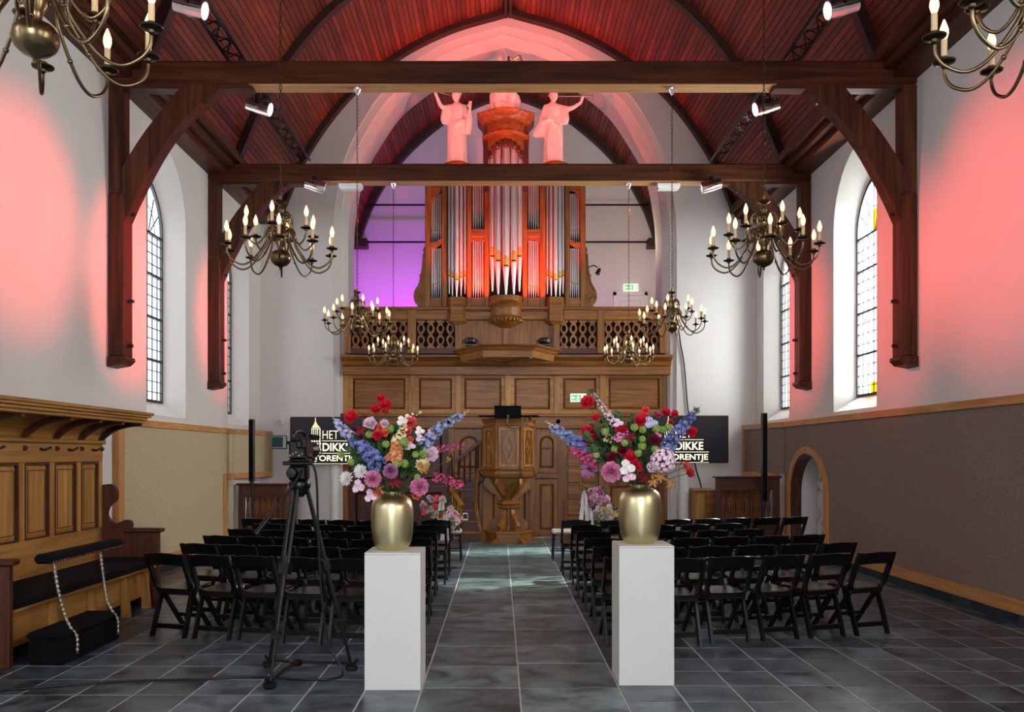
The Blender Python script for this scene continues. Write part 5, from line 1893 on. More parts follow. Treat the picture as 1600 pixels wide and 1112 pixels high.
# prie-dieu: black kneeler with a padded rail on twisted iron legs
kn = thing('kneeler', 'black kneeler with studded padded rail on two twisted iron legs', 'kneeler', (-3.75, 7.2, 0))
part('kneeling_box', MB().cbox(-3.72, -3.42, 6.68, 7.66, 0.0, 0.20, 0.02), 'blackfab', kn)
part('kneeling_pad', MB().cbox(-3.73, -3.41, 6.67, 7.67, 0.20, 0.255, 0.024), 'blackfab', kn)
part('padded_rail', MB().cbox(-3.64, -3.50, 6.62, 7.92, 0.80, 0.875, 0.025), 'blackfab', kn)
m = MB()
for k in range(30):
    m.sphere((-3.498, 6.66 + 1.22 * k / 29, 0.815), 0.007, 6, 4)
part('stud_row', m, 'chrome', kn, kind='stuff')
for (ya, yb) in ((6.80, 6.83), (7.58, 7.56)):
    P_ = spline([Vector((-3.57, ya, 0.80)), Vector((-3.54, ya, 0.60)), Vector((-3.50, yb, 0.38)), Vector((-3.45, yb, 0.27)), Vector((-3.40, yb, 0.20)), Vector((-3.395, yb, 0.10)), Vector((-3.395, yb, 0.06))], 8)
    m = MB()
    P_ = resample(P_, 60)
    rr = [0.013 + 0.005 * math.sin(k * PI * 2 / 3) for k in range(len(P_))]
    m.tube(P_, rr, 8)
    part('iron_leg', m, 'twist', kn, smooth=True)

# ------------------------------------------------------------------ black folding chairs
def chair_proto():
    t = thing('folding_chair', 'x', 'chair', (0, 0, 0))
    U = 0.186

    def up(z):      # the long side member: leaning back above the seat, running to the front foot below it
        return (-0.265 + (0.76 - z) * (0.145 / 0.33)) if z > 0.43 else (-0.12 + (0.43 - z) * (0.34 / 0.43))
    for s in (-1, 1):
        m = MB()
        pts = [(s * U, up(z), z) for z in (0.765, 0.60, 0.46, 0.40, 0.2, 0.0)]
        secs = [0.022, 0.026, 0.026, 0.026, 0.025, 0.024]
        rings = []
        for p, wd in zip(pts, secs):
            if p[2] < 0.42:
                p = (s * 0.146, p[1], p[2])
            rings.append([(p[0] - 0.013, p[1] - wd, p[2]), (p[0] + 0.013, p[1] - wd, p[2]), (p[0] + 0.013, p[1] + wd, p[2]), (p[0] - 0.013, p[1] + wd, p[2])])
        m.loft(rings)
        part('front_leg', m, 'black', t)
    for s in (-1, 1):
        m = MB()
        rings = []
        for (y, z) in ((-0.05, 0.41), (-0.085, 0.34), (-0.15, 0.17), (-0.205, 0.0)):
            x = s * 0.172
            rings.append([(x - 0.012, y - 0.024, z), (x + 0.012, y - 0.024, z), (x + 0.012, y + 0.024, z), (x - 0.012, y + 0.024, z)])
        m.loft(rings)
        part('rear_leg', m, 'black', t)
    # seat with raised rim
    m = MB().cbox(-0.168, 0.168, -0.16, 0.21, 0.405, 0.425, 0.006)
    m.loft([[(-0.168, -0.16, 0.425), (0.168, -0.16, 0.425), (0.168, 0.21, 0.437), (-0.168, 0.21, 0.437)], [(-0.155, -0.15, 0.432), (0.155, -0.15, 0.432), (0.155, 0.20, 0.444), (-0.155, 0.20, 0.444)]])
    part('seat', m, 'blackseat', t)
    # curved top slat
    m = MB()
    n = 8
    rings = []
    for k in range(n + 1):
        q = 2 * k / n - 1
        x = q * 0.195
        bow = -0.028 * (1 - q * q)
        ztop = 0.752 + 0.022 * (1 - q * q)
        zbot = 0.645 + 0.016 * (1 - q * q)
        y1, y0 = up(zbot) + bow, up(ztop) + bow
        rings.append([(x, y1 - 0.011, zbot), (x, y1 + 0.011, zbot), (x, y0 + 0.011, ztop - 0.006), (x, y0 + 0.004, ztop), (x, y0 - 0.006, ztop), (x, y0 - 0.011, ztop - 0.006)])
    m.loft(rings)
    part('backrest', m, 'black', t, smooth=45)
    part('front_stretcher', MB().cbox(-0.146, 0.146, up(0.15) - 0.012, up(0.15) + 0.012, 0.13, 0.165, 0.005), 'black', t)
    part('rear_stretcher', MB().cbox(-0.165, 0.165, -0.188, -0.166, 0.07, 0.115, 0.005), 'black', t)
    part('seat_rail', MB().cbox(-0.18, 0.18, -0.13, -0.105, 0.37, 0.405, 0.005), 'black', t)
    for s in (-1, 1):
        m = MB().tube([(s * 0.17, -0.115, 0.47), (s * 0.205, -0.115, 0.47)], 0.009, 8)
        part('pivot_bolt', m, 'chrome', t, smooth=40)
    return t


ORD = ['first', 'second', 'third', 'fourth', 'fifth', 'sixth', 'seventh', 'eighth', 'ninth']
ch_proto = chair_proto()
used = False


def place_chair(x, y, rz, label):
    global used
    o = ch_proto if not used else dup_tree(ch_proto)
    used = True
    o.location = (x, y, 0)
    o.rotation_euler = (0, 0, rz)
    o['label'] = label
    o['group'] = 'black folding chairs in two blocks'


for r in range(6):
    rowname = '%s row from the viewer' % ORD[r]
    # right block
    cnt = [6, 6, 6, 5, 5, 8][r]
    for k in range(cnt):
        x = 1.08 + (0.456 if r < 5 else 0.44) * k
        y = 7.55 + 0.85 * r + max(0, x - 1.5) * 0.25
        if k == 0:
            y += 0.10
        if r == 5 and k == 0:
            x -= 0.06
        rz = R(3 + min(13, max(0, (x - 1.2)) * 9)) + rnd.uniform(-0.03, 0.03)
        place_chair(x, y + rnd.uniform(-0.02, 0.02), rz, 'black folding chair, right block, %s, %s from the aisle' % (rowname, ORD[k]))
    cnt = [6, 6, 6, 6, 6, 7][r]
    for k in range(cnt):
        x = -0.87 - 0.418 * k - (0.06 if r in (2, 3) else 0)
        y = 7.50 + 0.83 * r + max(0, -1.2 - x) * 0.25
        if k == 0:
            y += 0.22
        rz = -R(3 + min(12, max(0, (-x - 1.0)) * 9)) + rnd.uniform(-0.03, 0.03)
        place_chair(x, y + rnd.uniform(-0.02, 0.02), rz, 'black folding chair, left block, %s, %s from the aisle' % (rowname, ORD[k]))

# stools with white seats in front of the first rows
for (x, y, s) in ((-0.80, 13.42, 'left'), (1.00, 13.42, 'right')):
    t = thing('stool', 'small stool with white seat and thin black legs, %s of the aisle' % s, 'stool', (x, y, 0), 0, 'white-seated stools before the altar')
    part('seat', MB().cbox(x - 0.19, x + 0.19, y - 0.19, y + 0.19, 0.43, 0.48, 0.02), 'white', t)
    for i in (-1, 1):
        for j in (-1, 1):
            part('leg', MB().tube([(x + i * 0.16, y + j * 0.16, 0.435), (x + i * 0.18, y + j * 0.18, 0.0)], 0.011, 8), 'blackmetal', t)
    for q in (-0.17, 0.17):
        part('stretcher', MB().tube([(x - 0.17, y + q, 0.16), (x + 0.17, y + q, 0.16)], 0.008, 6), 'blackmetal', t)

# ------------------------------------------------------------------ screens with the venue's name
TY = 16.35


def text_obj(name, body, x0, x1, z0, z1, y, mat, parent, bold=0.0):
    cu = bpy.data.curves.new(name, 'FONT')
    cu.body = body
    cu.size = 1.0
    cu.offset = bold
    cu.extrude = 0.0
    tmp = bpy.data.objects.new('tmp', cu)
    COL.objects.link(tmp)
    dg = bpy.context.evaluated_depsgraph_get()
    me = bpy.data.meshes.new_from_object(tmp.evaluated_get(dg))
    bpy.data.objects.remove(tmp)
    bpy.data.curves.remove(cu)
    xs = [v.co.x for v in me.vertices]
    ys = [v.co.y for v in me.vertices]
    ax, bx, ay, by = min(xs), max(xs), min(ys), max(ys)
    off = wloc(parent)
    for v in me.vertices:
        x = x0 + (v.co.x - ax) / (bx - ax) * (x1 - x0)
        z = z0 + (v.co.y - ay) / (by - ay) * (z1 - z0)
        v.co = (x - off.x, y - off.y, z - off.z)
    me.materials.clear()
    me.materials.append(M[mat])
    me.name = name
    o = bpy.data.objects.new(name, me)
    link(o, parent)
    return o


def screen(u0, u1, v0, v1, side):
    x0, x1, z0, z1 = px(u0, TY), px(u1, TY), pz(v1, TY), pz(v0, TY)
    xc = (x0 + x1) / 2
    t = thing('display_screen', 'wide black screen reading HET DIKKE TORENTJE on a white stand, %s of the organ screen' % side, 'screen', (xc, TY, 0))
    part('bezel', MB().cbox(x0, x1, TY, TY + 0.06, z0, z1, 0.01), 'black', t)
    panel = part('display', MB().box(x0 + 0.015, x1 - 0.015, TY - 0.004, TY, z0 + 0.02, z1 - 0.015), 'screen', t)
    yy = TY - 0.007
    k = TY / F

    def L(body, a, b, c, d, bold, mat='screentext'):      # pixel offsets from the screen's centre and top
        text_obj('lettering', body, xc + a * k, xc + b * k, z1 - d * k, z1 - c * k, yy, mat, panel, bold)
    L('HET', -16, 9, 21.5, 34.5, -0.006)
    L('DIKKE', -16, 27.5, 41, 53.5, 0.022)
    L('TORENTJE', -30, 35, 60, 72.0 if False else 72, 0.022)
    m = MB()
    for (a, b, z) in ((-17, 28, 37.5), (-17, 36, 56.8)):
        m.box(xc + a * k, xc + b * k, yy - 0.001, yy + 0.001, z1 - (z + 0.5) * k, z1 - (z - 0.3) * k)
    m.box(xc - 35 * k, xc + 36 * k, yy - 0.001, yy + 0.001, z1 - 74.2 * k if False else z1 - 73.4 * k, z1 - 72.8 * k)
    m.box(xc - 35 * k, xc - 34.3 * k, yy - 0.001, yy + 0.001, z1 - 73.4 * k, z1 - 60 * k)
    part('rule_lines', m, 'screentext', panel)
    # tower emblem
    m = MB()

    def Q(pts):
        m.prism([(xc + p[0] * k, z1 - p[1] * k) for p in pts], yy - 0.001, yy + 0.001, 'Y')
    c0 = -27
    Q([(c0 - 0.5, 1), (c0 + 0.5, 1), (c0 + 0.7, 7), (c0 + 3.0, 12), (c0 + 7.5, 17), (c0 - 6, 17), (c0 - 2.5, 12), (c0 - 0.7, 7)])
    part('emblem_spire', m, 'screengold', panel)
    m = MB()
    for (a, b) in ((-6, -5), (-3, -2), (0.3, 1.2), (3, 4), (6.5, 7.5)):
        Q([(c0 + a, 18.5), (c0 + b, 18.5), (c0 + b, 33), (c0 + a, 33)])
    Q([(c0 - 6, 18), (c0 + 7.5, 18), (c0 + 7.5, 19), (c0 - 6, 19)])
    Q([(c0 - 6, 33), (c0 + 7.5, 33), (c0 + 7.5, 34), (c0 - 6, 34)])
    for z in (37, 41, 46, 50, 54):
        for q in range(4):
            a = -8 + (q * 4 + (z * 7) % 3)
            Q([(c0 + a, z), (c0 + a + 2.6, z), (c0 + a + 2.6, z + 2.2), (c0 + a, z + 2.2)])
    Q([(c0 + 6.7, 19), (c0 + 7.5, 19), (c0 + 7.5, 58), (c0 + 6.7, 58)])
    part('emblem_tower', m, 'screentext', panel)
    part('stand_post', MB().lathe([(0.10, 0.03), (0.10, z0 + 0.3)], 20, (xc, TY + 0.17, 0)), 'whitep', t, smooth=40)
    part('stand_foot', MB().lathe([(0.32, 0.0), (0.32, 0.02), (0.30, 0.03), (0.0, 0.03)], 24, (xc, TY + 0.17, 0)), 'whitep', t, smooth=40)
    part('mount_plate', MB().cbox(xc - 0.2, xc + 0.2, TY + 0.06, TY + 0.10, z0 + 0.05, z0 + 0.45), 'blackmetal', t)


screen(453, 587, 651, 725, 'left')
screen(1004, 1138.5, 649, 723, 'right')

# cable down the end wall to the right-hand screen; small box on the wall by the left screen
t = tag(part('wall_cable', MB().tube(spline([Vector(PT(1058, 494, 16.95)), Vector(PT(1063, 535, 16.97)), Vector(PT(1069, 570, 16.97)), Vector(PT(1075, 640, 16.97)), Vector(PT(1086, 725, 16.97)), Vector(PT(1096, 765, 16.97)), Vector((px(1097, 16.97), 16.97, 0.01))], 5), 0.014, 6), 'blackmetal', smooth=True),
        'thin dark cable hanging down the white wall right of the gallery', 'cable')
x, z = px(441, 16.97), pz(659, 16.97)
t = thing('thermostat', 'small white thermostat box on the white wall left of the screen', 'thermostat', (x, 16.98, z))
part('housing', MB().cbox(x - 0.042, x + 0.042, 16.95, 16.998, z - 0.062, z + 0.062, 0.012), 'whitep', t)
part('dial', MB().lathe([(0.025, 0.0), (0.024, 0.012), (0.0, 0.012)], 12).xf(Matrix.Translation((x, 16.94, z + 0.015)) @ Matrix.Rotation(R(90), 4, 'X')), 'white', t, smooth=40)

# ------------------------------------------------------------------ pews in the corners, column loudspeakers
def pew(x0, x1, y, ztop, nb, label, side):
    t = thing('pew_front', label, 'pew', ((x0 + x1) / 2, y, 0))
    part('top_board', MB().cbox(x0 - 0.04, x1 + 0.04, y - 0.06, y + 0.16, ztop - 0.035, ztop, 0.01), 'redX', t)
    part('top_rail', MB().cbox(x0, x1, y, y + 0.06, ztop - 0.25, ztop - 0.035, 0.008), 'redX', t)
    part('lower_panel', MB().cbox(x0, x1, y, y + 0.05, 0.0, ztop - 0.82, 0.008), 'redX', t)
    part('sill', MB().cbox(x0, x1, y - 0.03, y + 0.09, ztop - 0.82, ztop - 0.78, 0.008), 'redX', t)
    for x in (x0 + 0.04, x1 - 0.04):
        part('end_post', MB().cbox(x - 0.05, x + 0.05, y - 0.02, y + 0.08, 0, ztop - 0.035, 0.008), 'redZ', t)
    za, zb_ = ztop - 0.78, ztop - 0.25
    for k in range(nb):
        x = x0 + 0.1 + (x1 - x0 - 0.2) * (k + 0.5) / nb
        prof = [(0.03, za), (0.03, za + 0.05), (0.018, za + 0.09), (0.034, za + 0.2), (0.02, za + 0.36), (0.015, za + 0.42), (0.03, za + 0.48), (0.03, zb_)]
        part('baluster', MB().lathe(prof, 10, (x, y + 0.03, 0)), 'redZ', t, smooth=40)
    # bench board behind, seat and back
    part('seat_board', MB().cbox(x0, x1, y + 0.35, y + 0.75, 0.42, 0.46, 0.01), 'oakX', t)
    part('seat_back', MB().cbox(x0, x1, y + 0.8, y + 0.85, 0.42, 1.0, 0.01), 'oakX', t)
    part('seat_end', MB().cbox(x1 - 0.05 if side < 0 else x0, x1 if side < 0 else x0 + 0.05, y + 0.06, y + 0.85, 0.0, 0.46, 0.01), 'oakZ', t)


pew(XL + 0.10, px(447, 15.3), 15.3, pz(755, 15.3), 6, 'dark red-brown pew front with turned balusters in the left corner', -1)
pew(px(1120, 15.1), XR - 0.16, 15.1, pz(743.5, 15.1), 6, 'dark red-brown pew front with turned balusters in the right corner', 1)
x0, x1, y = px(1086, 16.2), px(1122, 16.2), 16.2
t = thing('bench_cabinet', 'golden oak bench end beside the dark pew in the right corner', 'bench', ((x0 + x1) / 2, y, 0))
part('body', MB().cbox(x0, x1, y, y + 0.6, 0, pz(768, y), 0.01), 'benchZ', t)
part('cap', MB().cbox(x0 - 0.03, x1 + 0.03, y - 0.03, y + 0.6, pz(768, y), pz(764, y), 0.01), 'benchX', t)
for (a, b) in ((0.06, 0.47), (0.53, 0.94)):
    part('panel', MB().cbox(x0 + (x1 - x0) * a, x0 + (x1 - x0) * b, y - 0.02, y, 0.1, pz(772, y), 0.012), 'benchZ', t)


def column_speaker(u, v0, v1, Y, label, tilt=0.0):
    x = px(u, Y)
    t = thing('column_speaker', label, 'speaker', (x, Y, 0))
    za, zb_ = pz(v1, Y), pz(v0, Y)
    part('speaker_column', MB().cbox(x - 0.042, x + 0.042, Y - 0.05, Y + 0.05, za, zb_, 0.006), 'black', t)
    part('grille', MB().box(x - 0.032, x + 0.032, Y - 0.054, Y - 0.05, za + 0.03, zb_ - 0.02), 'blackfab', t)
    part('pole', MB().tube([(x, Y, za + 0.01), (x, Y, 0.04)], 0.018, 10), 'blackmetal', t, smooth=40)
    part('collar', MB().lathe([(0.03, za - 0.10), (0.034, za - 0.08), (0.034, za - 0.01), (0.028, za)], 12, (x, Y, 0)), 'blackmetal', t, smooth=40)
    part('base_plate', MB().lathe([(0.18, 0.0), (0.18, 0.02), (0.16, 0.035), (0.0, 0.04)], 20, (x, Y, 0)), 'blackmetal', t, smooth=40)


column_speaker(393.5, 655, 752, 14.75, 'slim black column loudspeaker standing in front of the left pew')
column_speaker(1194, 645, 783, 14.3, 'slim black column loudspeaker standing in front of the right pew')

# ------------------------------------------------------------------ pedestals and vases
def pedestal(x0, x1, y0, d, h, label):
    t = thing('pedestal', label, 'pedestal', ((x0 + x1) / 2, y0 + d / 2, 0))
    th = 0.012
    e = 0.0015
    part('front_board', MB().cbox(x0, x1, y0, y0 + th, 0, h - th - e, 0.002), 'white', t)
    part('back_board', MB().cbox(x0, x1, y0 + d - th, y0 + d, 0, h - th - e, 0.002), 'white', t)
    part('side_board', MB().cbox(x0, x0 + th, y0 + th + e, y0 + d - th - e, 0, h - th - e, 0.002), 'white', t)
    part('side_board', MB().cbox(x1 - th, x1, y0 + th + e, y0 + d - th - e, 0, h - th - e, 0.002), 'white', t)
    part('top_board', MB().cbox(x0, x1, y0, y0 + d, h - th, h, 0.002), 'white', t)


pedestal(px(569.5, 5.98), px(657, 5.98), 5.98, 0.40, 0.965, 'tall white pedestal under the left gold vase')
pedestal(px(967.5, 6.10), px(1053.5, 6.10), 6.10, 0.40, 1.0, 'tall white pedestal under the right gold vase')


def vase(x, y, z, s, label):
    t = thing('vase', label, 'vase', (x, y, z))
    o = [(0.0, 0.0), (0.085, 0.0), (0.105, 0.008), (0.128, 0.035), (0.142, 0.085), (0.150, 0.15), (0.153, 0.22), (0.152, 0.285), (0.145, 0.335), (0.125, 0.372), (0.095, 0.392), (0.067, 0.402), (0.063, 0.408), (0.066, 0.416)]
    i = [(0.060, 0.416), (0.057, 0.405), (0.09, 0.385), (0.135, 0.34), (0.145, 0.2), (0.12, 0.04), (0.0, 0.02)]
    sp = spline([Vector(p) for p in o], 3)
    prof = [(p.x * s, z + p.y * s) for p in sp] + [(p[0] * s, z + p[1] * s) for p in i]
    prof[0] = (0.0, z + 0.0)
    part('vase_body', MB().lathe(prof, 48, (x, y, 0)), 'gold', t, smooth=50)
    part('rim', MB().lathe([((0.0655 + 0.006 * math.cos(a)) * s, z + (0.4165 + 0.006 * math.sin(a)) * s) for a in [2 * PI * k / 8 for k in range(9)]], 36, (x, y, 0)), 'gold', t, smooth=True)
    return t


VL = (px(613, 6.19), 6.19, 0.965)
VR = (px(1000, 6.31), 6.31, 1.0)
vase(*VL, 1.0, 'rounded gold vase on the left white pedestal')
vase(*VR, 1.03, 'rounded gold vase on the right white pedestal')

# ------------------------------------------------------------------ flowers
def petal_mat(name, c, c2=None, rough=0.6):
    m, nt, b = new_mat(name)
    c2 = c2 or tuple(min(1, q * 1.25) for q in c[:3]) + (1,)
    tc = N(nt, 'ShaderNodeTexCoord')
    nz = N(nt, 'ShaderNodeTexNoise')
    nz.inputs['Scale'].default_value = 55
    nz.inputs['Detail'].default_value = 3
    nt.links.new(tc.outputs['Object'], nz.inputs['Vector'])
    cr = N(nt, 'ShaderNodeValToRGB')
    cr.color_ramp.elements[0].color = c
    cr.color_ramp.elements[0].position = 0.35
    cr.color_ramp.elements[1].color = c2
    cr.color_ramp.elements[1].position = 0.68
    nt.links.new(nz.outputs['Fac'], cr.inputs[0])
    nt.links.new(cr.outputs[0], b.inputs['Base Color'])
    b.inputs['Roughness'].default_value = rough
    b.inputs['Specular IOR Level'].default_value = 0.25
    b.inputs['Subsurface Weight'].default_value = 0.0
    return m


FM = {
    'red': petal_mat('red_petals', rgb(196, 20, 46), rgb(236, 52, 76)),
    'coral': petal_mat('coral_petals', rgb(222, 70, 70), rgb(246, 110, 96)),
    'orange': petal_mat('orange_petals', rgb(226, 96, 50), rgb(242, 130, 84)),
    'pink': petal_mat('pink_petals', rgb(206, 108, 158), rgb(240, 168, 200)),
    'palepink': petal_mat('pale_pink_petals', rgb(226, 186, 206), rgb(248, 222, 232)),
    'white': petal_mat('white_petals', rgb(228, 218, 218), rgb(250, 246, 240)),
    'lilac': petal_mat('lilac_petals', rgb(168, 164, 204), rgb(206, 200, 228)),
    'blue': petal_mat('blue_petals', rgb(92, 100, 162), rgb(142, 150, 206)),
    'steel': petal_mat('pale_blue_petals', rgb(112, 126, 180), rgb(172, 184, 220)),
    'magenta': petal_mat('magenta_petals', rgb(168, 44, 96), rgb(222, 104, 140)),
    'mauve': petal_mat('mauve_petals', rgb(160, 84, 140), rgb(212, 150, 190)),
    'peach': petal_mat('peach_petals', rgb(210, 130, 84), rgb(238, 176, 128)),
    'cream': petal_mat('cream_petals', rgb(226, 206, 150), rgb(244, 232, 190)),
    'green': petal_mat('lime_seed_heads', rgb(112, 142, 60), rgb(172, 194, 108)),
    'leaf': petal_mat('green_leaves', rgb(34, 62, 34), rgb(70, 104, 56)),
    'darkleaf': petal_mat('dark_leaves', rgb(24, 44, 30), rgb(44, 70, 44)),
    'wine': petal_mat('wine_red_leaves', rgb(96, 18, 34), rgb(140, 34, 50)),
    'stem': petal_mat('stems', rgb(58, 80, 40), rgb(84, 104, 54)),
    'twig': petal_mat('brown_twigs', rgb(92, 74, 58), rgb(124, 102, 80)),
    'goldleaf': petal_mat('gold_brown_leaves', rgb(150, 96, 44), rgb(200, 150, 84)),
}
for k, v in FM.items():
    M['f_' + k] = v
fr = random.Random(21)


def basis(d):
    d = Vector(d).normalized()
    a = d.orthogonal().normalized()
    return d, a, d.cross(a)


def petal(m, base, out, up, L, W, cup=0.3, ruffle=0.0):
    """One curved petal of 3 x 4 vertices, from base along out, lifting along up."""
    out = Vector(out).normalized()
    up = Vector(up).normalized()
    side = out.cross(up)
    if side.length < 1e-5:
        side = out.orthogonal()
    side.normalize()
    up = side.cross(out).normalized()
    vs = []
    for i, (t, w_) in enumerate(((0.0, 0.25), (0.35, 0.85), (0.72, 1.0), (1.0, 0.5))):
        c = Vector(base) + out * (L * t) + up * (L * cup * t * t)
        for q in (-1, 0, 1):
            r_ = ruffle * fr.uniform(-1, 1) * L * t
            vs.append(c + side * (q * W * 0.5 * w_) + up * (abs(q) * W * 0.16 * w_ + r_))
    fs = []
    for i in range(3):
        for q in range(2):
            a = i * 3 + q
            fs.append((a, a + 1, a + 4, a + 3))
    m.add(vs, fs)


def f_peony(m, c, r, d):
    d, a, b = basis(d)
    c = Vector(c)
    for (n, el, L, cup) in ((5, 1.25, 0.75, 0.1), (7, 0.85, 0.92, 0.35), (8, 0.45, 1.0, 0.5), (8, 0.05, 1.02, 0.55), (6, -0.35, 0.9, 0.5)):
        for k in range(n):
            an = 2 * PI * (k + fr.random() * 0.6) / n
            rad = a * math.cos(an) + b * math.sin(an)
            out = rad * math.cos(el) + d * math.sin(el)
            petal(m, c - d * r * 0.25 + rad * r * 0.06, out, d if el < 1 else -rad, r * L * fr.uniform(0.85, 1.08), r * 0.85, cup, 0.12)


def f_ball(m, c, r, d, n=120, fat=0.3):
    """Dahlia: many short petals all round a globe."""
    d, a, b = basis(d)
    c = Vector(c)
    for k in range(n):
        z = 1 - 1.55 * (k + 0.5) / n
        an = k * 2.39996
        s = math.sqrt(max(0, 1 - z * z))
        o = (a * math.cos(an) + b * math.sin(an)) * s + d * z
        petal(m, c + o * r * 0.35, o, d, r * 0.68 * fr.uniform(0.85, 1.1), r * fat, 0.25)


def f_mum(m, c, r, d):
    d, a, b = basis(d)
    c = Vector(c)
    for (n, el, L) in ((9, 1.1, 0.5), (14, 0.7, 0.8), (18, 0.35, 1.0), (18, 0.05, 1.05), (14, -0.3, 1.0)):
        for k in range(n):
            an = 2 * PI * (k + fr.random()) / n
            rad = a * math.cos(an) + b * math.sin(an)
            petal(m, c - d * r * 0.1, rad * math.cos(el) + d * math.sin(el), d, r * L * fr.uniform(0.85, 1.1), r * 0.24, 0.2)


def f_hydrangea(m, c, r, d):
    d, a, b = basis(d)
    c = Vector(c)
    for k in range(46):
        z = 1 - 1.5 * (k + 0.5) / 46
        an = k * 2.39996
        s = math.sqrt(max(0, 1 - z * z))
        o = (a * math.cos(an) + b * math.sin(an)) * s + d * z
        f_small(m, c + o * r * 0.82 * fr.uniform(0.92, 1.06), r * 0.24, o)


def f_small(m, c, r, d):
    d, a, b = basis(d)
    for k in range(5):
        an = 2 * PI * (k + fr.random() * 0.4) / 5
        rad = a * math.cos(an) + b * math.sin(an)
        petal(m, c, rad + d * 0.35, d, r, r * 0.9, 0.15)


def f_pod(m, c, r, d):
    c = Vector(c)
    m.sphere(c, r * 0.82, 10, 7)
    for k in range(46):
        z = 1 - 2 * (k + 0.5) / 46
        an = k * 2.39996
        s = math.sqrt(1 - z * z)
        o = Vector((s * math.cos(an), s * math.sin(an), z))
        m.sphere(c + o * r * 0.88, r * 0.17, 5, 4)


def f_orchid(m, c, r, d):
    d, a, b = basis(d)
    c = Vector(c)
    for k in range(3):
        q = c + a * r * 0.55 * math.cos(k * 2.1) + b * r * 0.55 * math.sin(k * 2.1)
        for j in range(5):
            an = 2 * PI * (j + 0.3 * fr.random()) / 5
            rad = a * math.cos(an) + b * math.sin(an)
            petal(m, q, rad + d * 0.3, d, r * 0.62, r * 0.62, 0.2, 0.05)


SHAPES = {'peony': f_peony, 'dahlia': f_ball, 'chrysanthemum': f_mum, 'scabiosa_pod': f_pod, 'orchid_bloom': f_orchid, 'carnation': f_peony, 'hydrangea': f_hydrangea}


def stem_tube(a, b, r=0.0028, sag=0.0):
    a, b = Vector(a), Vector(b)
    mid = a.lerp(b, 0.5) + Vector((0, 0, sag))
    return MB().tube(spline([a, mid, b], 4), r, 5)


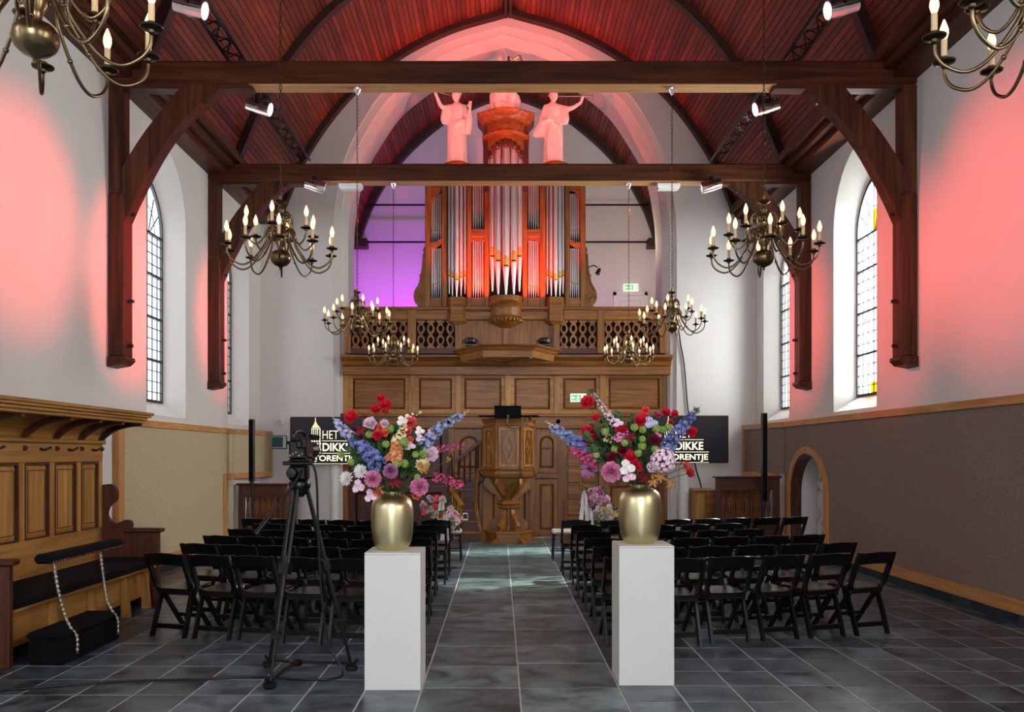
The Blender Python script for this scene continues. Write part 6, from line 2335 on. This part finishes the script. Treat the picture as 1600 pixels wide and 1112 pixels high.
def bouquet(conv, Y, neck, label, flowers, spikes, leaves_c, leaves_r, extra_twigs=()):
    """conv turns the measured picture position into a direction on the bouquet's own plane; every bloom gets its own depth."""
    t = thing('bouquet', label, 'bouquet', (neck[0], neck[1], neck[2]))
    nk = Vector(neck)

    def world(p, dy):
        u, v = conv(p)
        return Vector(PT(u, v, Y + dy))
    k1 = Y / F

    def depth(p, front=0.0):
        # blooms fill a dome round the neck: the nearer the middle, the further they may come forward
        u, v = conv(p)
        q = Vector(PT(u, v, Y)) - nk
        rad = math.hypot(q.x, q.z - 0.22)
        room = math.sqrt(max(0.0, 0.36 ** 2 - min(rad, 0.36) ** 2))
        return (-0.75 + front) * room + fr.uniform(-0.05, 0.05)
    # leafy mass first
    lm = MB()
    for i in range(150):
        an, rr = fr.uniform(0, 2 * PI), math.sqrt(fr.random())
        p = (leaves_c[0] + leaves_r[0] * rr * math.cos(an), leaves_c[1] + leaves_r[1] * rr * math.sin(an))
        c = world(p, fr.uniform(-0.13, 0.16))
        d = (c - nk).normalized()
        o = (d + Vector((fr.uniform(-1, 1), fr.uniform(-1, 0.6), fr.uniform(-0.7, 0.7))) * 0.8).normalized()
        petal(lm, c, o, Vector((0, -1, 0.3)), fr.uniform(0.05, 0.10), fr.uniform(0.03, 0.05), -0.25, 0.03)
    part('foliage', lm, 'f_leaf', t, smooth=True, kind='stuff')
    lm = MB()
    for i in range(60):
        an, rr = fr.uniform(0, 2 * PI), math.sqrt(fr.random())
        p = (leaves_c[0] + leaves_r[0] * 0.9 * rr * math.cos(an), leaves_c[1] + leaves_r[1] * 1.0 * rr * math.sin(an))
        c = world(p, fr.uniform(-0.08, 0.2))
        o = Vector((fr.uniform(-1, 1), fr.uniform(-1, 0.6), fr.uniform(-0.8, 0.9))).normalized()
        petal(lm, c, o, Vector((0, -1, 0.3)), fr.uniform(0.06, 0.11), fr.uniform(0.03, 0.055), -0.2, 0.03)
    part('dark_foliage', lm, 'f_darkleaf', t, smooth=True, kind='stuff')
    sm = MB()
    for i in range(26):
        an = 2 * PI * i / 26
        a = nk + Vector((0.035 * math.cos(an), 0.035 * math.sin(an), -0.12))
        b = nk + Vector((0.16 * math.cos(an) * fr.uniform(0.3, 1), 0.12 * math.sin(an), fr.uniform(0.12, 0.25)))
        sm.tube([a, a.lerp(b, 0.5) + Vector((0, 0, 0.01)), b], 0.0035, 5)
    part('stem_cluster', sm, 'f_stem', t, kind='stuff')
    for (kind, col, x, y, r, *rest) in flowers:
        c = world((x, y), depth((x, y), rest[0] if rest else 0.0))
        rw = r * conv.scale * k1
        d = ((c - nk).normalized() * 0.6 + Vector((0, -1, 0.15))).normalized()
        m = MB()
        SHAPES[kind](m, c, rw, d)
        o = part(kind, m, 'f_' + col, t, smooth=(kind == 'scabiosa_pod'))
        o['label'] = {'palepink': 'pale pink'}.get(col, col) + ' ' + kind.replace('_', ' ')
        part('stem', stem_tube(nk + Vector((0, 0, -0.02)), c - d * rw * 0.5, sag=0.01), 'f_stem', o)
    for (kind, col, x0, y0, x1, y1, wdt, n, *rest) in spikes:
        dz0, dz1 = depth((x0, y0)), depth((x1, y1)) + 0.0
        A, B = world((x0, y0), dz0), world((x1, y1), dz1)
        ww = wdt * conv.scale * k1
        m = MB()
        ax, a_, b_ = basis(B - A)
        bend = (a_ * fr.uniform(-1, 1) + b_ * fr.uniform(-1, 1)) * (B - A).length * 0.07
        n_ = int(n * 0.62) if kind == 'delphinium' else n
        for k in range(n_):
            q = (k + 0.5) / n_
            an = k * 2.39996
            taper = 1.0 - 0.55 * q if kind != 'blossom_branch' else 0.8
            rad = a_ * math.cos(an) + b_ * math.sin(an)
            c = A.lerp(B, q) + bend * (4 * q * (1 - q)) + rad * ww * 0.66 * taper * fr.uniform(0.6, 1.2) + ax * ww * 0.2 * fr.uniform(-1, 1)
            f_small(m, c, ww * (0.54 if kind == 'delphinium' else 0.38) * (0.5 + 0.5 * taper) * fr.uniform(0.75, 1.2), rad + ax * fr.uniform(-0.3, 0.8))
        o = part(kind, m, 'f_' + col, t)
        o['label'] = {'steel': 'pale blue', 'palepink': 'pale pink'}.get(col, col) + ' ' + kind.replace('_', ' ') + (' spike' if kind != 'blossom_branch' else '')
        P_ = spline([nk + Vector((0, 0, -0.02)), nk.lerp(A, 0.6) + Vector((0, 0, 0.015)), A, B], 4)
        part('stem', MB().tube(P_, 0.003, 5), 'f_twig' if kind == 'blossom_branch' else 'f_stem', o)
        if kind == 'delphinium':
            bm_ = MB()
            for k in range(7):
                q = 1.0 + 0.035 * k
                bm_.sphere(A.lerp(B, q) + a_ * math.sin(k * 2.4) * 0.006 + b_ * math.cos(k * 2.4) * 0.006, 0.0075 - 0.0007 * k, 6, 5)
            part('bud_tip', bm_, 'f_cream' if col == 'steel' else 'f_' + col, o)
    for (x, y, col, n, sp) in extra_twigs:
        m = MB()
        c = world((x, y), depth((x, y)))
        for k in range(n):
            an = 2 * PI * k / n + fr.random()
            o_ = Vector((math.cos(an), fr.uniform(-0.6, 0.1), math.sin(an)))
            petal(m, c, o_, Vector((0, -1, 0.2)), sp * fr.uniform(0.7, 1.1), sp * 0.32, 0.1, 0.05)
        o = part('leaf_spray', m, 'f_' + col, t, label={'wine': 'wine red', 'goldleaf': 'golden brown'}.get(col, col) + ' spray of leaves')
        part('stem', stem_tube(nk, c), 'f_twig', o)
    return t


def conv_l(p):
    return 400 + p[0] / 4.278, 620 + p[1] / 4.278


conv_l.scale = 1 / 4.278


def conv_r(p):
    return 840 + p[0] / 3.972, 600 + p[1] / 3.972


conv_r.scale = 1 / 3.972

FL_L = [('peony', 'red', 635, 135, 46), ('peony', 'red', 862, 55, 46), ('peony', 'red', 800, 82, 34), ('peony', 'red', 835, 8, 28), ('peony', 'coral', 865, 105, 24),
        ('peony', 'palepink', 760, 180, 44), ('peony', 'orange', 850, 205, 42), ('peony', 'red', 812, 255, 34), ('peony', 'orange', 858, 240, 28), ('peony', 'coral', 1035, 168, 36), ('peony', 'coral', 1008, 226, 34),
        ('peony', 'palepink', 860, 180, 28), ('peony', 'wine', 615, 260, 34), ('peony', 'wine', 690, 258, 32), ('peony', 'wine', 655, 228, 24),
        ('scabiosa_pod', 'green', 757, 252, 25), ('scabiosa_pod', 'green', 898, 212, 26), ('scabiosa_pod', 'green', 868, 316, 25), ('scabiosa_pod', 'green', 990, 298, 30), ('scabiosa_pod', 'green', 1118, 380, 26), ('scabiosa_pod', 'green', 942, 446, 25),
        ('scabiosa_pod', 'green', 992, 445, 28), ('scabiosa_pod', 'green', 636, 436, 26), ('scabiosa_pod', 'green', 570, 384, 25), ('scabiosa_pod', 'green', 1066, 384, 22), ('scabiosa_pod', 'green', 1078, 536, 22), ('scabiosa_pod', 'green', 1000, 335, 20),
        ('peony', 'palepink', 1168, 385, 50), ('chrysanthemum', 'white', 606, 545, 48), ('chrysanthemum', 'white', 700, 498, 46), ('dahlia', 'pink', 782, 548, 52, -0.2), ('dahlia', 'mauve', 900, 495, 46, -0.2), ('dahlia', 'pink', 1092, 600, 58, -0.2),
        ('orchid_bloom', 'white', 1092, 230, 32), ('orchid_bloom', 'palepink', 1095, 278, 30), ('orchid_bloom', 'palepink', 1165, 240, 26), ('orchid_bloom', 'palepink', 770, 660, 42), ('orchid_bloom', 'palepink', 690, 600, 44), ('orchid_bloom', 'white', 975, 165, 36),
        ('peony', 'orange', 1072, 650, 34), ('peony', 'orange', 815, 640, 28), ('chrysanthemum', 'cream', 1112, 455, 46), ('orchid_bloom', 'palepink', 1030, 330, 34), ('orchid_bloom', 'white', 1015, 140, 26), ('peony', 'coral', 1025, 290, 26)]
SP_L = [('delphinium', 'lilac', 650, 275, 535, 160, 44, 46), ('delphinium', 'blue', 820, 470, 640, 285, 62, 80), ('delphinium', 'steel', 1120, 330, 1372, 128, 46, 64), ('gladiolus', 'coral', 708, 160, 682, 80, 16, 9),
        ('astilbe', 'peach', 915, 430, 935, 310, 62, 80), ('astilbe', 'cream', 935, 310, 990, 165, 46, 60), ('blossom_branch', 'magenta', 1215, 350, 1390, 330, 34, 30), ('blossom_branch', 'magenta', 1190, 530, 1380, 600, 42, 42),
        ('delphinium', 'cream', 1040, 118, 1095, 104, 18, 9), ('blossom_branch', 'pink', 680, 585, 660, 610, 30, 14)]
TW_L = [(700, 225, 'wine', 9, 0.05), (1290, 415, 'goldleaf', 5, 0.03), (820, 610, 'goldleaf', 7, 0.05), (1120, 470, 'goldleaf', 10, 0.05), (930, 570, 'wine', 8, 0.06)]
bouquet(conv_l, 6.19, (VL[0], VL[1], VL[2] + 0.40), 'tall mixed bouquet in the left gold vase, long pale blue spike leaning right', FL_L, SP_L, (880, 390), (240, 165), TW_L)

FL_R = [('peony', 'red', 308, 114, 42), ('peony', 'red', 360, 206, 24), ('peony', 'red', 300, 290, 32), ('peony', 'red', 340, 288, 30), ('peony', 'red', 322, 338, 36), ('peony', 'wine', 376, 318, 26), ('peony', 'red', 640, 225, 42), ('peony', 'red', 520, 286, 38),
        ('peony', 'red', 575, 455, 42), ('peony', 'red', 608, 500, 30), ('peony', 'red', 635, 525, 18), ('peony', 'red', 795, 176, 28), ('peony', 'red', 850, 185, 24), ('peony', 'red', 826, 236, 19), ('peony', 'red', 955, 296, 36), ('peony', 'coral', 668, 165, 26), ('peony', 'magenta', 745, 190, 22),
        ('peony', 'wine', 725, 345, 34), ('peony', 'wine', 530, 410, 34), ('peony', 'wine', 460, 450, 30),
        ('scabiosa_pod', 'green', 418, 296, 25), ('scabiosa_pod', 'green', 352, 394, 25), ('scabiosa_pod', 'green', 480, 406, 25), ('scabiosa_pod', 'green', 540, 364, 22), ('scabiosa_pod', 'green', 648, 384, 27), ('scabiosa_pod', 'green', 625, 428, 22), ('scabiosa_pod', 'green', 600, 268, 24),
        ('scabiosa_pod', 'green', 652, 282, 24), ('scabiosa_pod', 'green', 738, 275, 24), ('scabiosa_pod', 'green', 776, 282, 22), ('scabiosa_pod', 'green', 812, 266, 24), ('scabiosa_pod', 'green', 730, 405, 24), ('scabiosa_pod', 'green', 365, 440, 20), ('scabiosa_pod', 'green', 650, 340, 20),
        ('chrysanthemum', 'mauve', 318, 528, 56), ('dahlia', 'pink', 458, 545, 60, -0.2), ('orchid_bloom', 'white', 555, 520, 46), ('orchid_bloom', 'palepink', 566, 572, 40), ('hydrangea', 'palepink', 780, 470, 76, -0.2), ('hydrangea', 'palepink', 712, 515, 36), ('orchid_bloom', 'lilac', 700, 245, 42), ('orchid_bloom', 'pink', 515, 335, 34),
        ('orchid_bloom', 'palepink', 500, 245, 30), ('peony', 'coral', 925, 505, 24), ('peony', 'red', 945, 550, 28), ('orchid_bloom', 'pink', 745, 320, 22)]
SP_R = [('delphinium', 'steel', 290, 370, 90, 255, 50, 60), ('delphinium', 'blue', 330, 420, 215, 330, 50, 46), ('delphinium', 'blue', 790, 400, 975, 180, 50, 72), ('gladiolus', 'palepink', 490, 255, 345, 60, 34, 44), ('astilbe', 'magenta', 370, 490, 215, 410, 50, 60),
        ('astilbe', 'cream', 440, 350, 425, 270, 30, 24), ('gladiolus', 'red', 900, 490, 960, 575, 30, 14), ('gladiolus', 'pink', 480, 340, 560, 300, 26, 20)]
TW_R = [(760, 570, 'goldleaf', 10, 0.06), (830, 620, 'goldleaf', 7, 0.045), (720, 600, 'goldleaf', 8, 0.05), (660, 580, 'wine', 9, 0.06), (560, 330, 'wine', 8, 0.06), (985, 160, 'leaf', 8, 0.03), (330, 45, 'leaf', 8, 0.03)]
bouquet(conv_r, 6.31, (VR[0], VR[1], VR[2] + 0.412), 'tall mixed bouquet in the right gold vase, red blooms and pale lilac hydrangea', FL_R, SP_R, (570, 380), (250, 165), TW_R)


def posy(u, v, Y, spread, label, cols, ribbon_u, seed, zrest):
    g = random.Random(seed)
    c0 = Vector(PT(u, v, Y))
    t = thing('posy', label, 'posy', (c0.x, c0.y, zrest), 0, 'small ribboned posies beside the front row')
    lm = MB()
    for k in range(60):
        o = Vector((g.uniform(-1, 1), g.uniform(-0.8, 0.6), g.uniform(-1, 1)))
        petal(lm, c0 + Vector((o.x * spread[0] * 0.8, o.y * 0.1, o.z * spread[1] * 0.8)), o, Vector((0, -1, 0.2)), 0.07, 0.035, -0.1)
    part('foliage', lm, 'f_leaf', t, kind='stuff')
    for k in range(34):
        an, rr = g.uniform(0, 2 * PI), math.sqrt(g.random())
        c = c0 + Vector((spread[0] * rr * math.cos(an), -0.1 * math.sqrt(1 - rr * rr) - g.uniform(0, 0.05), spread[1] * rr * math.sin(an)))
        m = MB()
        kd = g.choice(['peony', 'orchid_bloom', 'dahlia', 'peony'])
        d = Vector((0.3 * math.cos(an), -1, 0.3 * math.sin(an)))
        if kd == 'dahlia':
            f_ball(m, c, g.uniform(0.036, 0.055), d, 36)
        else:
            SHAPES[kd](m, c, g.uniform(0.038, 0.058), d)
        part('blossom', m, 'f_' + g.choice(cols), t)
    # bow with two hanging tails
    rx = px(ribbon_u, Y - 0.2)
    for s in (-1, 1):
        P_ = spline([Vector((rx, Y - 0.2, c0.z + 0.10)), Vector((rx + s * 0.02, Y - 0.21, c0.z - 0.05)), Vector((rx + s * 0.035, Y - 0.20, c0.z - 0.16)), Vector((rx + s * 0.05, Y - 0.205, c0.z - 0.32))], 4)
        m = MB()
        m.loft([[(p.x - 0.03, p.y - 0.004, p.z), (p.x + 0.03, p.y - 0.004, p.z), (p.x + 0.03, p.y + 0.004, p.z), (p.x - 0.03, p.y + 0.004, p.z)] for p in P_])
        part('ribbon_tail', m, 'ribbon', t)
    part('holder', MB().tube([(c0.x, Y, zrest), (c0.x, Y, c0.z)], 0.012, 8), 'blackmetal', t)
    part('holder_foot', MB().lathe([(0.12, zrest), (0.12, zrest + 0.012), (0.02, zrest + 0.02)], 16, (c0.x, Y, 0)), 'blackmetal', t)
    return t


posy(681, 791, 12.95, (0.24, 0.16), 'pink and white posy with a white ribbon, left of the aisle by the stair', ['palepink', 'pink', 'white', 'coral', 'cream'], 690, 5, 0.0)
posy(703, 812, 12.45, (0.14, 0.13), 'small cream and pink posy hanging low left of the aisle', ['palepink', 'cream', 'white', 'green', 'coral'], 696, 6, 0.0)
posy(931, 779, 12.95, (0.21, 0.16), 'pink posy with a white ribbon, right of the aisle', ['palepink', 'pink', 'pink', 'lilac', 'palepink'], 913, 7, 0.0)
posy(944, 803, 12.45, (0.17, 0.13), 'small cream and yellow posy right of the aisle', ['cream', 'cream', 'palepink', 'green', 'white'], 921, 8, 0.0)

# ------------------------------------------------------------------ video camera on its tripod
TX, TYY = -1.50, 6.36
tp = thing('camera_tripod', 'tall black video tripod standing behind the left chairs', 'tripod', (TX, TYY, 0))
feet = [(-1.63, 6.02), (-1.14, 6.52), (-1.80, 6.62)]
APEX = Vector((TX - 0.0, TYY, 1.42))
for (fx, fy) in feet:
    f = Vector((fx, fy, 0.03))
    d = Vector((fx - TX, fy - TYY, 0)).normalized()
    side = Vector((-d.y, d.x, 0)) * 0.02
    top = APEX + d * 0.05
    k1_, k2_ = top.lerp(f, 0.42), top.lerp(f, 0.76)
    lg = part('leg', MB().tube([top + side, k1_ + side], 0.014, 8).tube([top - side, k1_ - side], 0.014, 8), 'blackmetal', tp, smooth=40)
    part('leg_clamp', MB().bar(k1_ + (top - k1_).normalized() * 0.03, k1_ - (top - k1_).normalized() * 0.05, 0.085, 0.05), 'black', lg)
    part('mid_section', MB().tube([top.lerp(f, 0.36), k2_], 0.0155, 8), 'blackmetal', lg, smooth=40)
    part('lower_clamp', MB().bar(k2_ + (top - k2_).normalized() * 0.03, k2_ - (top - k2_).normalized() * 0.03, 0.055, 0.045), 'black', lg)
    part('lower_section', MB().tube([k2_, f], 0.012, 8), 'blackmetal', lg, smooth=40)
    part('foot', MB().cbox(fx - 0.045, fx + 0.045, fy - 0.03, fy + 0.03, 0.0, 0.05, 0.012), 'black', lg)
    part('foot_clip', MB().tube([(fx, fy, 0.04), (fx + d.x * 0.05, fy + d.y * 0.05, 0.085)], 0.012, 6), 'black', lg)
hub = Vector((TX - 0.03, TYY + 0.02, 0.10))
for (fx, fy) in feet:
    part('spreader_arm', MB().bar(hub, (fx, fy, 0.06), 0.03, 0.016), 'blackmetal', tp)
part('spreader_hub', MB().lathe([(0.045, 0.08), (0.05, 0.09), (0.05, 0.11), (0.03, 0.12), (0.0, 0.12)], 14, (hub.x, hub.y, 0)), 'black', tp, smooth=40)
part('bowl', MB().lathe([(0.03, 1.34), (0.075, 1.40), (0.085, 1.43), (0.075, 1.455), (0.05, 1.46), (0.0, 1.46)], 18, (TX, TYY, 0)), 'black', tp, smooth=40)
part('fluid_head', MB().cbox(TX - 0.075, TX + 0.065, TYY - 0.06, TYY + 0.06, 1.46, 1.575, 0.018), 'black', tp)
m = MB().lathe([(0.0, 0.0), (0.04, 0.0), (0.045, 0.02), (0.035, 0.05), (0.0, 0.052)], 16).xf(Matrix.Translation((TX - 0.04, TYY - 0.058, 1.52)) @ Matrix.Rotation(R(90), 4, 'X'))
part('drag_knob', m, 'black', tp, smooth=40)
part('head_plate', MB().cbox(TX - 0.12, TX + 0.09, TYY - 0.04, TYY + 0.05, 1.575, 1.605, 0.008), 'black', tp)
part('pan_handle', MB().tube(spline([Vector((TX + 0.03, TYY - 0.05, 1.54)), Vector((TX - 0.03, TYY - 0.12, 1.42)), Vector((TX - 0.15, TYY - 0.25, 1.22)), Vector((TX - 0.23, TYY - 0.32, 1.10))], 5), 0.011, 8), 'blackmetal', tp, smooth=True)
part('handle_grip', MB().tube([(TX - 0.17, TYY - 0.27, 1.19), (TX - 0.235, TYY - 0.325, 1.09)], 0.019, 10), 'black', tp, smooth=40)

vc = thing('video_camera', 'black video camera with fold-out monitor on the tripod', 'camera', (TX, TYY, 1.607))
# the body looks towards the organ, turned a little right
part('camera_body', MB().cbox(TX - 0.055, TX + 0.075, TYY - 0.12, TYY + 0.12, 1.62, 1.76, 0.015), 'black', vc)
part('base_plate', MB().cbox(TX - 0.06, TX + 0.06, TYY - 0.1, TYY + 0.1, 1.607, 1.62, 0.004), 'black', vc)
m = MB().lathe([(0.0, 0.0), (0.05, 0.0), (0.052, 0.08), (0.062, 0.10), (0.066, 0.20), (0.06, 0.20), (0.055, 0.16), (0.0, 0.15)], 20).xf(Matrix.Translation((TX + 0.02, TYY + 0.12, 1.69)) @ Matrix.Rotation(R(-90), 4, 'X'))
part('lens_barrel', m, 'black', vc, smooth=40)
part('top_handle', MB().tube(spline([Vector((TX - 0.02, TYY - 0.10, 1.755)), Vector((TX - 0.02, TYY - 0.09, 1.815)), Vector((TX + 0.0, TYY + 0.04, 1.83)), Vector((TX + 0.01, TYY + 0.12, 1.80)), Vector((TX + 0.01, TYY + 0.115, 1.755))], 5), 0.014, 8), 'black', vc, smooth=True)
part('viewfinder', MB().cbox(TX + 0.02, TX + 0.07, TYY - 0.22, TYY - 0.10, 1.70, 1.76, 0.012), 'black', vc)
mon = part('monitor', MB().cbox(-0.06, 0.06, -0.012, 0.012, -0.05, 0.05, 0.006).xf(Matrix.Translation((TX - 0.135, TYY - 0.08, 1.745)) @ Matrix.Rotation(R(8), 4, 'Z') @ Matrix.Rotation(R(-6), 4, 'X')), 'black', vc)
part('monitor_screen', MB().box(-0.05, 0.03, -0.0135, -0.012, -0.038, 0.038).xf(Matrix.Translation((TX - 0.135, TYY - 0.08, 1.745)) @ Matrix.Rotation(R(8), 4, 'Z') @ Matrix.Rotation(R(-6), 4, 'X')),
     plain('lit_monitor_picture', rgb(14, 22, 24), 0.9, emit=rgb(90, 120, 120), estr=0.06, noise=0.8, scale=45, spec=0.2), mon)
part('monitor_arm', MB().tube([(TX - 0.09, TYY - 0.06, 1.745), (TX - 0.05, TYY - 0.05, 1.74)], 0.012, 8), 'blackmetal', vc)
part('microphone', MB().tube([(TX + 0.095, TYY - 0.05, 1.79), (TX + 0.095, TYY + 0.2, 1.79)], 0.016, 10), 'blackfab', vc, smooth=40)
part('zoom_handle', MB().tube(spline([Vector((TX + 0.07, TYY - 0.06, 1.66)), Vector((TX + 0.11, TYY - 0.08, 1.63)), Vector((TX + 0.15, TYY - 0.12, 1.60))], 4), 0.012, 8), 'chrome', vc, smooth=True)
m = MB()
for k in range(5):
    m.cbox(TX - 0.05 + 0.022 * k, TX - 0.034 + 0.022 * k, TYY - 0.128, TYY - 0.119, 1.64 + 0.012 * (k % 3), 1.655 + 0.012 * (k % 3), 0.002)
part('buttons', m, 'chrome', vc, kind='stuff')
c1 = spline([Vector((TX + 0.06, TYY - 0.12, 1.65)), Vector((TX + 0.14, TYY - 0.1, 1.52)), Vector((TX + 0.15, TYY - 0.06, 1.1)), Vector((TX + 0.17, TYY - 0.03, 0.6)), Vector((TX + 0.22, TYY - 0.02, 0.25)), Vector((TX + 0.33, TYY - 0.04, 0.04)), Vector((TX + 0.25, TYY - 0.12, 0.012)),
             Vector((TX + 0.02, TYY - 0.14, 0.012)), Vector((TX - 0.3, TYY - 0.06, 0.012)), Vector((TX - 0.7, TYY - 0.13, 0.012)), Vector((TX - 1.3, TYY - 0.2, 0.012)), Vector((TX - 2.0, TYY - 0.42, 0.012)), Vector((TX - 2.6, TYY - 0.45, 0.012))], 6)
tag(part('camera_cable', MB().tube(c1, 0.009, 7), 'blackmetal', smooth=True), 'black cable running from the video camera down and along the floor to the left', 'cable')
